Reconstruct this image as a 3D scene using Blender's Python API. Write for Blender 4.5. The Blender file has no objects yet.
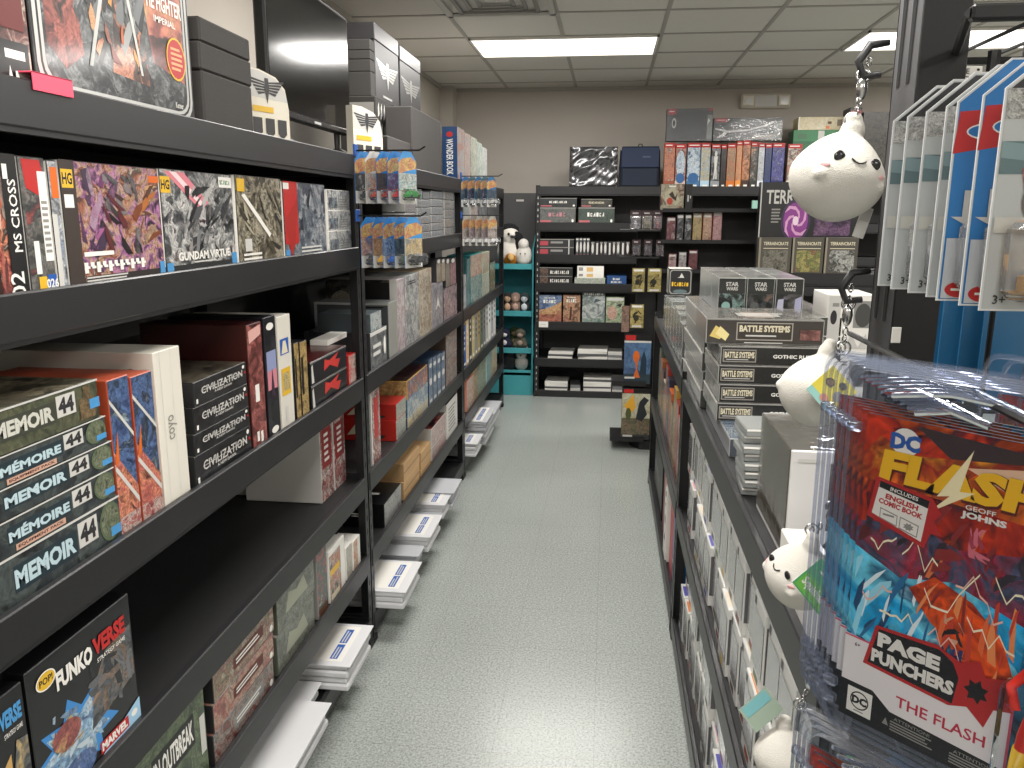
import bpy, bmesh, math, random
from mathutils import Vector, Matrix
rng = random.Random(7)
SC = bpy.context.scene
COL = SC.collection
PI = math.pi
# ------------------------------------------------------------------ camera
F, CX, CY = 811.6, 512.0, 384.0
PITCH, YAW, ROLL, EYE = math.radians(11.918), math.radians(6.597), math.radians(.213), 1.586
def cam_basis():
    c, s = math.cos(YAW), math.sin(YAW); cp, sp = math.cos(PITCH), math.sin(PITCH)
    fwd = Vector((-s*cp, c*cp, -sp)); right = Vector((c, s, 0)); up = right.cross(fwd)
    cr, sr = math.cos(ROLL), math.sin(ROLL)
    return cr*right+sr*up, -sr*right+cr*up, fwd
CR, CU, CF = cam_basis()
def at(px, py, ax, v):
    """measured pixel -> point on the plane ax = v"""
    d = CR*((px-CX)/F)-CU*((py-CY)/F)+CF
    o = Vector((0, 0, EYE)); i = 'XYZ'.index(ax)
    return o+d*((v-o[i])/d[i])
cd = bpy.data.cameras.new('camera'); cam = bpy.data.objects.new('camera', cd); COL.objects.link(cam)
cd.sensor_width = 36; cd.lens = F/1024*36; cd.clip_start = .02
cam.matrix_world = Matrix(((CR.x, CU.x, -CF.x, 0), (CR.y, CU.y, -CF.y, 0), (CR.z, CU.z, -CF.z, EYE), (0, 0, 0, 1)))
SC.camera = cam
# ------------------------------------------------------------------ materials
def lin(h):
    if not isinstance(h, str): return tuple(h)+(1,)
    h = h.lstrip('#'); v = [int(h[i:i+2], 16)/255 for i in (0, 2, 4)]
    return tuple(x/12.92 if x <= .04045 else ((x+.055)/1.055)**2.4 for x in v)+(1,)
_M = {}
def mat(col, rough=.5, metal=0, coat=0, emit=0, bump=0, bscale=200, var=0, vscale=30):
    k = (col, rough, metal, coat, emit, bump, bscale, var, vscale)
    if k in _M: return _M[k]
    m = bpy.data.materials.new('mat_%d' % len(_M)); m.use_nodes = True
    n = m.node_tree; b = n.nodes['Principled BSDF']
    b.inputs['Base Color'].default_value = lin(col); b.inputs['Roughness'].default_value = rough
    b.inputs['Metallic'].default_value = metal; b.inputs['Coat Weight'].default_value = coat
    b.inputs['Coat Roughness'].default_value = .12
    if emit:
        b.inputs['Emission Color'].default_value = lin(col); b.inputs['Emission Strength'].default_value = emit
    if bump or var:
        tc = n.nodes.new('ShaderNodeTexCoord')
        if var:
            no = n.nodes.new('ShaderNodeTexNoise'); no.inputs['Scale'].default_value = vscale; no.inputs['Detail'].default_value = 5
            n.links.new(tc.outputs['Object'], no.inputs['Vector'])
            mx = n.nodes.new('ShaderNodeMix'); mx.data_type = 'RGBA'
            L = lin(col); mx.inputs['A'].default_value = tuple(max(0, x*(1-var)) for x in L[:3])+(1,); mx.inputs['B'].default_value = tuple(min(1, x*(1+var)) for x in L[:3])+(1,)
            n.links.new(no.outputs['Fac'], mx.inputs['Factor']); n.links.new(mx.outputs['Result'], b.inputs['Base Color'])
        if bump:
            no = n.nodes.new('ShaderNodeTexNoise'); no.inputs['Scale'].default_value = bscale; no.inputs['Detail'].default_value = 3
            n.links.new(tc.outputs['Object'], no.inputs['Vector'])
            bp = n.nodes.new('ShaderNodeBump'); bp.inputs['Strength'].default_value = bump; bp.inputs['Distance'].default_value = .004
            n.links.new(no.outputs['Fac'], bp.inputs['Height']); n.links.new(bp.outputs['Normal'], b.inputs['Normal'])
    _M[k] = m; return m
def art(cols, cell=30, rough=.32, coat=.35, detail=.5, vivid=False):
    """printed cover art: a busy patchwork of ink colours, laid out in metres over the printed face"""
    cols = tuple(cols.split()) if isinstance(cols, str) else tuple(cols)
    k = ('art', cols, cell, rough, coat, detail, vivid)
    if k in _M: return _M[k]
    m = bpy.data.materials.new('print_%d' % len(_M)); m.use_nodes = True
    t = m.node_tree; N = t.nodes.new; Lk = t.links.new; b = t.nodes['Principled BSDF']
    b.inputs['Roughness'].default_value = rough; b.inputs['Coat Weight'].default_value = coat; b.inputs['Coat Roughness'].default_value = .1
    uv = N('ShaderNodeUVMap'); uv.uv_map = 'UVMap'
    n1 = N('ShaderNodeTexNoise'); n1.inputs['Scale'].default_value = cell*.5; n1.inputs['Detail'].default_value = 4
    Lk(uv.outputs[0], n1.inputs['Vector'])
    w = N('ShaderNodeVectorMath'); w.operation = 'MULTIPLY_ADD'; w.inputs[1].default_value = (2.2/cell,)*3
    Lk(n1.outputs['Color'], w.inputs[0]); Lk(uv.outputs[0], w.inputs[2])
    vo = N('ShaderNodeTexVoronoi'); vo.inputs['Scale'].default_value = cell*1.3; Lk(w.outputs[0], vo.inputs['Vector'])
    n2 = N('ShaderNodeTexNoise'); n2.inputs['Scale'].default_value = cell*1.1; n2.inputs['Detail'].default_value = 6; n2.inputs['Distortion'].default_value = 1.2
    Lk(w.outputs[0], n2.inputs['Vector'])
    mx = N('ShaderNodeMix'); mx.inputs['Factor'].default_value = .62
    sp = N('ShaderNodeSeparateColor'); Lk(vo.outputs['Color'], sp.inputs[0]); Lk(sp.outputs[0], mx.inputs['A'])
    mr = N('ShaderNodeMapRange'); mr.inputs['From Min'].default_value = .25; mr.inputs['From Max'].default_value = .75
    Lk(n2.outputs['Fac'], mr.inputs['Value']); Lk(mr.outputs[0], mx.inputs['B'])
    r = N('ShaderNodeValToRGB'); cr = r.color_ramp
    n = len(cols)
    while len(cr.elements) < n: cr.elements.new(.5)
    for i, c in enumerate(cols):
        cr.elements[i].position = .12+.76*i/max(1, n-1)
    for i, c in enumerate(cols): cr.elements[i].color = lin(c)
    Lk(mx.outputs[0], r.inputs[0])
    n3 = N('ShaderNodeTexNoise'); n3.inputs['Scale'].default_value = cell*7; n3.inputs['Detail'].default_value = 4; Lk(w.outputs[0], n3.inputs['Vector'])
    m3 = N('ShaderNodeMapRange'); m3.inputs['From Min'].default_value = .3; m3.inputs['From Max'].default_value = .7; m3.inputs['To Min'].default_value = 1-detail; m3.inputs['To Max'].default_value = 1+detail
    Lk(n3.outputs['Fac'], m3.inputs['Value'])
    hs = N('ShaderNodeHueSaturation'); hs.inputs['Saturation'].default_value = 1.1 if vivid else .8; hs.inputs['Value'].default_value = 1.05 if vivid else .68; Lk(r.outputs[0], hs.inputs['Color'])
    vm = N('ShaderNodeVectorMath'); vm.operation = 'SCALE'; Lk(hs.outputs[0], vm.inputs[0]); Lk(m3.outputs[0], vm.inputs['Scale'])
    Lk(vm.outputs[0], b.inputs['Base Color'])
    _M[k] = m; return m
def clear(tint='#ffffff', gloss=.25, rough=.06, haze=0., hcol='#c8ccd2'):
    """thin clear plastic: see-through with glossy highlights (and a little milkiness)"""
    k = ('clear', tint, gloss, rough, haze, hcol)
    if k in _M: return _M[k]
    m = bpy.data.materials.new('clear_%d' % len(_M)); m.use_nodes = True
    t = m.node_tree; N = t.nodes.new; Lk = t.links.new
    t.nodes.remove(t.nodes['Principled BSDF']); out = t.nodes['Material Output']
    tr = N('ShaderNodeBsdfTransparent'); tr.inputs[0].default_value = lin(tint)
    gl = N('ShaderNodeBsdfGlossy'); gl.inputs['Roughness'].default_value = rough
    fr = N('ShaderNodeLayerWeight'); fr.inputs[0].default_value = gloss
    m1 = N('ShaderNodeMixShader'); Lk(fr.outputs['Facing' if 0 else 'Fresnel'], m1.inputs[0]); Lk(tr.outputs[0], m1.inputs[1]); Lk(gl.outputs[0], m1.inputs[2])
    last = m1
    tc = N('ShaderNodeTexCoord'); no = N('ShaderNodeTexNoise'); no.inputs['Scale'].default_value = 25; bp = N('ShaderNodeBump'); bp.inputs['Strength'].default_value = .35; bp.inputs['Distance'].default_value = .004
    Lk(tc.outputs['Object'], no.inputs['Vector']); Lk(no.outputs['Fac'], bp.inputs['Height']); Lk(bp.outputs[0], gl.inputs['Normal'])
    if haze:
        df = N('ShaderNodeBsdfDiffuse'); df.inputs[0].default_value = lin(hcol)
        m2 = N('ShaderNodeMixShader'); m2.inputs[0].default_value = haze; Lk(m1.outputs[0], m2.inputs[1]); Lk(df.outputs[0], m2.inputs[2]); last = m2
    Lk(last.outputs[0], out.inputs[0])
    _M[k] = m; return m
# ------------------------------------------------------------------ text outlines
_T = {}
def glyphs(s, bold=.0):
    k = (s, bold)
    if k in _T: return _T[k]
    c = bpy.data.curves.new('t', 'FONT'); c.body = s; c.size = 1; c.offset = bold; c.resolution_u = 2
    o = bpy.data.objects.new('t', c); COL.objects.link(o); bpy.context.view_layer.update()
    me = bpy.data.meshes.new_from_object(o.evaluated_get(bpy.context.evaluated_depsgraph_get()))
    vs = [(v.co.x, v.co.y) for v in me.vertices]; fs = [tuple(p.vertices) for p in me.polygons]
    bpy.data.objects.remove(o); bpy.data.curves.remove(c); bpy.data.meshes.remove(me)
    x0 = min(v[0] for v in vs); x1 = max(v[0] for v in vs); y0 = min(v[1] for v in vs); y1 = max(v[1] for v in vs)
    h = y1-y0
    _T[k] = ([((v[0]-(x0+x1)/2)/h, (v[1]-(y0+y1)/2)/h) for v in vs], fs, (x1-x0)/h); return _T[k]
# ------------------------------------------------------------------ mesh builder
class MB:
    def __init__(s): s.v = []; s.f = []; s.m = []; s.uv = []; s.mats = []
    def mi(s, m):
        if m not in s.mats: s.mats.append(m)
        return s.mats.index(m)
    def face(s, pts, m, uv=None):
        i = len(s.v); s.v += [tuple(p) for p in pts]; s.f.append(tuple(range(i, i+len(pts)))); s.m.append(s.mi(m))
        s.uv.append(uv or [(p[0]+p[1], p[2]) for p in pts])
    def mesh(s, vs, fs, m):
        i = len(s.v); s.v += [tuple(p) for p in vs]; k = s.mi(m)
        for f in fs:
            s.f.append(tuple(j+i for j in f)); s.m.append(k); s.uv.append([(vs[j][0]+vs[j][1], vs[j][2]) for j in f])
    def box(s, lo, hi, m, b=0, M=None):
        """box; m is a material or {F,K,L,R,T,B,'*'}; b chamfers the edges"""
        g = (lambda k: m.get(k, m['*'])) if isinstance(m, dict) else (lambda k: m)
        c = [(lo[i]+hi[i])/2 for i in range(3)]; e = [abs(hi[i]-lo[i])/2 for i in range(3)]
        b = min(b, .45*min(e)); o = (rng.uniform(0, 40), rng.uniform(0, 40))
        keys = {(0, 1): 'R', (0, -1): 'L', (1, -1): 'F', (1, 1): 'K', (2, 1): 'T', (2, -1): 'B'}
        X = (lambda p: M @ Vector(p)) if M else (lambda p: p)
        def P(sg, ax):
            return [c[i]+sg[i]*(e[i]-(b if i != ax else 0)) for i in range(3)]
        for (ax, d), k in keys.items():
            u, w = [i for i in range(3) if i != ax]
            q = [(-1, -1), (1, -1), (1, 1), (-1, 1)]
            if (d > 0) == (ax == 1): q = q[::-1]
            pts = []
            for a, bb in q:
                sg = [0, 0, 0]; sg[ax] = d; sg[u] = a; sg[w] = bb; pts.append(P(sg, ax))
            s.face([X(p) for p in pts], g(k), [(o[0]+p[u], o[1]+p[w]) for p in pts])
        if b:
            mm = g('T') if not isinstance(m, dict) else m.get('E', m.get('*', g('T')))
            for ax in range(3):
                u, w = [i for i in range(3) if i != ax]
                for a in (-1, 1):
                    for bb in (-1, 1):
                        pts = []
                        for (t, fx) in ((-1, u), (1, u), (1, w), (-1, w)):
                            sg = [0, 0, 0]; sg[ax] = t; sg[u] = a; sg[w] = bb; pts.append(P(sg, fx))
                        n = Vector([0, 0, 0]); n[u] = a; n[w] = bb
                        nn = (Vector(pts[1])-Vector(pts[0])).cross(Vector(pts[2])-Vector(pts[0]))
                        if nn.dot(n) < 0: pts = pts[::-1]
                        s.face([X(p) for p in pts], mm)
            for sx in (-1, 1):
                for sy in (-1, 1):
                    for sz in (-1, 1):
                        pts = [P((sx, sy, sz), a) for a in range(3)]
                        nn = (Vector(pts[1])-Vector(pts[0])).cross(Vector(pts[2])-Vector(pts[0]))
                        if nn.dot(Vector((sx, sy, sz))) < 0: pts = pts[::-1]
                        s.face([X(p) for p in pts], mm)
    def prism(s, pts, ax, a, b, m, mcap=None):
        """outline pts (2-D) swept along axis ax from a to b"""
        u, w = [i for i in range(3) if i != ax]
        def P(p, t):
            q = [0, 0, 0]; q[ax] = t; q[u] = p[0]; q[w] = p[1]; return q
        n = len(pts)
        s.face([P(p, a) for p in pts], mcap or m); s.face([P(p, b) for p in reversed(pts)], mcap or m)
        for i in range(n):
            s.face([P(pts[i], a), P(pts[i], b), P(pts[(i+1) % n], b), P(pts[(i+1) % n], a)], m)
    def tube(s, pts, r, m, n=8, cap=True):
        pts = [Vector(p) for p in pts]; rs = r if isinstance(r, (list, tuple)) else [r]*len(pts)
        rings = []; up = None
        for i, p in enumerate(pts):
            t = (pts[min(i+1, len(pts)-1)]-pts[max(i-1, 0)]).normalized()
            if up is None: up = Vector((0, 0, 1)) if abs(t.z) < .9 else Vector((1, 0, 0))
            a = t.cross(up).normalized(); b2 = a.cross(t).normalized(); up = b2
            rings.append([p+(a*math.cos(2*PI*k/n)+b2*math.sin(2*PI*k/n))*rs[i] for k in range(n)])
        vs = [v for q in rings for v in q]; fs = []
        for i in range(len(pts)-1):
            for k in range(n): fs.append((i*n+k, i*n+(k+1) % n, (i+1)*n+(k+1) % n, (i+1)*n+k))
        if cap: fs += [tuple(range(n)), tuple(range(len(vs)-n, len(vs)))]
        s.mesh(vs, fs, m)
    def lathe(s, prof, m, n=16, c=(0, 0, 0)):
        vs = []; fs = []
        for r, z in prof:
            for k in range(n): vs.append((c[0]+r*math.cos(2*PI*k/n), c[1]+r*math.sin(2*PI*k/n), c[2]+z))
        for i in range(len(prof)-1):
            for k in range(n): fs.append((i*n+k, i*n+(k+1) % n, (i+1)*n+(k+1) % n, (i+1)*n+k))
        fs += [tuple(range(n))[::-1], tuple(range((len(prof)-1)*n, len(prof)*n))]
        s.mesh(vs, fs, m)
    def ball(s, c, r, m, sub=2, sc=(1, 1, 1), fn=None, M=None):
        b = bmesh.new(); bmesh.ops.create_icosphere(b, subdivisions=sub, radius=1)
        vs = []
        for v in b.verts:
            p = Vector((v.co.x*sc[0]*r, v.co.y*sc[1]*r, v.co.z*sc[2]*r))
            if fn: p = fn(p)
            if M: p = M @ p
            vs.append(p+Vector(c))
        s.mesh(vs, [tuple(x.index for x in f.verts) for f in b.faces], m); b.free()
    def torus(s, c, R, r, m, M=None, n=14, k=6, sx=1):
        vs = []; fs = []
        for i in range(n):
            for j in range(k):
                a = 2*PI*i/n; b = 2*PI*j/k
                p = Vector(((R+r*math.cos(b))*math.cos(a)*sx, (R+r*math.cos(b))*math.sin(a), r*math.sin(b)))
                if M: p = M @ p
                vs.append(p+Vector(c))
                fs.append((i*k+j, ((i+1) % n)*k+j, ((i+1) % n)*k+(j+1) % k, i*k+(j+1) % k))
        s.mesh(vs, fs, m)
    # printed marks, laid on a face given by origin O, unit axes U,V, normal Nn and size w x h
    def decals(s, O, U, V, w, h, lst, off=.0004):
        O, U, V = Vector(O), Vector(U), Vector(V); Nn = U.cross(V).normalized(); stp = min(.00015, .0014/max(1, len(lst)))
        for i, d in enumerate(lst):
            z = Nn*(off+i*stp); k = d[0]; o = (rng.uniform(0, 40), rng.uniform(0, 40))
            def Q(u, v): return O+U*(u*w)+V*(v*h)+z
            def poly(pp, m): s.face([Q(*p) for p in pp], m, [(o[0]+p[0]*w, o[1]+p[1]*h) for p in pp])
            if k == 'r':
                _, u0, v0, u1, v1, m = d; poly([(u0, v0), (u1, v0), (u1, v1), (u0, v1)], m)
            elif k == 'p': poly(d[1], d[2])
            elif k == 'e':
                _, cu, cv, ru, rv, m = d[:6]; n = 20
                poly([(cu+ru*math.cos(2*PI*a/n), cv+rv*math.sin(2*PI*a/n)) for a in range(n)], m)
            elif k == 'star':
                _, cu, cv, ru, rv, n, m = d
                poly([(cu+ru*(1 if a % 2 else .62)*math.cos(PI*a/n), cv+rv*(1 if a % 2 else .62)*math.sin(PI*a/n)) for a in range(2*n)], m)
            elif k == 't':
                _, tx, cu, cv, hf, m = d[:6]; op = d[6] if len(d) > 6 else {}
                gv, gf, ar = glyphs(tx, op.get('b', .012)); H = hf*h
                rot = math.radians(op.get('rot', 0)); sh = op.get('sh', 0)
                W = op['w']*(w if not op.get('vert') else h)/ar if 'w' in op else H
                c, sn = math.cos(rot), math.sin(rot); base = O+U*(cu*w)+V*(cv*h)+z
                pts = []
                for x, y in gv:
                    X, Y = x*W+sh*y*H, y*H; pts.append(base+U*(X*c-Y*sn)+V*(X*sn+Y*c))
                s.mesh(pts, gf, m)
            elif k == 'w':      # a title whose letters cannot be made out
                _, cu, cv, wf, hf, n, m = d; g = wf/n; u = cu-wf/2
                for a in range(n):
                    e = g*rng.uniform(.55, .8); v0, v1 = cv-hf/2, cv+hf*rng.uniform(.3, .5)
                    if a % 3 == 1: poly([(u, v0), (u+e, v0), (u+e, v0+hf*.28), (u, v0+hf*.28)], m); poly([(u, v1-hf*.25), (u+e, v1-hf*.25), (u+e, v1), (u, v1)], m); poly([(u, v0), (u+e*.35, v0), (u+e*.35, v1), (u, v1)], m)
                    elif a % 3 == 2: poly([(u, v0), (u+e*.35, v0), (u+e, v1), (u+e*.6, v1)], m); poly([(u+e*.65, v0), (u+e, v0), (u+e, v1), (u+e*.65, v1)], m)
                    else: poly([(u, v0), (u+e, v0), (u+e, v1), (u, v1)], m)
                    u += g
            elif k == 'bars':   # lines of print too small to read
                _, u0, v0, u1, v1, n, m = d
                for a in range(n):
                    va = v0+(v1-v0)*(a+.25)/n; e = rng.uniform(.75, 1)
                    poly([(u0, va), (u0+(u1-u0)*e, va), (u0+(u1-u0)*e, va+(v1-v0)*.5/n), (u0, va+(v1-v0)*.5/n)], m)
    def bdecals(s, w, d, h, D):
        """marks on a box whose front bottom centre is the origin: D = {'F':[...], 'L':[...], ...}"""
        fr = {'F': ((-w/2, 0, 0), (1, 0, 0), (0, 0, 1), w, h), 'R': ((w/2, 0, 0), (0, 1, 0), (0, 0, 1), d, h), 'L': ((-w/2, d, 0), (0, -1, 0), (0, 0, 1), d, h),
              'T': ((-w/2, 0, h), (1, 0, 0), (0, 1, 0), w, d), 'K': ((w/2, d, 0), (-1, 0, 0), (0, 0, 1), w, h)}
        for k, l in D.items(): s.decals(*fr[k], l)
    def build(s, name, parent=None, loc=None, rotz=0, smooth=False):
        me = bpy.data.meshes.new(name); me.from_pydata([tuple(v) for v in s.v], [], s.f)
        for m in s.mats: me.materials.append(m)
        ul = me.uv_layers.new(name='UVMap').data; i = 0
        for p, k, uv in zip(me.polygons, s.m, s.uv):
            p.material_index = k; p.use_smooth = smooth
            for q in uv: ul[i].uv = q; i += 1
        o = bpy.data.objects.new(name, me); COL.objects.link(o)
        if parent: o.parent = parent
        if loc is not None: o.location = loc
        if rotz: o.rotation_euler = (0, 0, rotz)
        return o
def tag(o, label, cat, group=None):
    o['label'] = label; o['category'] = cat
    if group: o['group'] = group
    return o
def thing(name, label, cat, loc=(0, 0, 0), rotz=0, group=None):
    o = bpy.data.objects.new(name, None); o.empty_display_size = .05; COL.objects.link(o); o.location = loc; o.rotation_euler = (0, 0, rotz)
    return tag(o, label, cat, group)
def structure(o): o['kind'] = 'structure'; return o
def dup(o, loc, rotz=None, label=None, group=None):
    c = o.copy(); COL.objects.link(c); c.location = loc
    if rotz is not None: c.rotation_euler = (c.rotation_euler[0], c.rotation_euler[1], rotz)
    if label: c['label'] = label
    if group: c['group'] = group
    for ch in list(o.children):
        d = ch.copy(); COL.objects.link(d); d.parent = c
        for g in list(ch.children):
            e = g.copy(); COL.objects.link(e); e.parent = d
    return c
# common inks
BK = mat('#0b0b0d', .4, coat=.2); WH = mat('#ece9e2', .4, coat=.2); GY = mat('#8d8b87', .5); DG = mat('#2c2c2e', .45, coat=.2); SV = mat('#b9b9b6', .35)
RED = mat('#b8201f', .4, coat=.2); BLU = mat('#1f57a8', .4, coat=.2); YEL = mat('#e0b32a', .4, coat=.2); ORG = mat('#d8681c', .4, coat=.2); GRN = mat('#2c7a3e', .4, coat=.2)
CRM = mat('#d9cfb4', .5); TAN = mat('#b08a55', .6, var=.15, vscale=60); TEAL = mat('#2f7f83', .4, coat=.2); PNK = mat('#e4567a', .5); NVY = mat('#18243a', .6); BRN = mat('#5a3a26', .5)
SKY = mat('#4a93c9', .4, coat=.2); PUR = mat('#6a4a8f', .4, coat=.2); LGY = mat('#c9c7c2', .45); IVO = mat('#e3dccb', .5)
RACK = mat('#1d1d1f', .42, var=.08, vscale=8, coat=.1); RACKD = mat('#151516', .55); HOLE = mat('#050505', .8); METAL = mat('#c9c9c9', .2, metal=1); WIRE = mat('#0e0e0f', .4)
def dim(h, f=.92):
    return '#%02x%02x%02x' % tuple(int(int(h[i:i+2], 16)*f) for i in (1, 3, 5))
def shards(n, cols, u0, v0, u1, v1, size, seed, slant=None, dk=True):
    """angular printed shapes scattered over part of a face"""
    r = random.Random(seed); out = []
    for k in range(n):
        cu, cv = r.uniform(u0, u1), r.uniform(v0, v1); a = slant+r.uniform(-.5, .5) if slant is not None else r.uniform(0, PI); L_, W_ = size*r.uniform(.5, 1.3), size*r.uniform(.1, .4)
        c, s = math.cos(a), math.sin(a); e = r.uniform(.2, .9)
        pts = [(-L_, -W_), (L_*e, -W_*.4), (L_, W_*.2), (L_*.2, W_), (-L_*.8, W_*.6)]
        pts = [(min(max(cu+x*c-y*s, u0), u1), min(max(cv+x*s+y*c, v0), v1)) for x, y in pts]
        out.append(('p', pts, art(dim(r.choice(cols))+' '+dim(r.choice(cols)), 60, detail=.25) if dk and k % 2 else mat(dim(r.choice(cols), .85 if dk else 1), .35, coat=.3)))
    return out
def pick(*a): return rng.choice(a)
# ================================================================== the room
XW, XE, YB, YF, ZC = -1.50, 5.0, 7.57, -3.0, 2.673
def floor_mat():
    m = bpy.data.materials.new('floor_tile'); m.use_nodes = True; t = m.node_tree; N = t.nodes.new; Lk = t.links.new; b = t.nodes['Principled BSDF']
    tc = N('ShaderNodeTexCoord')
    mp = N('ShaderNodeMapping'); mp.inputs['Scale'].default_value = (1, 1, 1); Lk(tc.outputs['Object'], mp.inputs[0])
    n1 = N('ShaderNodeTexNoise'); n1.inputs['Scale'].default_value = 130; n1.inputs['Detail'].default_value = 6; n1.inputs['Roughness'].default_value = .75; Lk(mp.outputs[0], n1.inputs['Vector'])
    r = N('ShaderNodeValToRGB'); e = r.color_ramp.elements; e[0].position = .36; e[0].color = lin('#757c79'); e[1].position = .62; e[1].color = lin('#b4b8b3')
    q = e.new(.5); q.color = lin('#9ea49f'); Lk(n1.outputs['Fac'], r.inputs[0])
    n2 = N('ShaderNodeTexNoise'); n2.inputs['Scale'].default_value = 1.6; n2.inputs['Detail'].default_value = 3; Lk(mp.outputs[0], n2.inputs['Vector'])
    mr = N('ShaderNodeMapRange'); mr.inputs['To Min'].default_value = .9; mr.inputs['To Max'].default_value = 1.1; Lk(n2.outputs['Fac'], mr.inputs['Value'])
    br = N('ShaderNodeTexBrick'); br.offset = 0; br.inputs['Scale'].default_value = 1; br.inputs['Mortar Size'].default_value = .0011; br.inputs['Brick Width'].default_value = .305; br.inputs['Row Height'].default_value = .305
    br.inputs['Color1'].default_value = br.inputs['Color2'].default_value = (1, 1, 1, 1); br.inputs['Mortar'].default_value = (.8, .79, .77, 1); Lk(mp.outputs[0], br.inputs['Vector'])
    vm = N('ShaderNodeVectorMath'); vm.operation = 'SCALE'; Lk(r.outputs[0], vm.inputs[0]); Lk(mr.outputs[0], vm.inputs['Scale'])
    v2 = N('ShaderNodeVectorMath'); v2.operation = 'MULTIPLY'; Lk(vm.outputs[0], v2.inputs[0]); Lk(br.outputs['Color'], v2.inputs[1]); Lk(v2.outputs[0], b.inputs['Base Color'])
    b.inputs['Roughness'].default_value = .24; b.inputs['Specular IOR Level'].default_value = .45
    bp = N('ShaderNodeBump'); bp.inputs['Strength'].default_value = .06; bp.inputs['Distance'].default_value = .002; Lk(n1.outputs['Fac'], bp.inputs['Height']); Lk(bp.outputs[0], b.inputs['Normal'])
    return m
m = MB(); m.box((XW-.1, YF-.1, -.1), (XE+.1, YB+.1, 0), floor_mat()); structure(m.build('floor'))
CEIL = mat('#dad6cf', .9, var=.08, vscale=300, bump=.15, bscale=250)
m = MB(); m.box((XW-.1, YF-.1, ZC), (XE+.1, YB+.1, ZC+.1), CEIL); structure(m.build('ceiling'))
GRID = mat('#aaa69f', .6)
m = MB(); x = -.925-.61*1
for k in range(13):
    if XW < x < XE: m.box((x-.012, YF, ZC-.004), (x+.012, YB, ZC+.001), GRID)
    x += .61
y = 5.422-.61*13
for k in range(18):
    if YF < y < YB: m.box((XW, y-.012, ZC-.005), (XE, y+.012, ZC+.001), GRID)
    y += .61
m.box((XW, YB-.02, ZC-.03), (XE, YB, ZC), GRID); m.box((XW, YF, ZC-.03), (XW+.02, YB, ZC), GRID)
structure(m.build('trim_1'))
WALL = mat('#b9b2a9', .85, var=.04, vscale=3, bump=.05, bscale=120); WAIN = mat('#5b5b5c', .7, var=.05, vscale=4)
ZW = 1.762
m = MB(); m.box((XW-.1, YB, ZW), (XE+.1, YB+.1, ZC), WALL); m.box((XW-.1, YB, 0), (XE+.1, YB+.1, ZW), WAIN); structure(m.build('wall_back'))
m = MB(); m.box((XW-.1, YF, ZW), (XW, YB, ZC), mat('#b3aca2', .85, var=.04, vscale=3)); m.box((XW-.1, YF, 0), (XW, YB, ZW), WAIN); structure(m.build('wall_left'))
m = MB(); m.box((XE, YF, 0), (XE+.1, YB, ZC), WALL); structure(m.build('wall_right'))
m = MB(); m.box((XW-.1, YF-.1, 0), (XE+.1, YF, ZC), WALL); structure(m.build('wall_front'))
m = MB(); m.box((XW, YB-.2, 0), (-1.385, YB, ZC), WALL); structure(m.build('trim_2'))     # boxed pipe chase in the corner
m = MB(); m.box((XW, YB-.012, 0), (XE, YB, .1), mat('#2b2b2c', .5)); structure(m.build('baseboard_back'))
# wall marker plate on the grey wall behind the corner shelf
m = MB(); m.box((-.035, 0, -.009), (.035, .006, .009), WH, .002)
p = at(520, 200.5, 'Y', YB-.007); tag(m.build('wall_plate', loc=p), 'small white plate fixed to the dark grey wall above the corner shelf', 'plate')
# ceiling troffers
LITM = mat('#fffaf2', .5, emit=2.2); LITM.cycles.emission_sampling = 'NONE'
LAMP_W = 42
def troffer(x0, y0, label, lit=True):
    t = thing('ceiling_light', label, 'light', (x0+.61, y0+.305, ZC-.006), group='ceiling light panels')
    a = MB()
    for lo, hi in (((-.6, -.3), (.6, -.285)), ((-.6, .285), (.6, .3)), ((-.6, -.3), (-.585, .3)), ((.585, -.3), (.6, .3))): a.box((lo[0], lo[1], -.012), (hi[0], hi[1], .0), WH)
    a.build('frame', t)
    b = MB(); b.box((-.585, -.285, -.008), (.585, .285, -.002), LITM); b.build('diffuser', t)
    ld = bpy.data.lights.new('troffer_lamp', 'AREA'); ld.shape = 'RECTANGLE'; ld.size = 1.15; ld.size_y = .55; ld.energy = LAMP_W; ld.color = (1, .97, .93)
    lo = bpy.data.objects.new('troffer_lamp', ld); COL.objects.link(lo); lo.parent = t; lo.location = (0, 0, -.014)
    return t
troffer(-.925, 5.42, 'bright ceiling light panel over the aisle in front of the back wall')
troffer(1.515, 5.42, 'bright ceiling light panel partly hidden by the tall slotted post')
for (x0, y0, l) in ((-.925, 2.98, 'ceiling light panel over the middle of the aisle'), (1.515, 2.98, 'ceiling light panel over the low shelf with boxed games'), (-.925, .54, 'ceiling light panel above the camera aisle entrance'), (1.515, .54, 'ceiling light panel above the hanging toy cards'),
                    (-.925, -1.9, 'ceiling light panel behind the aisle entrance'), (1.515, -1.9, 'ceiling light panel at the shop front'), (3.345, 2.98, 'ceiling light panel by the far side wall'), (3.345, 5.42, 'ceiling light panel in the far back corner')): troffer(x0, y0, l)
# air vent
t = thing('air_vent', 'square slatted air vent set in the ceiling before the light panel', 'vent', (-.62, 4.505, ZC-.006))
a = MB()
for lo, hi in (((-.3, -.3), (.3, -.27)), ((-.3, .27), (.3, .3)), ((-.3, -.3), (-.27, .3)), ((.27, -.3), (.3, .3))): a.box((lo[0], lo[1], -.014), (hi[0], hi[1], 0), LGY)
a.build('frame', t)
for k, s in enumerate((.22, .16, .10)):
    b = MB()
    for lo, hi in (((-s, -s), (s, -s+.02)), ((-s, s-.02), (s, s)), ((-s, -s), (-s+.02, s)), ((s-.02, -s), (s, s))): b.box((lo[0], lo[1], -.016+k*.003), (hi[0], hi[1], -.002), GY)
    b.build('slat', t)
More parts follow.
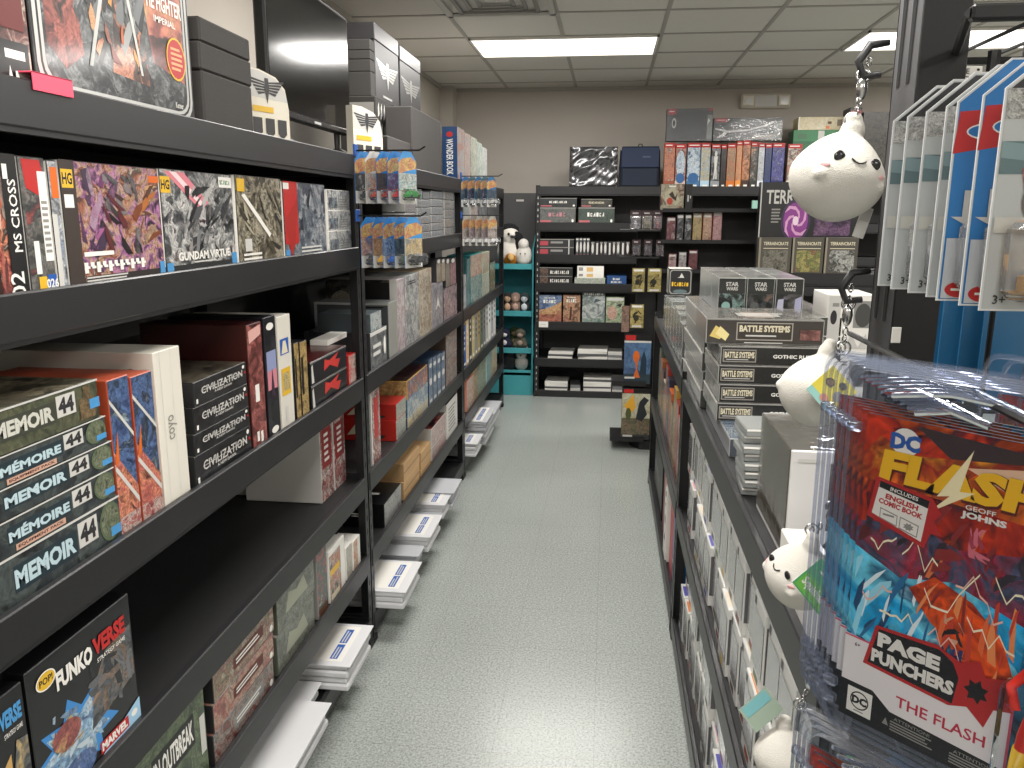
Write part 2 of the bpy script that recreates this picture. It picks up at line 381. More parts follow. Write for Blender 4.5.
# emergency light on the back wall
p0 = at(740, 109, 'Y', YB); p1 = at(790, 94, 'Y', YB)
t = thing('emergency_light', 'white twin head emergency light high on the back wall', 'emergency light', ((p0.x+p1.x)/2, YB-.001, (p0.z+p1.z)/2))
W = (p1.x-p0.x)/2; H = (p1.z-p0.z)/2
a = MB(); a.box((-W, -.05, -H), (W, 0, H), IVO, .012); a.box((-W*.45, -.056, -H*.8), (W*.45, -.05, H*.8), LGY, .003); a.build('housing', t)
for s in (-1, 1):
    b = MB(); b.box((s*W*.72-.05, -.075, -.045), (s*W*.72+.05, -.045, .045), IVO, .01); h = b.build('lamp_head', t)
    b = MB(); b.tube([(s*W*.72, -.08, -.005), (s*W*.72, -.074, -.005)], .034, mat('#dcdcd8', .15, coat=.5), 16); b.build('lens', h)
SC.world = bpy.data.worlds.new('w'); SC.world.use_nodes = True; SC.world.node_tree.nodes['Background'].inputs[0].default_value = (.02, .02, .02, 1)
SC.view_settings.view_transform = 'Standard'; SC.view_settings.look = 'None'; SC.view_settings.gamma = 1; SC.view_settings.use_curve_mapping = False; SC.view_settings.exposure = 0
SC.cycles.use_denoising = True; SC.cycles.transparent_max_bounces = 24; SC.cycles.max_bounces = 8
# ================================================================== boltless black racks
BH = .068
def rack(label, loc, rotz, W, D, levels, height, slots=True, group='black boltless racks', braces=()):
    """local x along the front (0..W), y into the rack (0..D); origin on the floor"""
    t = thing('shelving_rack', label, 'rack', loc, rotz, group)
    fl = .038; th = .0025
    for ix, x in enumerate((0, W)):
        sx = 1 if x == 0 else -1
        for iy, y in enumerate((0, D)):
            sy = 1 if y == 0 else -1
            a = MB(); X = (lambda p: p)
            a.box((min(x, x+sx*fl), min(y, y+sy*th), 0), (max(x, x+sx*fl), max(y, y+sy*th), height), RACK)
            a.box((min(x, x+sx*th), min(y, y+sy*fl), 0), (max(x, x+sx*th), max(y, y+sy*fl), height), RACK)
            if slots:
                z = .05
                while z < height-.03:     # keyhole slots: rows of pressed holes in both flanges
                    e = .0006
                    if iy == 0:
                        a.face([(x+sx*.015, -e, z), (x+sx*.024, -e, z), (x+sx*.022, -e, z+.02), (x+sx*.017, -e, z+.02)], SV if abs(rotz) < .1 else HOLE)  # silver slots paint the light showing through the holes
                    yy = y+sy*.015; y2 = y+sy*.024
                    a.face([(x-sx*e, yy, z), (x-sx*e, y2, z), (x-sx*e, y2-sy*.002, z+.02), (x-sx*e, yy+sy*.002, z+.02)], HOLE)
                    z += .05
            a.box((min(x-sx*.004, x+sx*.042), min(y-sy*.004, y+sy*.042), 0), (max(x-sx*.004, x+sx*.042), max(y-sy*.004, y+sy*.042), .03), RACKD, .004)
            a.build('post', t)
    for z in levels:
        for y, s in ((0, -1), (D, 1)):
            a = MB(); y0, y1 = (y-.003, y+.012) if s < 0 else (y-.012, y+.003)
            a.box((fl*.4, y0, z-BH), (W-fl*.4, y1, z), RACK, .0025)
            a.box((fl*.4, min(y0, y1)+.004, z-BH-.008), (W-fl*.4, max(y0, y1)+(.003 if s < 0 else -.0), z-BH+.002), RACK)
            a.build('beam', t)
        for x in (.002, W-.014):
            a = MB(); a.box((x, .014, z-BH), (x+.012, D-.014, z-.001), RACK); a.build('side_beam', t)
        a = MB(); a.box((.016, .013, z-.026), (W-.016, D-.013, z-.0127), mat('#161617', .6, var=.1, vscale=5)); a.build('shelf_board', t)
    for (x, za, zb, yb) in braces:
        a = MB(); a.tube([(x, .02, za), (x, yb, zb)], .009, RACK, 6); a.build('brace', t)
    return t
ZL = [1.770, 1.472, 1.025, .667, .372, .114]
XL = -.831; DR = .6
BRD = .012        # board lies this far under the lip
# left row faces +X : local x -> +Y
rack('black steel rack with the framed toy box and television on top', (XL, .735, 0), PI/2, 1.96, DR, ZL, 1.762, braces=((1.93, .60, .42, .3),))
rack('black steel rack with the grey foam boxes and blue spined book on top', (XL, 2.703, 0), PI/2, 1.955, DR, ZL, 1.770)
rack('black steel rack at the end of the wall row beside the teal corner shelf', (XL, 4.664, 0), PI/2, 1.905, DR, ZL, 1.765)
# back row faces -Y
YK = 6.972; ZB = [1.807, 1.485, 1.255, .985, .665, .355, .075]
zb = lambda y: at(580, y, 'Y', YK).z
ZB = [zb(186.3), zb(222.5), zb(254.5), zb(283.5), zb(322), zb(359), zb(391)]
rack('black steel rack on the back wall with silver and navy bundles on top', (-.611, YK, 0), 0, 1.955, .55, ZB, 1.812, group='back wall racks')
rack('black steel rack on the back wall behind the round planet game box', (1.35, YK, 0), 0, 1.955, .55, ZB, 1.81, group='back wall racks')
# low row, faces -X : local x -> -Y
XR = .282; ZR = [1.007, .532, .09]
rack('low black rack stacked with shrink wrapped games and white figure boxes', (XR, 2.905, 0), -PI/2, 1.96, .75, ZR, 1.0, group='low black racks')
rack('low black rack far along the aisle holding books and folders', (XR, 4.735, 0), -PI/2, 1.82, .75, ZR, 1.03, group='low black racks')
# ================================================================== goods on the row along the wall
def item(name, label, cat, loc, rotz, w, d, h, m, D=None, b=.0015, group=None, extra=None):
    a = MB(); a.box((-w/2, 0, 0), (w/2, d, h), m, b); a.bdecals(w, d, h, D or {})
    if extra: extra(a)
    o = a.build(name, None, loc, rotz); return tag(o, label, cat, group)
def L(lv, x0, x1, ym, top, d, name, label, cat, m, D=None, xf=-.848, group=None, z=None, h=None, b=.0015, rot=0):
    """box on the wall row: near / far pixel of its front, ym the row they were read on, top=(px,py) on its upper front edge"""
    y0 = at(x0, ym, 'X', xf).y; y1 = at(x1, ym, 'X', xf).y
    zz = ZL[lv]-BRD if z is None else z
    if h is None: h = at(top[0], top[1], 'X', xf).z-zz
    if lv > 0: h = min(h, ZL[lv-1]-.029-zz)
    o = item(name, label, cat, (xf, (y0+y1)/2, zz), PI/2+rot, abs(y1-y0)-.0015, d, h, m, D, b, group)
    return o, zz+h
# ---------------- top of the first rack
A_box = art('#1b1718 #3a1c18 #7a2b22 #c9b9a0 #2a3a48 #141414', 22)
L(0, -42, 33, 70, (20, -60), .12, 'action_figure_box', 'black edged toy box with dark red artwork at the frame edge on the top shelf', 'toy box', {'*': BK, 'F': A_box},
  {'F': [('r', 0, 0, .96, .16, BK), ('r', .62, .1, .9, .13, WH), ('p', [(.64, .03), (.7, .03), (.67, .075)], WH), ('r', .74, .035, .94, .06, WH), ('r', .6, .2, .93, .36, mat('#5d1914', .4))]}, h=.4)
FIRE = art('#2b0f0a #8a2312 #d8531c #e98a2a #f0b23c', 12, detail=.3); NIGHT = art('#15171a #23272c #4a4d50 #8c8f90 #1a1c1f', 24)
def frame_pts(i, r, n=5):
    p = []
    for cx, cy, a0 in ((1-i-r, 1-i-r, 0), (i+r, 1-i-r, 90), (i+r, i+r, 180), (1-i-r, i+r, 270)):
        for k in range(n): a = math.radians(a0+90*k/(n-1)); p.append((cx+r*math.cos(a), cy+r*math.sin(a)))
    return p
L(0, 38, 194, 100, None, .11, 'framed_toy_box', 'large black toy box with a rounded silver border and orange sunset panel', 'toy box', {'*': BK},
  {'F': [('p', frame_pts(.015, .1), SV), ('p', frame_pts(.032, .09), BK), ('p', frame_pts(.042, .085), SV), ('p', frame_pts(.056, .08), NIGHT),
         ('p', [(.07, .2), (.16, .12), (.26, .2), (.22, .55), (.2, .93), (.07, .93)], art('#2a0d0a #7a1c10 #b8401c #1a1414', 18)),
         ('p', [(.7, .26), (.93, .2), (.94, .94), (.68, .94), (.66, .5)], FIRE), ('p', [(.42, .16), (.66, .14), (.64, .42), (.56, .3), (.46, .5)], art('#c4501c #e07c2a #5a2a18 #26201e', 26)),
         ] + shards(26, ['#26282b', '#45484b', '#7c8082', '#b0b2b0', '#1a1c1e'], .22, .18, .66, .93, .1, 61, 1.3) + shards(8, ['#d8641c', '#f0a040', '#8c2c14'], .3, .2, .6, .5, .06, 62, 1.5) + [('p', [(.28, .16), (.3, .16), (.52, .9), (.5, .9)], SV), ('p', [(.6, .18), (.615, .18), (.52, .7), (.5, .7)], LGY),
         ('t', 'TIE FIGHTER', .80, .55, .075, WH, {'w': .27, 'b': .03}), ('t', 'IMPERIAL', .80, .472, .03, WH, {'w': .16, 'b': .02}),
         ('e', .87, .31, .075, .105, YEL), ('e', .87, .31, .068, .095, RED), ('bars', .83, .25, .92, .37, 5, mat('#e8a878', .5)), ('t', 'Kenner', .87, .085, .03, WH, {'w': .06})]}, h=.38)
# bright tag clipped to the shelf lip
p = at(52, 79, 'X', XL+.004)
m = MB(); m.box((-.045, -.0005, -.014), (.045, .0015, .012), mat('#e8506a', .5), .0005); m.box((-.045, -.0005, .010), (.045, .03, .012), mat('#e8506a', .5), .0003)
tag(m.build('shelf_tag', loc=(XL+.0055, p.y, ZL[0]+.0005), rotz=PI/2), 'pink tag clipped over the top shelf edge below the framed toy box', 'tag')
FOAM = mat('#363331', .8, var=.1, vscale=90, bump=.2, bscale=300)
ys = [(253, 87.5), (252, 62.5), (250, 40)]
zc = ZL[0]-BRD
for k, (tp, lb) in enumerate(zip(ys, ('bottom and tallest of the three dark grey boxes stacked beside the television', 'middle of the three dark grey boxes stacked beside the television', 'topmost of the three dark grey boxes stacked beside the television'))):
    x1 = (253, 252, 250)[k]; x0 = (204.5, 201.5, 201)[k]
    o, zc = L(0, x0, x1, 110-k*30, tp, .18, 'foam_box', lb, 'box', {'*': FOAM}, z=zc, group='dark grey boxes', b=.004)
def wings(cx, cy, sx, sy, m, m2=None):
    out = []
    for s in (-1, 1):
        for k in range(5):
            a = .34-.085*k
            out.append(('p', [(cx+s*sx*.06, cy+sy*(.30-.1*k)), (cx+s*sx*(.5-.055*k), cy+sy*(.42-.14*k)), (cx+s*sx*(.47-.06*k), cy+sy*(.31-.14*k)), (cx+s*sx*.06, cy+sy*(.23-.1*k))], m))
    out.append(('p', [(cx-sx*.05, cy+sy*.45), (cx+sx*.05, cy+sy*.45), (cx+sx*.07, cy), (cx, cy-sy*.6), (cx-sx*.07, cy)], m2 or m))
    return out
def cream(lv, x0, x1, ym, top, label, xf):
    y0 = at(x0, ym, 'X', xf).y; y1 = at(x1, ym, 'X', xf).y; w = (y1-y0)*1.15; h = at(top[0], top[1], 'X', xf).z-(ZL[lv]-BRD)
    m = MB(); ol = [(-w/2, 0), (w/2, 0), (w/2, h*.5), (w*.42, h*.78), (w*.2, h*.93), (-w*.2, h), (-w/2, h)]
    m.prism(ol, 1, 0, .03, IVO); m.decals((-w/2, 0, 0), (1, 0, 0), (0, 0, 1), w, h, [('p', [(.02, .62), (.02, .98), (.3, .98), (.7, .9), (.9, .76), (.97, .6)], LGY)]+wings(.46, .74, .86, .34, DG) + [('r', .1, .42, .6, .5, YEL)] +
      [('p', [(u-.11, .34), (u+.11, .34), (u+.11, .14), (u, .06), (u-.11, .14)], DG) for u in (.2, .5, .8)])
    return tag(m.build('display_card_box', None, (xf, (y0+y1)/2, ZL[lv]-BRD+.0003), PI/2-.35), label, 'box')
cream(0, 259, 279, 112, (265, 70), 'cream box with a dark wing emblem and three shields beside the grey boxes', -.862)
# ---------------- television
pA = at(267, 60, 'X', -.97); pB = at(349, 80, 'X', -.97)
tv0, tv1 = pA.y, pB.y; tvz = at(350, 136, 'X', -.97).z; tvh = .414
t = thing('television', 'black flat television standing on the top shelf against the wall', 'television', (-.97, (tv0+tv1)/2, ZL[0]-BRD), PI/2)
w = (tv1-tv0)/2; z0 = tvz-(ZL[0]-BRD)
m = MB(); m.box((-w, 0, z0), (w, .035, z0+tvh), mat('#0c0c0d', .35), .006); m.box((-w*.7, .035, z0+.05), (w*.7, .07, z0+tvh*.7), mat('#101011', .5), .01); m.build('housing', t)
m = MB(); m.box((-w+.012, -.0015, z0+.022), (w-.012, .001, z0+tvh-.012), mat('#060607', .12, coat=.3)); m.build('screen', t)
m = MB(); m.box((-w+.004, -.006, z0+.002), (w-.004, 0, z0+.018), mat('#1c1c1e', .25, coat=.5), .002); m.box((-.03, -.008, z0+.004), (.03, -.005, z0+.012), SV); m.build('bezel', t)
for s in (-1, 1):
    m = MB(); m.tube([(s*w*.72, .02, z0+.01), (s*w*.72, .02, .05), (s*w*.72, -.06, .008)], .012, BK, 8); m.tube([(s*w*.75, .02, .05), (s*w*.75, .12, .008)], .011, BK, 8); m.build('foot', t)
# ---------------- second shelf: model kits
def kit(x0, x1, top, cols, label, D=(), d=.07, ym=250, xf=-.85, cell=26):
    return L(1, x0, x1, ym, top, d, 'model_kit_box', label, 'model kit', {'*': DG, 'F': art(cols, cell), 'L': WH, 'R': WH, 'T': LGY}, {'F': list(D)}, xf=xf, group='model kits on the second shelf')
kit(-26, 25, (10, 154), '#1a1412 #7a2414 #d8441c #ef7a30 #2a1a18 #e8d8c8', 'orange and black model kit box with upright white letters by the frame edge',
    shards(16, ['#e0542a', '#f08a4a', '#a82c1c', '#3a1c18', '#e8c8b0'], 0, .05, .68, .98, .2, 41, 1.0) + [('r', .66, 0, 1, 1, BK), ('t', 'MS CROSS', .86, .58, .08, WH, {'rot': 90, 'w': .5, 'vert': 1}), ('r', .7, .83, .8, .93, WH), ('t', '02', .76, .1, .14, WH, {'rot': 90})])
kit(27, 54, (35, 157), '#26282a #4a4b48 #84807a #3a3f42 #a8241c', 'narrow grey and red model kit box with a white barcode label',
    [('p', [(.12, .98), (.8, .98), (.95, .8), (.7, .72), (.2, .78)], RED), ('r', .66, .25, .98, .9, WH), ('bars', .7, .3, .95, .7, 9, GY), ('r', .25, .16, .45, .4, WH), ('r', .3, .02, .6, .14, YEL), ('r', .62, .02, .98, .15, BLU), ('t', '026', .8, .085, .07, WH, {'b': .03})])
kit(55.5, 66, (60, 161), '#30343a #c8ccd2 #8494ac #e6e4de', 'slim model kit box seen by its pale edge next to the purple and orange kit', [('r', .2, .72, .9, .95, ORG), ('r', 0, .0, .5, .6, LGY)])
kit(67, 164, (100, 163), '#1c1a22 #3a3040 #7c3f74 #c06aa8 #c9a17a #b8551f #4a3a30 #d7cbb8', 'wide model kit box in purple and orange with white foreign lettering along the bottom',
    [('r', 0, 0, .13, 1, mat('#3a302c', .4)), ('r', .01, .79, .11, .93, YEL), ('t', 'HG', .06, .86, .09, BK, {'w': .085, 'b': .03}), ('r', .02, .64, .1, .74, WH), ('r', .88, .87, 1, .93, ORG),
     ('r', .14, 0, 1, .12, mat('#2a2320', .4)), ('bars', .14, .12, .78, .22, 1, WH), ('bars', .12, .18, .45, .32, 2, WH), ('t', 'シナンジュ・スタイン', .48, .155, .09, WH, {'w': .74, 'b': .03}), ('r', .92, .04, .985, .16, BLU)] if 0 else
    [('r', 0, 0, .13, 1, mat('#3a302c', .4)), ('r', .01, .79, .11, .93, YEL), ('t', 'HG', .06, .86, .09, BK, {'w': .085, 'b': .03}), ('r', .02, .64, .1, .74, WH), ('r', .88, .87, 1, .93, ORG)] + shards(16, ['#7c3f74', '#b86aa0', '#4a3550', '#d8b0cc'], .14, .3, .55, .95, .12, 4, 1.2) + shards(14, ['#c87838', '#e0b080', '#8c4a28', '#6a4434'], .6, .25, .98, .85, .12, 5, .4) + shards(26, ['#26222a', '#3c3438', '#6a2a30', '#8c8488', '#1a181c', '#a89898'], .36, .25, .74, .92, .1, 6, 1.9) + [
     ('r', .14, 0, 1, .1, mat('#2a2320', .4)), ('bars', .14, .24, .5, .31, 1, WH)] +
    [('r', .13+.058*k, .125+.05*(k % 2), .165+.058*k, .21, WH) for k in range(11)] + [('r', .14+.058*k, .16, .18+.058*k, .18, WH) for k in range(11)] + [('bars', .14, .05, .6, .1, 2, LGY), ('r', .93, .03, .99, .16, SKY)])
kit(165, 236, (200, 172), '#1a1c1e #34373a #6b6e70 #b4b4b0 #e0deda #4a2430', 'grey model kit box with a pink beam and white title',
    [('p', [(.05, .98), (.3, .98), (.62, .7), (.5, .62)], mat('#d9808c', .4)), ('p', [(.12, .98), (.2, .98), (.56, .68), (.52, .65)], mat('#f2d5d6', .4)), ('r', 0, .78, .12, .93, YEL), ('t', 'HG', .06, .855, .09, BK, {'w': .1, 'b': .03}),
     ] + shards(34, ['#1e2022', '#3c4042', '#8c8e90', '#d0d0cc', '#5a5c60', '#b0a8a4'], .3, .2, .96, .86, .13, 11, .9) + [('r', .78, .86, .98, .97, WH), ('w', .88, .915, .16, .05, 6, GRN), ('r', 0, 0, 1, .1, mat('#202224', .4)), ('t', 'GUNDAM VIRTUE', .52, .18, .085, WH, {'w': .74, 'b': .04}), ('bars', .35, .1, .7, .13, 1, LGY), ('r', .0, .02, .08, .13, SKY), ('r', .92, .05, 1, .17, SKY)])
kit(239, 284, (262, 177), '#2a2822 #57503f #8c8064 #c4b99c #3c3a34 #a09a86', 'tan and black model kit box with a yellow corner badge',
    shards(24, ['#2c2a24', '#5c543f', '#b4a88a', '#3a3830', '#8c8064', '#d0c6ac'], .05, .1, .98, .95, .14, 21, 2.2) + [('r', .02, .82, .17, .96, YEL), ('p', [(.1, .78), (.16, .8), (.7, .34), (.66, .3)], WH), ('t', 'SAZABI', .34, .1, .08, WH, {'w': .45, 'b': .03}) if 0 else ('bars', .08, .05, .5, .15, 2, WH), ('r', .12, .16, .26, .3, LGY)])
kit(285.5, 327, (305, 183), '#2a3038 #4c5a68 #7c8894 #b8bcc0 #39414a', 'blue grey model kit box with a red left band', shards(20, ['#2c3440', '#54647a', '#a0aab4', '#c8ccd0', '#3c4654'], .25, .15, .98, .95, .13, 31, 1.3) + [('r', 0, .2, .3, 1, RED), ('p', [(0, .5), (.3, .8), (.22, .2), (.12, .02)], mat('#a32018', .4)), ('r', 0, .9, .12, .98, WH), ('bars', .35, .06, .9, .16, 2, LGY), ('r', 0, .02, .09, .13, SKY)])
zc = ZL[1]-BRD
for k, (h, lb) in enumerate(((.068, 'bottom of the three small white kit boxes stacked at the end of the second shelf'), (.062, 'middle of the three small white kit boxes stacked at the end of the second shelf'), (.062, 'top of the three small white kit boxes stacked at the end of the second shelf'))):
    o, zc = L(1, 328.5, 351.5+k*-.3, 235, None, .1, 'small_kit_box', lb, 'model kit', {'*': WH, 'F': art('#3c4046 #8c9298 #d8d8d4 #e8e8e4 #5a626a', 40)}, {'F': [('r', .05, .1, .42, .62, art('#5a2a24 #3b5668 #a8b0b4 #222428', 60)), ('bars', .48, .12, .95, .6, 4, GY)]}, z=zc+.0005, h=h, group='small white kits')
# ---------------- third shelf
zc = ZL[2]-BRD
OLV = art('#2b3024 #48503a #6a6d4c #3a3d30', 16, detail=.35); SLT = art('#24282a #3a4246 #55605e #2c2e2e', 16, detail=.35)
mem = [((72, 545), SLT, 'MEMOIR', '44', '', 'bottom war game box of the five box stack, pale blue title', 'r'), ((72, 505), SLT, 'MÉMOIRE', '44', 'EQUIPMENT PACK', 'fourth war game box down in the five box stack, with a pink pack banner', ''),
       ((72, 463), SLT, 'MEMOIR', '44', '', 'third and middle war game box in the stack of five', ''), ((72, 424), SLT, 'MÉMOIRE', '44', 'EQUIPMENT PACK', 'second war game box down, just under the green one', ''), ((72, 386), OLV, 'MEMOIR', '44', '', 'green war game box with a soldier on top of the stack of five', '')]
yn, yf = -34, (113, 110.5, 111, 107.5, 103)
tops = [(0, 556.0), (0, 513), (0, 466), (0, 412), (0, 358)]
edge = [(100, 505), (100, 473), (100, 445), (100, 417), (104, 376)]
for k in range(5):
    bg, a1, a2, sub, lb = mem[k][1:6]
    D = [('r', .16, .28, .62, .78, mat('#1f3038', .5) if k < 4 else mat('#3b3d33', .5)), ('t', a1, .385, .53, .36, mat('#b9cfd6' if k < 4 else '#c9c8be', .5), {'w': .44, 'b': .045}), ('r', .63, .36, .79, .88, LGY), ('t', a2, .71, .62, .4, DG, {'w': .13, 'b': .045}), ('r', 0, .955, 1, 1, LGY)]
    if sub: D += [('r', .2, .06, .56, .24, mat('#c9a08c', .5)), ('t', sub, .38, .15, .1, mat('#4a2018', .5), {'w': .33, 'b': .03})]
    if k < 4: D += [('e', .9, .55, .09, .42, mat('#59664c', .5)), ('e', .9, .55, .075, .35, art('#3c4634 #6d7a58 #8a9270 #2e3a34', 30)), ('r', .9, .2, .99, .4, SKY)]
    else: D += [('p', [(.82, .1), (.96, .1), (.95, .6), (.92, .66), (.93, .85), (.9, .93), (.86, .9), (.86, .66), (.82, .58)], art('#6a5430 #8c7040 #4a3a24', 40)), ('r', .91, .3, 1, .55, SKY)]
    o, zc = L(2, yn, yf[k], 440, edge[k], .28, 'board_game_box', lb, 'board game', {'*': mat('#232522', .45, coat=.2), 'F': bg, 'T': art('#39392f #6a6450 #a89a78 #2a2c28', 12)}, {'F': D}, z=zc, group='war game boxes')
BO = ['two slim games', 0]
for (x0, x1, top, lb) in ((118, 140, (122, 376), 'slim upright box in blue over orange touching the stack of war games'), (141.5, 163, (146, 372), 'slim upright box in blue over orange touching the white box')):
    L(2, x0, x1, 500, top, .27, 'slim_game_box', lb, 'board game', {'*': mat('#a8482c', .4), 'F': art('#0f1e38 #1f4d8c #3f6fae #22344a #9fb6c4', 26), 'T': mat('#b8543a', .4)},
      {'F': [('p', [(0, .02), (1, .02), (1, .28), (0, .56)], art('#a82c14 #d8491f #ef7a2a #5a1c12', 30)), ('r', 0, 0, 1, .13, art('#7a1a14 #c0382a #e0c8b8 #3a1410', 60)), ('p', [(0, .44), (1, .16), (1, .2), (0, .48)], LGY), ('p', [(0, .86), (1, .6), (1, .63), (0, .89)], LGY), ('p', [(0, .45), (.25, .68), (.22, .5)], ORG)]}, group='blue and orange slim games')
L(2, 164.5, 191, 490, (178, 345.5), .34, 'white_game_box', 'tall white box standing upright with a small dark script word', 'board game', {'*': mat('#ded9cd', .45, coat=.2)}, {'F': [('r', .2, 0, .215, 1, LGY), ('r', .6, 0, .61, 1, LGY), ('t', 'coyo', .5, .5, .1, GY, {'rot': 90, 'w': .16, 'vert': 1})],
   'L': [('e', .86, .8, .06, .1, art('#7a3d20 #b8682a #3a2014', 40)), ('r', .3, .78, .6, .8, BRN)]}, xf=-.848)
zc = ZL[2]-BRD
for k, (tp, lb) in enumerate((((246, 427), 'bottom black strategy game box in the stack of four'), ((245, 408), 'black game box second from the bottom of the four box stack'), ((243.5, 385), 'black game box second from the top of the four box stack'), ((242, 363), 'top black game box of the four box stack with white outlined title'))):
    o, zc = L(2, 192.5+.3*k, 251.5-k*1.2, 440-15*k, tp, .28, 'strategy_game_box', lb, 'board game', {'*': mat('#1b1c1e', .35, coat=.4), 'F': art('#17181a #26282b #34373a #1c1e20', 14, detail=.3), 'T': art('#1c1c1a #3c382c #6a6250 #22241f', 14)},
      {'F': [('t', 'CIVILIZATION', .52, .56, .3, LGY, {'w': .78}), ('r', .14, .55, .9, .57, LGY), ('t', 'A NEW DAWN', .52, .32, .1, LGY, {'w': .33, 'b': .02}), ('r', .03, .12, .06, .3, WH), ('r', .94, .5, .97, .6, RED), ('e', .93, .82, .025, .08, WH)]}, z=zc, group='black strategy game boxes')
L(2, 253, 268, 440, (248, 325), .27, 'red_game_box', 'red spined game box standing beside the black strategy games', 'board game', {'*': mat('#3a1412', .35, coat=.4), 'F': art('#3a1412 #6a1f1a #9a2f26 #c05a48 #2a1412', 22)}, {'F': [('t', 'ubara', .5, .42, .5, WH, {'rot': -90, 'w': .25, 'vert': 1, 'b': .03}) if 0 else ('bars', .35, .3, .65, .58, 1, WH), ('t', 'Uburu', .5, .44, .35, WH, {'rot': -90, 'w': .26, 'vert': 1, 'b': .03}) if 0 else ('r', .3, .05, .45, .13, WH), ('r', .55, .03, .7, .12, WH), ('p', [(.1, .85), (.9, .9), (.9, .98), (.1, .95)], mat('#d8a8a0', .4))]})
L(2, 269, 281, 425, (264, 318), .25, 'slim_dark_box', 'slim dark box with a pink and blue patch between the red and white spines', 'board game', {'*': mat('#15151a', .35, coat=.4), 'F': art('#15151a #22242c #3a3a44', 24)}, {'F': [('r', .1, .52, .9, .72, mat('#8a93b8', .4)), ('r', .1, .4, .9, .56, mat('#c9808c', .4)), ('e', .5, .92, .3, .03, WH), ('e', .5, .06, .3, .03, WH), ('p', [(.3, .3), (.5, .58), (.7, .3), (.5, .36)], mat('#3a2a38', .4))]})
L(2, 282, 295, 415, (284, 315), .26, 'white_spined_box', 'white game box with a yellow picture on its spine', 'board game', {'*': mat('#d8d3c8', .45, coat=.2)}, {'F': [('r', .12, .66, .78, .8, BLU), ('p', [(.2, .67), (.7, .67), (.55, .78), (.35, .78)], CRM), ('r', .12, .3, .8, .54, YEL), ('r', .22, .34, .7, .5, art('#c8a040 #e0c878 #6a5a3a', 50)), ('r', .3, .05, .5, .2, LGY)]})
for (x0, x1, tp, lb) in ((296.5, 301.5, (295, 343), 'thin yellow and black spine beside the white spined box'), (302.3, 309.5, (303, 341), 'yellow and black spine next to the pair of red bow boxes')):
    L(2, x0, x1, 405, tp, .24, 'book_box', lb, 'game', {'*': BK, 'F': art('#2a2416 #a8842e #d8b04a #1a1812', 40)}, {'F': [('r', .1, .3, .4, .8, BK)]}, group='yellow spines')
zc = ZL[2]-BRD
for tp, lb in (((345, 367), 'lower black game box with a red bow shape'), ((342, 347), 'upper black game box with a red bow shape and white flap')):
    o, zc = L(2, 311.5, 348, 395, tp, .26, 'bow_game_box', lb, 'board game', {'*': mat('#1a1a1c', .3, coat=.4), 'T': mat('#4a1618', .35, coat=.4), 'F': mat('#202023', .3, coat=.4)}, {'F': [('p', [(.34, .35), (.5, .5), (.72, .2), (.8, .55), (.66, .62), (.76, .9), (.5, .7), (.36, .85)], mat('#c63a34', .4)), ('r', 0, .93, 1, .96, GY), ('p', [(.02, .1), (.08, .1), (.05, .9), (.02, .8)], LGY)]}, z=zc, group='red bow boxes')
m = MB(); m.box((-.1, 0, 0), (.1, .06, .018), WH, .001); tag(m.build('white_flap_box', loc=(-.9, at(338, 350, 'X', -.9).y, zc+.0005), rotz=PI/2), 'flat white carton lying on the red bow boxes', 'carton')
L(2, 349.5, 357, 388, (356, 352), .2, 'red_pattern_box', 'small red and white boxed game at the end of the third shelf', 'board game', {'*': RED, 'F': art('#b8201f #d84a3a #e8d8c8 #6a1412', 40)})
# things lying deep in the dark of the third shelf
L(2, 258, 282, 345, None, .28, 'dark_game_box', 'dark blue flat game box lying deep behind the upright spines', 'board game', {'*': mat('#16283a', .35, coat=.4)}, {'F': [('bars', .1, .3, .8, .7, 2, SKY)]}, xf=-1.13, h=.13)
L(2, 150, 250, 345, None, .22, 'dark_game_box', 'dark flat game box with a white label deep behind the black strategy games', 'board game', {'*': mat('#1b1a18', .35, coat=.4)}, {'F': [('r', .72, .55, .92, .9, WH), ('bars', .73, .6, .9, .85, 2, BK)]}, xf=-1.16, h=.215)
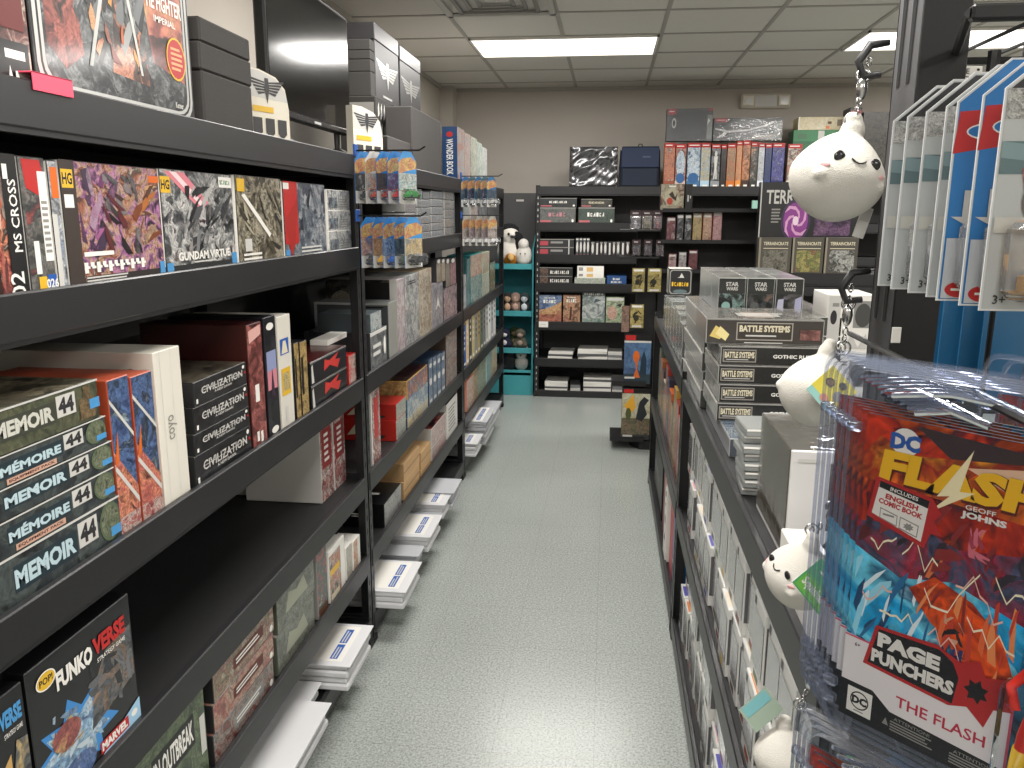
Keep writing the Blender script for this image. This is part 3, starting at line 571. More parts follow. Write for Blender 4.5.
# ---------------- fourth shelf
FUN = ['#0f1216', '#1e2a3a']
def funko(x0, x1, top, label, patch):
    return L(3, x0, x1, 700, top, .045, 'hero_game_box', label, 'board game', {'*': mat('#141417', .35, coat=.4)}, {'F': patch}, xf=-.842, h=None, group='hero game boxes', rot=0)
funko(27, 139, (24, 675), 'black boxed hero game with a red and white title standing on the fourth shelf',
      [('star', .38, .34, .42, .3, 9, mat('#3f87c8', .4)), ('star', .36, .33, .34, .24, 9, art('#2b5c9a #7fb8e0 #cfe4f2 #3a70b0', 22)), ('p', [(.5, .28), (.98, .4), (.98, .78), (.7, .74), (.55, .55)], art('#1e2024 #3c4046 #6c7074 #8a6a50 #22252a', 18))] + shards(18, ['#2a2c30', '#4a4e54', '#7c8084', '#b08a6a', '#1c1e22'], .5, .3, .97, .72, .1, 51) + shards(12, ['#5aa0d8', '#a8d0ec', '#2f6cae', '#e0eef8'], .1, .2, .6, .6, .07, 52) + shards(8, ['#a82c20', '#d8a040', '#e0c070'], .14, .32, .42, .52, .06, 53) + [ ('e', .27, .42, .13, .09, art('#7a1c16 #b8342a #d8a040', 24)), ('e', .34, .12, .17, .1, art('#1f4c94 #2f68b0 #c8ccd4', 24)),
       ('t', 'FUNKO', .4, .8, .125, WH, {'w': .34, 'b': .05}), ('t', 'VERSE', .75, .82, .125, RED, {'w': .34, 'b': .05}), ('t', 'STRATEGY GAME', .76, .715, .03, WH, {'w': .3}), ('e', .15, .87, .085, .06, WH), ('e', .15, .87, .075, .052, YEL), ('t', 'POP!', .15, .87, .045, BK, {'b': .03}),
       ('p', [(.5, .02), (1, .02), (1, .2), (.8, .14)], mat('#9cc4e0', .4)), ('r', .55, .06, .86, .145, RED), ('t', 'MARVEL', .705, .103, .06, WH, {'w': .28, 'b': .05}), ('e', .93, .12, .035, .025, WH)])
funko(-50, 24, (10, 690), 'black boxed hero game with blue title letters, cut off by the frame edge',
      [('star', .5, .4, .4, .26, 9, mat('#c8a060', .4)), ('t', 'FUNKO', .35, .83, .11, WH, {'w': .34, 'b': .05}), ('t', 'VERSE', .76, .85, .11, SKY, {'w': .36, 'b': .05}), ('t', 'STRATEGY GAME', .78, .75, .03, WH, {'w': .3}), ('p', [(.62, .3), (.98, .36), (.98, .66), (.8, .68)], art('#2a2c30 #6c6e70 #d8b050 #3c3e42', 20))])
ZOM = art('#e6ddd0 #d8c8b8 #a82a26 #7a1c1c #e8e0d4 #2a2220', 40)
for x0, x1, tp, lb in ((321, 333.5, (322, 424), 'white and red patterned box standing at the back end of the fourth shelf'), (334.5, 346, (336, 417), 'white and red patterned box nearer the rack post on the fourth shelf')):
    L(3, x0, x1, 470, tp, .26, 'patterned_box', lb, 'board game', {'*': LGY, 'F': ZOM}, {'F': [('r', .12, .42, .88, .92, mat('#7c2626', .4)), ('t', 'ZOMBIE', .5, .66, .5, WH, {'rot': 90, 'w': .4, 'vert': 1}) if 0 else ('bars', .3, .48, .7, .88, 5, LGY)]}, xf=-.9, group='white and red patterned boxes')
L(3, 296, 313, 455, (305, 445), .24, 'patterned_box', 'low white and red patterned box behind the diagonal brace', 'board game', {'*': LGY, 'F': ZOM}, xf=-1.0)
# ---------------- fifth shelf
zc = ZL[4]-BRD
GRN2 = art('#2a3a24 #4a5f38 #6c8050 #38482c', 18)
L(4, 128, 207, 735, None, .27, 'outbreak_game_box', 'olive green boxed game with a black title strip on the fifth shelf', 'board game', {'*': mat('#39452f', .4), 'F': GRN2, 'T': GRN2}, {'F': [('r', .22, .5, .82, .82, BK), ('t', 'IN OUTBREAK', .52, .66, .22, WH, {'w': .56, 'b': .03}), ('r', .9, .3, .98, .7, LGY), ('r', 0, .0, 1, .05, DG)]}, h=.225)
zs = zc
for k, (h, cl, lb, tt) in enumerate(((.075, '#5a2c22 #8c4030 #b0988c #6a6058 #c8beb4', 'bottom crowded red and grey game box of three stacked on the fifth shelf', 'MOST WANTED'), (.07, '#7a2c20 #b0442c #c89a7a #504038', 'middle red game box of three stacked on the fifth shelf', 'DANGER'), (.075, '#6a5a40 #a08a64 #8c3a2c #c8b898 #40382c', 'top tan and red game box of three stacked on the fifth shelf', 'HEROES'))):
    o, zs = L(4, 209, 275, 690-25*k, None, .27, 'adventure_game_box', lb, 'board game', {'*': DG, 'F': art(cl, 30), 'T': art(cl, 20)}, {'F': [('r', .3, .3, .8, .7, mat('#8c8a88', .4) if k == 0 else mat('#5a2018', .4)), ('bars', .34, .38, .76, .62, 2, WH), ('e', .94, .2, .03, .12, WH)]}, z=zs, h=h, group='adventure games on the fifth shelf')
zs = zc
for k, lb in enumerate(('lower grey green game box beside the adventure games', 'upper grey green game box beside the adventure games')):
    o, zs = L(4, 276.5, 316, 640-30*k, None, .27, 'grey_game_box', lb, 'board game', {'*': mat('#55584e', .4), 'F': art('#4a4e46 #6a7062 #8c9080 #55584e', 24), 'T': GY}, {'F': [('p', [(.2, .3), (.8, .3), (.7, .75), (.5, .6), (.3, .75)], mat('#9a9c8a', .4))]}, z=zs, h=.115, group='grey green games')
COMIC = '#2c4a6a #d8a82c #c0362a #e0d8c8 #38302a #4a7a54'
L(4, 318.5, 329, 610, (317, 552), .08, 'figure_box', 'boxed figure with a red top and grey base', 'toy box', {'*': GY, 'F': art('#7a2018 #b8382c #5a5c5e #3c6a54 #c8c0b4', 30)}, {'F': [('r', .1, .0, .9, .14, BRN)]})
L(4, 330, 346, 590, (330, 551), .08, 'figure_box', 'boxed figure with a white lid and colourful comic front', 'toy box', {'*': WH, 'F': art(COMIC, 36)}, {'F': [('r', .72, 0, 1, 1, WH), ('r', 0, .9, 1, 1, WH), ('r', .05, .5, .65, .62, YEL), ('r', .05, 0, .6, .14, CRM)]})
L(4, 347, 353, 580, (347, 547), .08, 'figure_box', 'narrow white boxed figure edge beside the comic box', 'toy box', {'*': WH, 'F': art('#e8e0d0 #c8c0b0 #d8d0c0', 36)})
L(4, 354, 361, 572, (354, 541), .08, 'figure_box', 'white box with an orange picture right against the rack post', 'toy box', {'*': WH, 'F': art('#d8581c #e88a3a #f0d8b8 #8c2a14', 40)}, {'F': [('r', .6, 0, 1, 1, WH)]})
# ---------------- flat trays on the lowest shelf, poking into the aisle
TRAY = mat('#dcdcde', .3, coat=.3); TRAYC = clear(haze=.55, hcol='#d4d6da', gloss=.35, rough=.12)
def tray(pn, pf, z, h, label, sheet=True, mt=None, d=.42, ext=0, group='flat trays on the lowest shelf', zb=None):
    A, B = (Vector(pn), Vector(pf)) if len(pn) == 3 else (at(pn[0], pn[1], 'Z', z), at(pf[0], pf[1], 'Z', z))
    y0, y1 = A.y-ext, B.y; x = (A.x+B.x)/2; w = y1-y0; c = (y0+y1)/2
    zb = z-h if zb is None else zb
    t = thing('storage_tray', label, 'tray', (x, c, zb), PI/2, group); H = z-zb; mt = mt or TRAY
    a = MB(); n = max(1, round(H/.022))
    for k in range(n):
        e = .006*(k % 2); a.box((-w/2+e, .004+e, H*k/n), (w/2-e, d, H*(k+1)/n-.001), mt, .006)
    a.box((-w/2-.004, -.006, H-.004), (w/2+.004, d, H), mt, .0018); a.build('tray', t)
    if sheet:
        a = MB(); a.box((-w/2+.02, .03, H+.0002), (w/2-.015, d-.03, H+.0012), WH)
        a.decals((-w/2+.02, .03, H+.0012), (1, 0, 0), (0, 1, 0), w-.035, d-.06, [('r', .06, .05, .46, .12, BLU), ('r', .5, .05, .9, .12, BLU), ('bars', .08, .06, .44, .11, 2, LGY), ('bars', .52, .06, .88, .11, 2, LGY)])
        a.build('label_sheet', t)
    return t
zf = ZL[5]+.0012
tray((268, 790), (339, 704), .185, .085, 'big white tray pack poking out furthest at the near end of the lowest shelf', False, ext=.05, zb=zf)
tray((300, 705), (325, 683), .16, .06, 'thin white tray tucked behind the big white tray pack', False, zb=zf, d=.3)
tray((346, 666), (374, 626), .205, .09, 'white tray pack with blue print by the foot of the first rack post', True, zb=zf)
tray((404, 592), (421, 562), .19, .08, 'white tray with a blue printed sheet just past the first rack post', True, zb=zf)
tray((418, 556), (423, 546), .16, .055, 'clouded grey tray behind the first blue printed tray of the second rack', False, TRAYC, zb=zf)
tray((430, 537), (440.5, 515), .19, .08, 'white tray with a blue printed sheet midway along the second rack', True, zb=zf)
tray((440, 514.5), (443, 508.5), .15, .045, 'clouded grey tray midway along the second rack', False, TRAYC, zb=zf)
tray((444.5, 505), (452.5, 489), .19, .08, 'white tray with a blue sheet beyond the midway tray of the second rack', True, zb=zf)
tray((454, 493), (459.5, 479), .2, .09, 'clouded grey tray at the end of the second rack', False, TRAYC, zb=zf)
tray((-.765, 4.73, 0), (-.765, 4.96, 0), .2, .06, 'small white tray at the start of the third rack', True, zb=zf)
tray((-.745, 5.0, 0), (-.745, 5.4, 0), .27, .13, 'tall clouded tray pile on the third rack', True, TRAYC, zb=zf)
tray((-.765, 5.45, 0), (-.765, 5.9, 0), .2, .09, 'clouded tray at the far end of the third rack', False, TRAYC, zb=zf)
# ================================================================== goods on the second and third wall racks
XM = -.848
# ---- top of the second rack
zt = ZL[0]-BRD
GLY = [('p', [(u-.05, v-.12), (u+.06, v-.04), (u+.03, v+.12), (u-.03, v+.05)], LGY) for u in (.15, .32, .49, .66, .83) for v in (.25, .55, .82)]
xg = -1.0
o, zg = L(0, 376, 392, 118, (380, 98), .16, 'glyph_box', 'dark grey box with rows of pale glyph marks under the winged boxes', 'box', {'*': mat('#2e2c2a', .7)}, {'F': GLY, 'L': [('r', .05, .7, .95, .92, GY)]}, xf=xg, b=.004)
o, z1 = L(0, 388, 411.5, 150, (398, 139), .09, 'foam_box', 'low grey box at the front edge under the glyph box', 'box', {'*': mat('#3f3c3a', .75, bump=.2, bscale=300)}, xf=-.87, b=.004)
o, z2 = L(0, 412.5, 441.5, 150, (425, 113), .12, 'foam_box', 'large plain grey box on the second rack before the blue spined book', 'box', {'*': mat('#3c3937', .75, var=.1, vscale=20, bump=.2, bscale=300)}, xf=-.86, b=.005)
L(0, 394, 421.5, 118, None, .16, 'foam_box', 'plain dark box behind the large grey box, under the second winged box', 'box', {'*': mat('#2e2c2a', .7)}, xf=xg, h=zg-(ZL[0]-BRD), b=.004)
for k, (x0, x1, zz, tp, lb) in enumerate(((375.5, 399, zg, (388, 33), 'black lidded box with a silver wing emblem, the one touching the television'), (400, 420.5, zg, (410, 53), 'black lidded box with a silver wing emblem, the one further from the television'))):
    xx, dp = -1.02, .15
    D = {'F': wings(.5, .46, .9, .42, SV) + [('r', .25, .1, .7, .135, SV), ('r', 0, .775, 1, .79, HOLE)], 'L': [('r', 0, .775, 1, .79, HOLE)]}
    y0 = at(x0, 70, 'X', xx).y; y1 = at(x1, 70, 'X', xx).y; h = at(tp[0], tp[1], 'X', xx).z-zz-.0005
    t = thing('winged_box', lb, 'box', (xx, (y0+y1)/2, zz+.0005), PI/2, 'black winged boxes'); w = y1-y0-.004
    m = MB(); m.box((-w/2+.002, .002, 0), (w/2-.002, dp-.002, h*.78), mat('#242325', .45), .003); m.decals((-w/2, .002, 0), (1, 0, 0), (0, 0, 1), w, h, wings(.5, .40, .9, .36, SV)+[('r', .28, .06, .66, .09, SV)]); m.build('body', t)
    m = MB(); m.box((-w/2, 0, h*.78), (w/2, dp, h), mat('#2e2d2f', .4), .003); m.build('lid', t)
# tray stack between the television and the winged boxes
zc = zg
TRG = mat('#3a3836', .8)
for k, (tp, lb) in enumerate((((365, 68), 'lowest grey foam tray of the stack behind the television'), ((364, 56), 'second grey foam tray of the stack behind the television'), ((363, 47), 'third grey foam tray of the stack behind the television'), ((362, 36), 'top grey foam tray of the stack behind the television'))):
    o, zc = L(0, 370.5, 374.5, 60, (372, tp[1]+4), .1, 'foam_tray', lb, 'tray', {'*': TRG}, xf=-1.02, z=zc+.0005, b=.003, group='foam trays')
0 and L(0, 352, 356, 110, (356, 46), .06, 'foam_box', 'tall dark box in the gap beside the television', 'box', {'*': mat('#2b2a2a', .6)}, xf=-1.12, b=.003)
cream(0, 362, 374, 130, (366, 107), 'cream box with a dark wing emblem in front of the glyph box', -.89)
# blue spined book and the row after it
L(0, 457.2, 464.5, 150, (458, 127), .085, 'blue_game_box', 'thick blue box with white lettering on top of the second rack', 'board game', {'*': mat('#103c6c', .4, coat=.3)}, {'F': [('r', 0, 0, 1, 1, art('#e0b098 #d88c74 #c8d0d8 #e8d0b8', 16, detail=.3))], 'L': [('t', 'WONDER BOOK', .5, .45, .13, WH, {'rot': -90, 'w': .66, 'vert': 1, 'b': .02}), ('e', .5, .86, .22, .05, RED)],}, xf=XM)
row = [(465.2, 470.5, 134, '#e8d8c8 #d8a08c #b8c4cc #e0b8a0', 'pastel game box standing behind the blue box'), (471.5, 477, 138, '#cfd4c4 #8ca48c #e0dccc #6a8078', 'pale green game box in the row on the third rack'), (477.5, 482, 143, '#a8c4b8 #d8dccc #7a9c98 #c4ccc0', 'mint game box in the row on the third rack'), (482.5, 487, 148, '#c8ccca #9aa4a8 #d8d8d4 #808a8c', 'grey white game box at the end of the row on the third rack')]
for x0, x1, yt, cl, lb in row:
    L(0, x0, x1, 165, ((x0+x1)/2, yt), .2, 'tall_game_box', lb, 'board game', {'*': LGY, 'F': art(cl, 22), 'L': art(cl, 22)}, xf=XM, group='tall games on the third rack')
m = MB()
# ---- generic builder: fill a stretch of a shelf with upright or stacked boxes
def fill(lv, spans, ym, labels, name, cat, group, depth=.2, xf=XM):
    for (x0, x1, top, cl, D), lb in zip(spans, labels):
        f = art(cl, 34) if isinstance(cl, str) and ' ' in cl else mat(cl, .4, coat=.2)
        sd = cl.split()[0]; sd = mat(sd, .45, coat=.15)
        L(lv, x0, x1, ym, top, depth, name, lb, cat, {'*': sd, 'F': f, 'T': mat(cl.split()[-1], .45)}, {'F': D or []}, xf=xf, group=group, b=.001)
# second shelf of the second rack: columns of clear card cases
zc0 = ZL[1]-BRD
cols = [(406, 417, 238, 4, '#c8b8b4 #d8c8c0 #a890a0', 'pink'), (418, 431, 235, 6, '#d8d8d8 #b0b4ba #e8e4dc', 'silver'), (432, 444, 233, 6, '#b8c4d0 #d8dce0 #c8c0cc', 'pale blue'), (445, 455, 231, 5, '#c0b8a8 #d8cfc0 #a8a098', 'sandy')]
for ci, (x0, x1, ym, n, cl, cn) in enumerate(cols):
    zc = zc0; top = at(x0, 190+3*(ci == 0)*4, 'X', XM).z
    for k in range(n):
        h = (top-zc0)/n
        pos = 'bottom' if k == 0 else 'top' if k == n-1 else ('second', 'third', 'fourth', 'fifth')[k-1]
        lb = '%s clear card case, %s in the %s stack by the hanging cards' % (cn, pos if k in (0, n-1) else pos+' up', cn)
        y0 = at(x0, ym, 'X', XM).y; y1 = at(x1, ym, 'X', XM).y; w = y1-y0-.004
        t = thing('card_case', lb, 'card case', (XM, (y0+y1)/2, zc), PI/2, 'clear card cases')
        m = MB(); m.box((-w/2+.003, .003, .002), (w/2-.003, .1, h-.004), {'*': WH, 'F': art(cl, 50)}, .001); m.build('cards', t)
        m = MB(); m.box((-w/2, 0, 0), (w/2, .104, h-.001), clear(gloss=.3, haze=.12), .002); m.build('case', t)
        zc += h
# second shelf of the third rack, far end
fill(1, [(463.5, 470, (466, 196), '#c8d4d0 #8aa0a0 #e0d8c8', []), (470.5, 478, (474, 199), '#d8d0c8 #a89890 #6a6460', []), (478.5, 487, (482, 202), '#3a3c40 #6c7078 #a8a8a4', []), (487.5, 496, (491, 205), '#2c2e32 #55585c #8c8c88', [])], 226,
     ['pale small box behind the far rack of hanging cards, nearest the post', 'beige small box behind the far rack of hanging cards', 'grey small box behind the far rack of hanging cards', 'dark small box deep at the end behind the hanging cards'], 'small_box', 'box', 'boxes behind the hanging cards')
# third shelf, second rack
o, zz = L(2, 370.5, 387, 352, (375, 331), .25, 'scenery_game_box', 'flat dark boxed game with a pale top lying beside the rack post', 'board game', {'*': mat('#3a3d3f', .35, coat=.4), 'T': art('#1e2a30 #5a6a70 #c8ccc8', 24), 'F': art('#3a3d3f #6c7072 #a8aaa8', 30)}, {'F': [('r', 0, .9, 1, 1, LGY), ('bars', .15, .3, .7, .7, 2, LGY), ('e', .86, .5, .07, .25, WH)]})
L(2, 371, 382, 340, (376, 312), .2, 'scenery_game_box', 'small boxed game in pale blue grey resting on the flat dark game', 'board game', {'*': mat('#5a6468', .35, coat=.4), 'F': art('#5a6c74 #a8b8bc #d8dcd8 #3a4448', 40)}, z=zz+.0005)
L(2, 383, 398, 325, (385, 302), .12, 'grey_game_box', 'plain grey boxed game upright with a dark mesh front', 'board game', {'*': mat('#6a6c6c', .35, coat=.4), 'F': mat('#545858', .35, coat=.4)}, {'F': [('bars', .3, .88, .9, .92, 1, BK)], 'L': [('bars', .15, .88, .5, .93, 1, BK)]}, xf=-.93) if 0 else None
L(2, 388.5, 397, 325, (391, 302), .3, 'grey_game_box', 'grey upright boxed game with a dull grey face toward the aisle entrance', 'board game', {'*': mat('#6e7070', .35, coat=.4), 'L': mat('#5c6060', .35, coat=.4), 'F': mat('#85857f', .4)}, {'L': [('bars', .55, .9, .95, .94, 1, BK), ('r', 0, 0, .04, 1, LGY), ('r', 0, .96, 1, 1, LGY)]})
L(2, 397.5, 405, 320, (399, 279), .3, 'pale_game_box', 'tall pale pinkish boxed game upright on the second rack', 'board game', {'*': mat('#b8aeb0', .35, coat=.4), 'F': art('#b8a8ac #d8d0d0 #a8808c #c8bcbc', 30), 'L': art('#1a1a1c #2c2a28 #6a6456 #8c8478', 14)}, {'L': [('r', .5, .0, 1, .96, mat('#1c1b1c', .4)), ('e', .22, .55, .2, .3, art('#7a7464 #a8a08c #4a4640', 30)), ('r', .9, .0, 1, 1, WH)]})
L(2, 405.5, 419.5, 318, (409, 275), .3, 'pale_game_box', 'silver grey boxed game upright between the pale pink and tan ones', 'board game', {'*': mat('#9a9a98', .35, coat=.4), 'F': art('#a8aaa8 #d0d0cc #7c7e80 #bcb4b0', 22)}, {'F': [('bars', .2, .86, .9, .92, 2, DG)]})
L(2, 420, 432, 310, (423, 270), .3, 'pale_game_box', 'tan and brown boxed game upright on the second rack', 'board game', {'*': mat('#a89880', .35, coat=.4), 'F': art('#b8a488 #8c7258 #d0c4ac #6a5848', 26)})
L(2, 432.5, 443, 300, (436, 283), .25, 'pale_game_box', 'lavender grey low boxed game beside the tan one', 'board game', {'*': mat('#8c8890', .35, coat=.4), 'F': art('#8c8890 #b4b0b8 #6c6870 #c8c0c4', 26)}, {'F': [('p', [(.3, .4), (.5, .7), (.7, .4), (.5, .5)], LGY)]})
o, zz = L(2, 443.5, 457, 300, (450, 286), .2, 'skull_game_box', 'dark boxed game with pale pink figures under the small figures row', 'board game', {'*': DG, 'F': art('#1a1a1c #3a3438 #c8b4b8 #8c4a58 #2c2a2c', 30)})
for k, (x0, x1, cl, lb) in enumerate(((436.5, 441, '#6a5c48 #a8947a #3a342c', 'first small tan deck box from the aisle end of the row under the card cases'), (441.2, 445.5, '#7a6c58 #b8a488 #463e34', 'second small tan deck box in the row under the card cases'), (445.7, 450, '#6a5f52 #9c8c78 #38322c', 'third small tan deck box in the row under the card cases'), (450.2, 456, '#3a3234 #a85a64 #d8c8c8', 'small dark deck box with a pink figure in the row under the card cases'))):
    L(2, x0, x1, 272, (x0+2, 259-k*.3), .09, 'deck_box', lb, 'deck box', {'*': DG, 'F': art(cl, 60)}, {'F': [('r', 0, .82, 1, 1, mat('#3a3638', .4)), ('e', .5, .9, .3, .08, LGY)]}, z=zz+.0006 if k > 1 else at(440, 283, 'X', XM).z+.0006, group='tan deck boxes')
# third shelf, third rack
fill(2, [(463, 466.5, (464, 275), '#8c949a #c8ccd0 #5a6468', []), (467, 470, (468, 259), '#3a6a6c #6aa0a0 #2a4a4c', [])], 300, ['narrow silver box at the start of the third rack', 'slim dark teal box at the start of the third rack'], 'small_box', 'box', 'third rack boxes', .1)
for k, (x0, x1, ya, yb, cl, lb) in enumerate(((470.5, 482, 300, 276, '#2a5a5c #4c9090 #c8d4c8 #1c3436', 'lower teal boxed figure on the third rack'), (470.5, 482, None, 254, '#3a8488 #c86a3a #e0d0b8 #2f7072', 'upper teal boxed figure with an orange picture on the third rack'), (482.5, 489.5, 297, 273, '#8ca88c #d8d4c0 #5a7868', 'lower pale boxed figure at the end of the third rack'), (482.5, 489.5, None, 252, '#d8c8a0 #a88c68 #e8e0cc', 'upper cream boxed figure at the end of the third rack'))):
    if ya: zz = ZL[2]-BRD
    o, zz = L(2, x0, x1, 285, ((x0+x1)/2, yb), .15, 'boxed_figure', lb, 'toy box', {'*': mat('#2f8286', .4) if k < 2 else mat('#a8b8a0', .4), 'F': art(cl, 30), 'L': mat('#2f8084', .4) if k < 2 else mat('#c8c0a0', .4)}, {'L': [('r', .15, .1, .7, .8, art(cl, 30))]}, z=zz+.0006, group='teal boxed figures')
L(2, 490, 495, 275, (492, 262), .12, 'small_box', 'tiny yellow and black box at the far end of the third shelf', 'box', {'*': BK, 'F': art('#d8c048 #2a2a24 #e8e0b8', 40)})
# fourth shelf, second rack
L(3, 372.5, 381.5, 460, (376, 389), .03, 'patterned_board', 'upright white and red patterned game beside the second post', 'board game', {'*': LGY, 'F': ZOM}, {'F': [('r', 0, .02, .06, .98, WH), ('r', .3, .35, .75, .9, mat('#a83232', .4))]})
zr = ZL[3]-BRD
for k, lb in enumerate(('lower red game box with a cream stripe on the fourth shelf', 'upper red game box with a cream stripe on the fourth shelf')):
    o, zr = L(3, 396, 406, 425-18*k, ((400, 417), (400, 401))[k], .3, 'red_game_box', lb, 'board game', {'*': mat('#a82420', .4, coat=.3), 'L': mat('#b0281f', .4, coat=.3), 'F': art('#c8c0a8 #8c948c #d8d4c4', 40)}, {'L': [('p', [(.3, .25), (.42, .3), (.6, .8), (.45, .9), (.38, .6)], CRM), ('p', [(.62, .2), (.8, .1), (.85, .25), (.66, .4)], DG)]}, z=zr, group='red striped games')
zr = ZL[3]-BRD
for k, (yb, cl, lb) in enumerate(((411, '#3a6a8c #c8ccc0 #d8b050 #5a7a94', 'bottom pale boxed game in the yellow and blue stack of the fourth shelf'), (393, '#b8c4c8 #4a7a9c #d8d8cc #6a8aa0', 'light blue boxed game in the middle of the yellow and blue stack'), (374, '#d8b040 #c85a28 #2a5a84 #e0d0a0', 'yellow boxed game with a red spot on top of the yellow and blue stack'))):
    o, zr = L(3, 407, 428, 395, (412, yb+3), .3, 'stacked_game_box', lb, 'board game', {'*': mat(('#8c9c9c', '#2f6484', '#c8a040')[k], .4, coat=.2), 'F': art(cl, 30), 'T': art('#2a1a1c #5a2a2a #1c1a1e #a88c6a', 20), 'L': art(('#4a6a70 #2a4a5c #8c9c90', '#24607c #3a86a0 #1c4a64', '#d8a83a #c89028 #e0bc58')[k], 10)}, {'L': [('e', .35, .5, .12, .3, mat('#a8441f', .4))] if k == 2 else []}, z=zr, group='yellow and blue stack')
for k in range(4):
    x0 = 429+k*4.2
    L(3, x0, x0+3.9, 395, (x0+1, 359-k*2.2), .25, 'blue_spined_box', ('first', 'second', 'third', 'fourth')[k]+' of four dark blue spines on the fourth shelf, counted from the aisle end', 'board game', {'*': mat('#2a3a50', .4, coat=.3), 'F': art('#2c4460 #4a6a8c #8ca0b4 #1c2a3c', 40)}, {'F': [('e', .5, .85, .3, .05, LGY), ('e', .5, .5, .3, .08, LGY), ('r', .2, .05, .8, .12, LGY)]}, group='dark blue spines')
zr = ZL[3]-BRD
for k, lb in enumerate(('lower brown pictured game box at the end of the second rack', 'upper brown pictured game box at the end of the second rack')):
    o, zr = L(3, 446, 457, 380-20*k, ((450, 356), (450, 332))[k], .25, 'picture_game_box', lb, 'board game', {'*': mat('#4a3c34', .4, coat=.2), 'F': art('#3a2c28 #a86a4a #7c8c94 #d0b090 #2c2628', 26)}, z=zr, group='brown pictured games')
# fourth shelf, third rack: a row of thin spines
SP = [('#1f4f94', 326, 'blue'), ('#c8b088', 318, 'tan'), ('#3a3a38', 313, 'black'), ('#b8aa78', 314, 'khaki'), ('#8c8c84', 311, 'grey'), ('#a89468', 309, 'straw'), ('#5c6a5c', 306, 'moss'), ('#7c7c7a', 304, 'slate'), ('#b0b0ac', 300, 'silver'), ('#d4d4d0', 296, 'white'), ('#9aa0a4', 296, 'steel'), ('#c4c4c0', 293, 'chalk')]
x = 463.3
for i, (c, yt, nm) in enumerate(SP):
    wd = 3.0-.05*i
    L(3, x, x+wd-.25, 350-2*i, (x+1, yt), .22, 'rulebook', '%s spine in the upright book row on the third rack, number %s from the post' % (nm, ('one', 'two', 'three', 'four', 'five', 'six', 'seven', 'eight', 'nine', 'ten', 'eleven', 'twelve')[i]), 'book', {'*': mat(c, .45, coat=.15)}, {'F': [('r', .2, .06, .8, .12, WH), ('bars', .3, .4, .7, .9, 4, DG if i > 3 else LGY)]}, group='upright books on the third rack', b=.002)
    x += wd
# fifth shelf, second rack
zr = ZL[4]-BRD
L(4, 384.5, 402, 520, (390, 497), .3, 'low_game_box', 'black topped game box with a red picture low on the second rack', 'board game', {'*': BK, 'F': art('#8c8c8a #b0b0ac #6c6c6a', 30), 'T': mat('#18181a', .35, coat=.3)}, {'T': [('r', .1, .5, .3, .9, mat('#7a241c', .4)), ('bars', .4, .1, .5, .7, 2, WH)], 'L': [('bars', .55, .4, .7, .6, 2, WH), ('p', [(.1, .7), (.3, .75), (.3, .95), (.1, .95)], RED)]})
WOODB = mat('#b9966a', .55, var=.18, vscale=12)
zr = ZL[4]-BRD
for k, (x0, x1, yy, lb) in enumerate(((404, 420, (409, 476), 'lower tan wooden box nearest the black topped game'), (404, 420, (409, 458), 'upper tan wooden box nearest the black topped game'))):
    o, zr = L(4, x0, x1, 495-18*k, yy, .3, 'wooden_box', lb, 'box', {'*': WOODB}, {'F': [('r', 0, .46, 1, .5, BRN)]}, z=zr, group='tan wooden boxes')
zr = ZL[4]-BRD
for k, (yy, lb) in enumerate((((425, 465), 'lower tan wooden box beside the red topped games'), ((425, 448), 'upper tan wooden box beside the red topped games'))):
    o, zr = L(4, 421, 431, 475-15*k, yy, .3, 'wooden_box', lb, 'box', {'*': WOODB}, {'F': [('r', 0, .46, 1, .5, BRN)]}, z=zr, group='tan wooden boxes')
zr = ZL[4]-BRD
o, zr = L(4, 431.8, 446, 450, (436, 443), .3, 'white_game_box', 'white boxed game under the red topped game low on the second rack', 'board game', {'*': LGY, 'F': art('#d8d0c8 #b8b0a8 #c86a5c #e8e4dc', 40)})
L(4, 431.8, 446, 440, (436, 424), .3, 'red_topped_box', 'boxed game with a red and black top low on the second rack', 'board game', {'*': LGY, 'T': art('#a8201c #c83028 #1c1416 #5a1a18', 14), 'F': art('#e0d8d0 #c89088 #a8a4a0', 40)}, z=zr)
L(4, 446.8, 457.5, 425, (450, 401), .3, 'white_game_box', 'white boxed game with fine grey print at the end of the second rack', 'board game', {'*': LGY, 'F': mat('#d4d2cc', .4), 'T': DG}, {'F': [('bars', .15, .15, .85, .85, 7, GY)]})
# fifth shelf, third rack
for x0, x1, yt, cl, lb in ((467, 473, 378, '#b8482c #d89078 #e8dccc #8c3a2a', 'orange boxed game at the start of the low shelf of the third rack'), (473.5, 479, 368, '#d8c8a8 #b89c70 #8c7c60', 'beige boxed game on the low shelf of the third rack'), (479.5, 486, 358, '#c8b84a #6a9a94 #e0dcb0 #3c6c70', 'yellow and teal boxed game on the low shelf of the third rack'), (486.5, 491.5, 352, '#6aa0a4 #a8c8c4 #4a7c84', 'pale blue boxed game on the low shelf of the third rack'), (492, 497, 348, '#d8cfa8 #a8946a #e8e2c8', 'cream boxed game at the end of the low shelf of the third rack')):
    L(4, x0, x1, 400-1.5*(x0-467), ((x0+x1)/2, yt), .2, 'low_shelf_game_box', lb, 'board game', {'*': mat(cl.split()[1], .4), 'F': art(cl, 34)}, group='games low on the third rack')
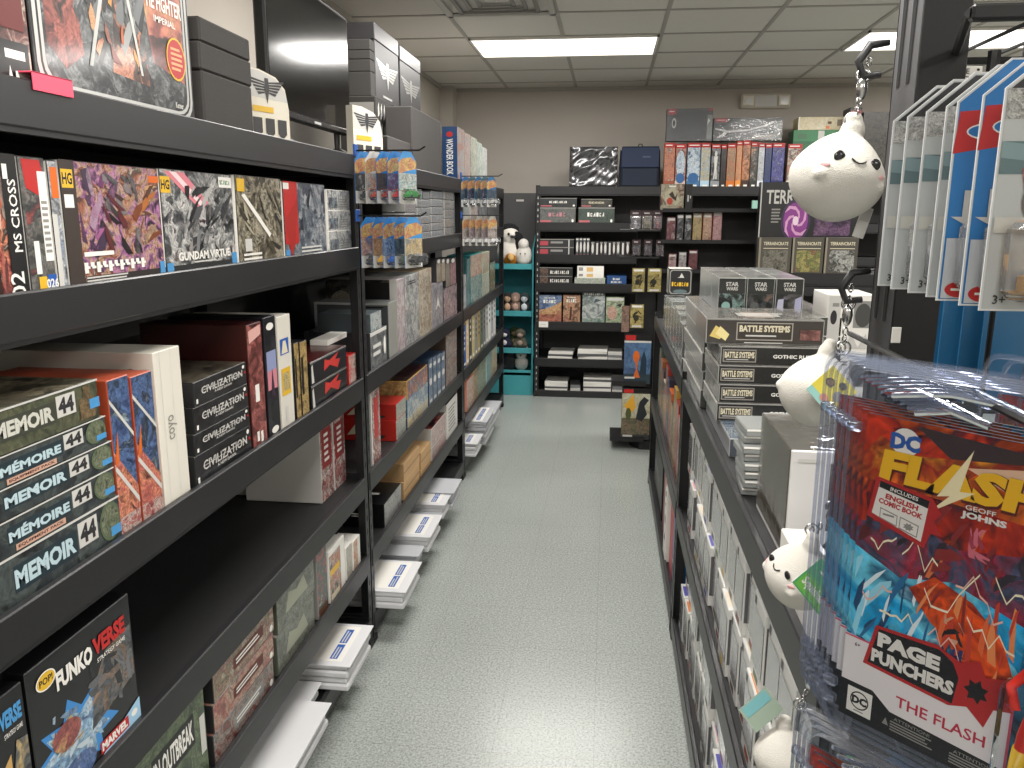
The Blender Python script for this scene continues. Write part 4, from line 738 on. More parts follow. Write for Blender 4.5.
# ---- hanging toy cards on the posts
BLISTER = clear(gloss=.15, rough=.15, haze=.06)
def toy_card(parent_name, label, loc, rotz, cols, group, w=.105, h=.165, car='#2a4a8c', tilt=0):
    t = thing(parent_name, label, 'toy card', loc, rotz, group)
    m = MB(); ol = [(-w/2, -h), (w/2, -h), (w/2, -.03), (w*.22, 0), (-w*.22, 0), (-w/2, -.03)]
    m.prism([(p[0], p[1]) for p in ol], 1, 0, .0012, mat(cols[0], .4, coat=.2))
    m.decals((-w/2, 0, -h), (1, 0, 0), (0, 0, 1), w, h, [('p', [(0, .6), (1, .6), (1, .82), (.72, 1), (.28, 1), (0, .82)], mat(cols[0], .4, coat=.2)), ('p', [(0, .55), (.4, .62), (1, .68), (1, .82), (.7, .9), (.2, .86), (0, .78)], art(cols[1], 40)), ('r', 0, .2, 1, .58, art(cols[2], 34)), ('r', 0, 0, 1, .24, LGY)])
    m.build('card', t)
    m = MB(); m.box((-w*.42, -.034, -h*.94), (w*.42, -.0005, -h*.72), BLISTER, .01); m.build('blister', t)
    m = MB(); cz = -h*.9
    body = [(-.036, 0), (.036, 0), (.036, .009), (.02, .011), (.01, .02), (-.016, .02), (-.026, .011), (-.036, .009)]
    m.prism([(p[0], p[1]+cz+.004) for p in body], 1, -.029, -.006, mat(car, .25, coat=.6))
    c = m.build('toy_car', t)
    for sx in (-.022, .022):
        m = MB(); m.tube([(sx, -.0305, cz+.006), (sx, -.0045, cz+.006)], .006, BK, 10); m.build('wheel', c)
    return t
def hook(label, loc, rotz, length, name='peg_hook', group='peg hooks'):
    m = MB(); m.tube([(0, 0, 0), (length-.02, 0, 0), (length, 0, .012)], .003, WIRE, 6); m.box((-.006, -.02, -.02), (0, .02, .02), BLU, .002)
    return tag(m.build(name, None, loc, rotz), label, 'hook', group)
FL = '#e8a020 #d8681c #f0c840 #c83a1c'
def card_row(Yp, z, n, x0, dx, labs, palette, rot, hk, hkl, sc=1):
    hook(hkl, (XL+.006, Yp-.012, z+.004), 0, dx*n+.05)
    for i in range(n):
        c0, c2, car = palette[i % len(palette)]
        t = toy_card('toy_car_card', labs[i], (x0+dx*i, Yp-.012, z), rot+rng.uniform(-.06, .06), (c0, FL, c2), hk, car=car)
ordn = ('first', 'second', 'third', 'fourth', 'fifth')
PALc = [('#2f7fc4', '#1c1c22 #3a3c48 #5a5c60 #d8d8d8', '#1c2230'), ('#d8d4cc', '#a8482c #d8a070 #c0bcb4 #5a3a2a', '#a83a24'), ('#2f7fc4', '#4a3c34 #6a5a50 #3a3a40', '#8c1c1c'), ('#2f7fc4', '#a82a4c #5a5c8c #d8c8d0', '#b81c20'), ('#3a90d0', '#3a9aa8 #d8dcd8 #2a6a4c', '#2a8a3a')]
PALd = [('#2f7fc4', '#4a7aa8 #c88868 #d8d8d4', '#3a3c40'), ('#2a70b0', '#8c5a2c #c89048 #3a2a1c', '#d8a42c'), ('#2f7fc4', '#2a4a8c #8ca8c8 #1c2a44', '#2a64b8'), ('#2f7fc4', '#3a4448 #6a7478 #242c30', '#4a5a50'), ('#3a90d0', '#5a8cb0 #d8b458 #c8ccd0', '#2c3034')]
zA = at(372, 152, 'Y', 2.69).z; zB2 = at(372, 217, 'Y', 2.69).z
card_row(2.69, zA, 5, -.80, .036, [ordn[i]+' hanging toy car card from the post on the upper hook of the first post' for i in range(5)], PALc, 1.2, 'toy car cards on the upper hook', 'black hook holding the upper row of toy car cards')
card_row(2.69, zB2, 5, -.785, .036, [ordn[i]+' hanging toy car card from the post on the lower hook of the first post' for i in range(5)], PALd, 1.2, 'toy car cards on the lower hook', 'black hook holding the lower row of toy car cards')
zA = at(470, 177, 'Y', 4.65).z; zB2 = at(470, 216, 'Y', 4.65).z
P3 = [('#3a70a0', '#2a6a6c #3a4a6c #8c9a98', '#b8b8b4'), ('#4a6a7a', '#24304a #4a4c6a #a8a8a4', '#c8c8c8')]
card_row(4.65, zA, 5, -.80, .036, [ordn[i]+' small toy card from the post on the upper hook of the second post' for i in range(5)], P3, 1.2, 'toy cards on the far upper hook', 'black hook holding the upper toy cards of the second post')
P4 = [('#a8a49c', '#6a6460 #a89088 #c8c0b8 #4a4444', '#d8d8d8'), ('#8c8884', '#8c7c84 #b8a0a8 #5a5458', '#e0e0e0')]
card_row(4.65, zB2, 5, -.795, .036, [ordn[i]+' grey toy card from the post on the lower hook of the second post' for i in range(5)], P4, 1.2, 'grey toy cards on the far lower hook', 'black hook holding the grey toy cards of the second post')
# ================================================================== teal corner shelf with plush toys
TL = mat('#3f98a0', .5, coat=.1, var=.05, vscale=6)
c0 = at(503, 402, 'Z', 0); c1 = at(534.5, 393, 'Z', 0)
cx, cy = -.98, 6.98
t = thing('corner_shelf', 'teal cardboard corner display shelf holding plush toys', 'display shelf', (0, 0, 0))
XA, XB_, YA, YBk = -1.16, -.63, 6.99, 7.46
zs = [0, .19, at(520, 352, 'Y', 7.0).z, at(520, 315, 'Y', 7.0).z, at(520, 268, 'Y', 7.0).z]
H = at(530, 236, 'Y', 7.2).z
m = MB(); m.prism([(XA, YBk), (XB_+.0, YBk-.02), (XB_+.0, YBk), (XA, YBk+.02)], 2, 0, H-.25, TL); m.build('back_panel', t)
m = MB(); m.prism([(7.02, 0), (YBk, 0), (YBk, H+.05), (7.25, H), (7.02, H-.10)], 0, XB_-.01, XB_+.002, TL); m.build('side_panel', t)
m = MB(); m.prism([(7.0, 0), (YBk, 0), (YBk, H-.2), (7.0, H-.3)], 0, XA-.01, XA, TL); m.build('side_panel', t)
m = MB(); m.box((XA, 6.998, 0), (XB_-.01, 7.01, .205), TL, .002); m.build('front_panel', t)
for z in zs[1:]:
    m = MB(); m.box((XA+.001, 7.012, z-.012), (XB_-.012, YBk-.025, z), TL); m.box((XA+.001, 6.998, z-.012), (XB_-.012, 7.011, z+.035), TL, .002); m.build('shelf', t)
def soft(nm, parts, colour, label=None, cat='plush toy', loc=(0, 0, 0), rotz=0, parent=None, vox=.006, group=None, rot=None, bump=.5):
    """plush body: overlapping balls fused into one skin"""
    m = MB(); mt = colour if not isinstance(colour, str) else mat(colour, .95, bump=bump, bscale=220, var=.06, vscale=40)
    for c, r, s in parts: m.ball(c, r, mt, 2, s)
    o = m.build(nm, parent, loc, rotz, smooth=True)
    if rot: o.rotation_euler = rot
    r = o.modifiers.new('fuse', 'REMESH'); r.mode = 'VOXEL'; r.voxel_size = vox; r.use_smooth_shade = True
    s = o.modifiers.new('soft', 'SMOOTH'); s.iterations = 6; s.factor = .5
    if label: tag(o, label, cat, group)
    return o
def addp(o, parts, colour, nm): return soft(nm, parts, colour, parent=o, vox=.006)
zt = zs[4]+.001; yy = 7.12
PX0 = lambda px, y=7.1: at(px, 250, 'Y', y).x
# penguin-like plush, white body with black head and wing
bx = PX0(512)
o = soft('plush_bird', [((0, 0, .13), .12, (1, .8, 1.1)), ((0, -.02, .27), .085, (1, .9, 1)), ((.03, -.09, .28), .025, (1.2, 1.2, .7))], '#e4dfd6', 'white plush bird with a black cap and wing sitting on the teal shelf', loc=(bx-.02, yy, zt), vox=.009)
addp(o, [((-.01, .01, .31), .085, (1.1, 1, .8)), ((-.07, .02, .27), .05, (1, 1, 1.4))], '#17171a', 'cap'); addp(o, [((.09, -.05, .2), .05, (.8, .8, 2.0)), ((.06, -.05, .27), .04, (1, 1, 1))], '#17171a', 'wing')
m = MB(); m.ball((.0, -.098, .285), .012, BK, 2); m.build('eye', o); m = MB(); m.ball((.04, -.105, .26), .02, mat('#2a2a2c', .4), 2, (1.2, 1.4, .6)); m.build('beak', o)
o = soft('plush_seal', [((0, 0, .1), .085, (.9, .8, 1.2)), ((0, -.02, .2), .05, (1, 1, 1))], '#dcd8d0', 'small white plush leaning on the side of the teal shelf', loc=(PX0(524), yy-.05, zt), vox=.008)
for a in (-.02, .02):
    m = MB(); m.ball((a, -.078, .12), .007, BK, 1); m.build('eye', o)
o = soft('plush_ball', [((0, 0, .075), .075, (1, .85, 1)), ((.0, -.04, .09), .04, (1, 1, 1))], mat('#b07020', .45, bump=.3, bscale=150), 'shiny golden brown plush in front of the white plush bird', loc=(PX0(510, 7.04), 7.085, zt), vox=.008)
addp(o, [((.01, -.07, .09), .03, (1, .6, 1.2))], '#d8b070', 'patch')
o = soft('plush_leaf', [((0, 0, .05), .05, (.7, .6, 1.3)), ((0, 0, .12), .04, (.6, .6, 1.2))], '#6a7a3c', 'green and white plush sitting high behind the white plush bird', loc=(PX0(503.5, 7.2), 7.26, at(503, 222, 'Y', 7.2).z), vox=.008) if 0 else None
zt = zs[3]+.001
for px, cl, c2, lb in ((508, '#2a2422', '#c8a488', 'dark plush doll with a pale face on the second teal tier'), (516, '#8c7468', '#c0a090', 'brown plush with a pink face on the second teal tier'), (525, '#2c3838', '#d8dce0', 'dark green plush with a white paper tag on the second teal tier')):
    o = soft('plush_doll', [((0, 0, .06), .055, (1, .8, 1.1)), ((0, -.01, .14), .05, (1, .9, 1))], cl, lb, loc=(PX0(px), 7.1, zt), vox=.008, group='plush on the second teal tier')
    addp(o, [((0, -.035, .135), .034, (1, .6, 1)), ((0, -.035, .06), .03, (1, .6, 1.2))], c2, 'face')
    for a in (-.016, .016):
        m = MB(); m.ball((a, -.056, .142), .005, BK, 1); m.build('eye', o)
zt = zs[2]+.001
for px, cl, c2, lb in ((505, '#1c2038', '#d8d0d4', 'navy plush with a white emblem on the third teal tier'), (514, '#3a4a2c', '#8c7c5c', 'mossy green plush behind the grey one on the third teal tier'), (521, '#5c584c', '#a89484', 'grey brown plush with a tan snout on the third teal tier')):
    o = soft('plush_doll', [((0, 0, .065), .06, (1, .8, 1.1)), ((0, -.01, .15), .05, (1, .9, 1)), ((.045, -.02, .05), .025, (1, 1, 1)), ((-.045, -.02, .05), .025, (1, 1, 1))], cl, lb, loc=(PX0(px), 7.1 if px != 514 else 7.2, zt), vox=.008, group='plush on the third teal tier')
    addp(o, [((0, -.04, .14), .03, (1, .7, .8)), ((0, -.045, .07), .028, (1, .4, 1))], c2, 'face')
    for a in (-.018, .018):
        m = MB(); m.ball((a, -.055, .165), .005, BK, 1); m.build('eye', o)
zt = zs[1]+.001
o = soft('plush_cat', [((0, 0, .08), .075, (1, .8, 1.1)), ((.02, -.02, .19), .055, (1, .9, .9)), ((-.05, -.03, .05), .04, (1, 1, .8))], '#2e2f32', 'charcoal grey plush slumped on the lowest teal tier', loc=(PX0(507)+.01, 7.13, zt), vox=.008)
for a in (0, .04):
    m = MB(); m.ball((a, -.068, .2), .006, HOLE, 1); m.build('eye', o)
o = soft('plush_dog', [((0, 0, .075), .065, (1, .8, 1.1)), ((0, -.02, .165), .055, (1, .9, 1)), ((-.04, 0, .21), .02, (1, .7, 1.4)), ((.04, 0, .21), .02, (1, .7, 1.4))], '#d4d0c8', 'white plush with upright ears on the lowest teal tier', loc=(PX0(523)-.01, 7.13, zt), vox=.008)
for a in (-.02, .02):
    m = MB(); m.ball((a, -.066, .175), .006, BK, 1); m.build('eye', o)
m = MB(); m.ball((0, -.076, .155), .008, BK, 1); m.build('nose', o)
# ================================================================== goods on the back wall racks (front faces look down the aisle)
YG = YK+.016
def B(x0, x1, yt, zbase, d, name, label, cat, m, D=None, Y=None, group=None, h=None, b=.0015, ym=250):
    Y = YG if Y is None else Y
    a0 = at(x0, ym, 'Y', Y); a1 = at(x1, ym, 'Y', Y)
    if h is None: h = at((x0+x1)/2, yt, 'Y', Y).z-zbase
    return item(name, label, cat, ((a0.x+a1.x)/2, Y, zbase), 0, a1.x-a0.x-.002, d, h, m, D, b, group), zbase+h
zk = [z-BRD for z in ZB]
# crumpled silver foil bundle
def bundle():
    a0 = at(569, 186, 'Y', YG+.02); a1 = at(617, 186, 'Y', YG+.02); h = at(590, 146.5, 'Y', YG+.02).z-zk[0]
    w = a1.x-a0.x; t = thing('wrapped_board', 'silver foil wrapped square board on top of the back rack', 'board', ((a0.x+a1.x)/2, YG+.02, zk[0]))
    r = random.Random(3); n = 22; vs = []; fs = []
    for j in range(n+1):
        for i in range(n+1):
            u, v = i/n, j/n; e = .0 if 0 < i < n and 0 < j < n else .012
            f = .010*math.sin(9*u+5*math.sin(4*v))+.009*math.sin(14*v+7*u*u)+.006*math.sin(31*(u-v)+2*math.sin(9*u))+r.uniform(-.003, .003)
            vs.append((-w/2+u*w, .012-f+e, v*h))
    for j in range(n):
        for i in range(n):
            k = j*(n+1)+i; fs.append((k, k+1, k+n+2, k+n+1))
    m = MB(); m.mesh(vs, fs, mat('#6a6a6c', .22, metal=.75)); m.build('foil_wrap', t, smooth=True)
    m = MB(); m.box((-w/2, .026, 0), (w/2, .11, h), mat('#3c3c3e', .35, metal=.5), .006); m.build('board', t)
bundle()
# navy bag
a0 = at(620, 186, 'Y', YG); a1 = at(659, 186, 'Y', YG); h = at(640, 147, 'Y', YG).z-zk[0]; w = a1.x-a0.x
t = thing('carry_bag', 'navy blue padded carry bag with a buckled flap beside the silver board', 'bag', ((a0.x+a1.x)/2, YG, zk[0]))
BAG = mat('#151f30', .8, bump=.3, bscale=400)
m = MB(); m.box((-w/2, .02, 0), (w/2, .2, h*.97), BAG, .02); m.build('body', t)
m = MB(); m.box((-w/2+.006, .004, h*.5), (w/2-.006, .03, h), mat('#1a2740', .75, bump=.3, bscale=400), .012); m.box((-w/2+.01, .006, h), (w/2-.01, .19, h+.006), BAG, .004); m.decals((-w/2+.006, .004, h*.5), (1, 0, 0), (0, 0, 1), w-.012, h*.5, [('bars', .56, .45, .84, .6, 1, mat('#3a4658', .6))]); m.build('flap', t)
m = MB(); m.tube([(-.02, .1, h), (-.012, .1, h+.03), (.012, .1, h+.03), (.02, .1, h)], .005, BK, 6); m.build('handle', t)
for s in (-1, 1):
    m = MB(); m.tube([(s*w/2, .1, .02), (s*(w/2+.006), .1, h*.5), (s*w/2, .1, h*.95)], .006, BAG, 6); m.build('strap', t)
# second level: four game boxes
DKG = mat('#3c4140', .4, coat=.3)
def gb(x0, x1, yt, zb, cl, title, lb, tc=WH, h=None): return B(x0, x1, yt, zb, .3, 'long_game_box', lb, 'board game', {'*': mat(cl.split()[0], .4, coat=.3), 'F': art(cl, 14, detail=.3)},
   {'F': [('w', .5, .58, .5, .26, len(title), tc), ('r', .02, .1, .32, .22, mat('#b8646a', .4)), ('r', 0, .94, 1, 1, GY), ('e', .92, .2, .03, .1, WH)]}, group='dark game boxes on the back rack')
o, zc = gb(539, 575, 207.5, zk[1], '#5a5c5a #7c7e7a #484c4a', 'TALIA', 'lower grey game box with pink marks at the end of the back rack', mat('#b88088', .4))
gb(539.5, 576, 198, zc+.001, '#2c3030 #3c4242 #262a2a', 'DISC+POWER', 'upper dark game box with white title at the end of the back rack')
o, zc = gb(577.5, 613.5, 207.5, zk[1], '#3a4a42 #4c5e54 #2e3a34', 'FOREST', 'lower green grey game box in the second pair on the back rack')
gb(580, 611, 199, zc+.001, '#3a3a34 #4c4a40 #2e2e2a', 'Dawn of Realms', 'upper olive grey game box with cream title in the second pair', CRM)
# third level
zc = zk[2]
for k, lb in enumerate(('lower black ruled box with red end on the third tier of the back rack', 'upper black ruled box with red end on the third tier of the back rack')):
    o, zc = B(539, 574, 247-8*k, zc+.0005, .25, 'ruled_box', lb, 'board game', {'*': mat('#26282a', .4, coat=.3)}, {'F': [('r', 0, .2, .26, .75, mat('#a8444c', .4)), ('r', .33, .45, .68, .7, GY), ('r', .84, 0, .87, 1, LGY), ('r', 0, .9, 1, 1, GY)]}, group='ruled boxes')
for k in range(4):
    B(575.5+3.6*k, 578.8+3.6*k, 238, zk[2], .15, 'dice_tube', 'tall grey tube box, %s of four on the third tier of the back rack' % ('first', 'second', 'third', 'fourth')[k], 'box', {'*': mat('#3c3e40', .35, coat=.4)}, {'F': [('e', .5, .5, .34, .3, LGY), ('r', .1, .88, .9, .97, LGY), ('r', .2, .03, .8, .1, mat('#a86a70', .4))]}, group='tall grey tube boxes')
xs = [590.5, 595, 599.5, 603.3, 607.6, 612, 616, 620.5, 625.5, 630]
nm = ('first', 'second', 'third', 'fourth', 'fifth', 'sixth', 'seventh', 'eighth', 'ninth')
for k in range(9):
    B(xs[k], xs[k+1]-.3, 241.5, zk[2], .12, 'mini_box', '%s small black and white box in the row after the tall tubes' % nm[k], 'box', {'*': mat('#2a2b2d', .35, coat=.4), 'F': mat(('#4a4a4a', '#333436', '#3c2c2e')[k % 3], .35, coat=.4)}, {'F': [('e', .5, .52, .28, .34, LGY), ('r', .1, .86, .9, .95, GY)] if k % 3 != 1 else [('r', .3, .1, .7, .9, LGY)]}, group='small black and white boxes')
# fourth level
zc = zk[3]
for k, lb in enumerate(('lower black book box with a white title on the fourth tier', 'upper black book box with a white title on the fourth tier')):
    o, zc = B(539.5, 573, 276-8.5*k, zc+.0005, .28, 'book_box', lb, 'board game', {'*': mat('#1e1e20', .35, coat=.4)}, {'F': [('r', .02, .1, .26, .9, art('#5a2a24 #8c6a54 #2a2424 #b89c84', 40)), ('w', .62, .46, .58, .42, 10, WH), ('r', 0, .93, 1, 1, GY)]}, group='black book boxes')
o, zc = B(575, 606, 278, zk[3], .28, 'white_book_box', 'pale green white box at the bottom of the white pile on the fourth tier', 'board game', {'*': mat('#cfd4c8', .4, coat=.2), 'F': art('#d8dcd0 #a8b49c #e8e8e0', 40)})
for k, (yt, lb) in enumerate(((273, 'middle white box with an orange patch in the white pile'), (266, 'top white box with an orange patch in the white pile'))):
    o, zc = B(577.5, 604.5, yt, zc+.0005, .25, 'white_book_box', lb, 'board game', {'*': WH}, {'F': [('r', .06, .3, .22, .8, GY), ('r', .36, .2, .6, .8, mat('#d8b070', .4))]}, group='white pile boxes')
B(607.5, 627.5, 276, zk[3], .28, 'blue_book_box', 'flat blue box with white title on the fourth tier', 'board game', {'*': mat('#254a7c', .4, coat=.2)}, {'F': [('w', .5, .68, .38, .24, 5, WH), ('w', .5, .36, .56, .22, 8, WH)]})
# fifth level: four picture boxes standing
def pic(x0, x1, yt, D, lb, col): return B(x0, x1, yt, zk[4], .06, 'picture_game_box', lb, 'board game', {'*': mat(col, .4, coat=.2)}, {'F': D}, Y=YG+.01)
pic(538.5, 562.5, 295, [('r', 0, .5, 1, 1, art('#1f3a70 #3c64a0 #8ca8c8 #24406c', 12, detail=.2)), ('p', [(0, .45), (.35, .5), (.7, .62), (1, .78), (1, 0), (0, 0)], art('#d8883a #e8b05a #b8602a #f0d090', 14, detail=.3)), ('r', 0, 0, 1, .3, art('#a8401c #d8682c #7a3018', 20)), ('w', .5, .9, .45, .06, 7, WH), ('w', .5, .77, .55, .13, 5, WH)], 'picture game box with orange hills under a blue sky on the fifth tier', '#2a3a5c')
pic(564, 581.5, 295, [('r', 0, 0, 1, 1, art('#6a3420 #a85c34 #d89c64 #4a2c24 #c88850', 16)), ('w', .5, .8, .62, .13, 5, WH), ('w', .5, .91, .5, .05, 7, WH), ('p', [(.36, .1), (.5, .1), (.52, .55), (.42, .6)], mat('#4a2a1c', .4))], 'narrow picture game box in brown desert colours on the fifth tier', '#4a2c20')
pic(583.5, 606.5, 291, [('r', 0, 0, 1, 1, art('#8c9c98 #b8c4c0 #6a7c78 #d8dcd8 #9cb0a8', 10, detail=.2)), ('r', 0, .86, 1, .96, mat('#5c6a68', .4)), ('w', .5, .91, .84, .07, 9, WH), ('p', [(.5, .62), (.85, .72), (.6, .76), (.95, .8), (.55, .74)], mat('#44545c', .4)), ('r', 0, 0, 1, .15, art('#5a7468 #8ca898 #c8d4c8', 20))], 'tall pale misty green picture game box on the fifth tier', '#6a7a76')
pic(607.5, 626, 297, [('r', 0, 0, 1, 1, art('#4c7c50 #8cac7c #c8d0a8 #3a5c40', 14, detail=.3)), ('e', .35, .4, .28, .26, art('#c87a5c #e0b098 #a85a44', 30)), ('r', .05, .86, .95, .96, LGY), ('p', [(.55, .7), (.9, .76), (.8, .62)], DG)], 'green picture game box with a pink shape beside the gold booklets', '#4a6c4c')
m = MB(); m.box((-.04, 0, -.05), (.04, .002, 0), WH, .0005); m.decals((-.04, 0, -.05), (1, 0, 0), (0, 0, 1), .08, .05, [('bars', .2, .4, .8, .6, 1, LGY)])
tag(m.build('price_card', loc=(at(543.5, 324, 'Y', YK-.006).x, YK-.008, ZB[4]-.0005)), 'white price card on the shelf edge below the orange hills box', 'price card')
# papers on the lower tiers
def papers(x0, x1, zbase, n, hh, label, wh, seed):
    r = random.Random(seed); Y = YG+.01; a0 = at(x0, 350, 'Y', Y); a1 = at(x1, 350, 'Y', Y); w = a1.x-a0.x
    t = thing('paper_stack', label, 'paper stack', ((a0.x+a1.x)/2, Y, zbase)); z = 0
    for k in range(n):
        e = r.uniform(-.02, .02)*w*3; m = MB(); h = hh*r.uniform(.7, 1.3)
        M = Matrix.Rotation(r.uniform(-.06, .06), 4, 'Z') @ Matrix.Translation((e*.2, 0, 0))
        m.box((-w/2, .03, z), (w/2, .27, z+h-.001), (WH if k % 3 != 1 else mat('#5a5a5c', .4, coat=.3)) if wh else (mat('#77787a', .3, coat=.4) if k % 2 else LGY), .001, M); z += h; m.build('paper_bundle', t)
papers(548, 572.5, zk[5]+.0005, 3, .018, 'low stack of white papers at the end of the sixth tier of the back rack', 1, 1)
papers(577.5, 607, zk[5]+.0005, 4, .02, 'tall stack of white papers in the middle of the sixth tier', 1, 2)
papers(608, 622, zk[5]+.0005, 3, .02, 'grey plastic wrapped stack on the sixth tier', 0, 3)
papers(545, 568, zk[6]+.0005, 4, .022, 'white paper stack on the bottom tier at the end of the back rack', 1, 4)
papers(571, 581, zk[6]+.0005, 2, .022, 'grey plastic wrapped stack in the middle of the bottom tier', 0, 5)
papers(584, 612, zk[6]+.0005, 6, .022, 'tall uneven stack of white papers on the bottom tier', 1, 6)
papers(613.5, 625, zk[6]+.0005, 2, .025, 'grey plastic wrapped stack on the bottom tier beside the blue poster book', 0, 7)
# ---------------- top: boxed action figures
AF = [(660.5, 671, 143, '#c8a894 #a85a34 #d8702c #8c4a34 #e0d0c0', 'pale and orange boxed figure touching the navy bag', '#a85c34'), (671.5, 682, 144, '#3a2c24 #7c5a48 #a83c24 #c8b0a0 #54382c', 'brown boxed figure between the orange one and the icy blue one', '#7a3c24'),
      (683, 696, 143, '#24405c #7ca8c8 #d8e4ec #3c6c94 #142438', 'boxed figure with an icy blue swirl', '#1f2c3c'), (696.5, 705.5, 143, '#c8d8e4 #8cb0c8 #d8b860 #a8c4d8 #2c343c', 'pale blue boxed figure with a golden head', '#b8ccd8'),
      (706.5, 715.5, 144, '#101012 #1c1c1f #8c9094 #2a2a2e', 'black boxed figure with a white armoured shape', '#141416'), (716, 721.5, 144.5, '#141416 #2a2220 #4a3a34', 'narrow black boxed figure beside the armoured one', '#141416'),
      (722, 730.5, 143.5, '#7a5a34 #a88450 #c86c24 #4a3824', 'tan boxed figure beside the orange spines', '#8c5a2c'), (731, 736.5, 141, '#d87a2c #e09040 #b85c1c', 'plain orange boxed figure spine', '#d8782c'), (737, 744.5, 140.5, '#e8923a #d87a28 #3a2418 #f0a850', 'orange boxed figure with a dark silhouette', '#e08a34'),
      (745, 752, 142, '#c8bcb0 #5a5c54 #2c2e2c #d8905c', 'grey and orange boxed figure with a white base', '#6a6660'), (752.5, 758.5, 143, '#b8bcc4 #d8dce0 #8c929c', 'silver white boxed figure', '#b0b4bc'), (759, 765.5, 143.5, '#1c2f64 #24407c #14224c', 'navy boxed figure spine beside the silver one', '#1c3068'),
      (766, 778, 143, '#2c2c8c #4444b0 #1c1c5c #8c8cc8', 'violet blue boxed figure with white marks', '#26267c'), (781, 795, 144, '#a89c8c #c86c4c #5c4c44 #d8ccbc #b85c30', 'boxed figure with a tan ground and orange base', '#8c6a54')]
for x0, x1, yt, cl, lb, sd in AF:
    D = [('r', .0, .9, 1, 1, mat('#a82424', .4)), ('bars', .1, .93, .9, .97, 1, WH), ('e', .5, .5, .26, .3, art(' '.join(cl.split()[::-1]), 40)), ('r', 0, 0, 1, .16, mat(cl.split()[-2], .4)), ('r', .3, .02, .8, .07, WH)]
    if 'armoured' in lb and 'narrow' not in lb: D += [('e', .5, .78, .14, .06, LGY), ('p', [(.28, .72), (.72, .72), (.62, .45), (.7, .2), (.55, .2), (.5, .4), (.45, .2), (.3, .2), (.38, .45)], LGY)]
    if 'icy' in lb: D += [('e', .5, .55, .42, .3, art('#3c6c94 #d8e4ec #7ca8c8', 30)), ('e', .5, .22, .4, .12, mat('#2c5a8c', .4))]
    B(x0, x1, yt, zk[0]+.0005, .12, 'boxed_figure', lb, 'toy box', {'*': mat(sd, .4, coat=.2), 'F': art(cl, 24)}, {'F': D}, group='boxed figures on the back rack')
zq = at(700, 141.5, 'Y', YG+.06).z
CLW = clear(gloss=.3, haze=.08)
def winbox(x0, x1, yt, zb, label, branch):
    Y = YG+.02; a0 = at(x0, 130, 'Y', Y); a1 = at(x1, 130, 'Y', Y); w = a1.x-a0.x; h = at(x0, yt, 'Y', Y).z-zb
    t = thing('window_toy_box', label, 'toy box', ((a0.x+a1.x)/2, Y, zb), 0, 'large window boxes')
    m = MB(); m.box((-w/2, .010, 0), (w/2, .11, h), mat('#4a4a48', .5), .002)
    D = [('r', .12, .08, .86, .92, art('#22262a #343a3c #4c5050 #2a2c30 #5a4a44', 14)), ('r', .02, .82, .2, .99, RED), ('bars', .05, .88, .18, .94, 1, WH), ('r', .88, .05, .99, .8, mat('#8a8c88', .45))]
    if branch: D += [('p', [(.02, .5), (.22, .36), (.5, .42), (.8, .66), (.88, .8), (.86, .84), (.76, .7), (.5, .5), (.22, .44), (.12, .52), (.03, .56)], LGY), ('p', [(.16, .42), (.1, .22), (.04, .12), (.08, .12), (.16, .22), (.22, .4)], LGY), ('p', [(.55, .05), (.9, .05), (.88, .3), (.7, .22), (.6, .3)], art('#8c8478 #c8c0b0 #5c564c', 40))]
    else: D += [('e', .16, .55, .05, .16, LGY), ('e', .16, .55, .03, .1, DG), ('r', .9, .92, .99, .99, RED), ('p', [(.88, .5), (.95, .62), (.9, .7)], WH)]
    m.decals((-w/2, .010, 0), (1, 0, 0), (0, 0, 1), w, h, D); m.build('carton', t)
    m = MB(); m.box((-w/2, 0, 0), (w/2, .004, h), CLW, .001); m.build('window', t)
winbox(666.5, 712.5, 108.5, zq+.002, 'square dark window toy box stacked above the boxed figures', False)
winbox(713.5, 782.5, 118, zq+.002, 'long dark window toy box with a pale twig shape above the boxed figures', True)
# cream and green boxes, black and red box
o, zc = B(784.5, 836, 144, zk[0]+.0005, .2, 'green_game_box', 'green box under the other green box beside the tan ground figure', 'board game', {'*': mat('#2c6a44', .4)}, {'F': [('r', .08, .2, .3, .9, mat('#1f5434', .4)), ('e', .62, .5, .1, .3, WH), ('r', .68, 0, .98, .7, mat('#5a2c28', .4)), ('w', .2, .6, .1, .3, 1, WH)]}, Y=YG+.13)
o, zc = B(785, 835.5, 130, zc+.0005, .2, 'green_game_box', 'upper green box below the cream box', 'board game', {'*': mat('#2f7a4c', .4)}, {'F': [('r', .0, .0, 1, .2, mat('#246040', .4)), ('r', .48, .3, .6, .95, LGY), ('r', .08, .35, .26, .75, mat('#3c6a4a', .4))]}, Y=YG+.13)
o, zc = B(789, 834, 117, zc+.0005, .2, 'cream_game_box', 'cream box with small dark figures on top of the green boxes', 'board game', {'*': mat('#d8c890', .45), 'F': art('#e0cf94 #d8c27c #e8dcb0', 8, detail=.15)}, {'F': [('r', .64, .45, .72, .65, BRN), ('r', .84, .3, .95, .8, mat('#6a5a3c', .4)), ('r', .6, .08, .68, .3, ORG), ('r', 0, 0, .02, 1, WH), ('r', .96, 0, 1, 1, WH)]}, Y=YG+.13)
B(838, 850, 107.5, zk[0]+.0005, .2, 'tall_black_box', 'tall black box with a red panel beside the plush ghost chain', 'board game', {'*': BK}, {'F': [('r', .1, .78, .95, .97, mat('#8c2c34', .4)), ('bars', .2, .82, .85, .93, 2, WH), ('e', .5, .6, .4, .1, mat('#a86a4c', .4)), ('r', .1, .2, .9, .5, mat('#3a2422', .4))]}, Y=YG+.02)
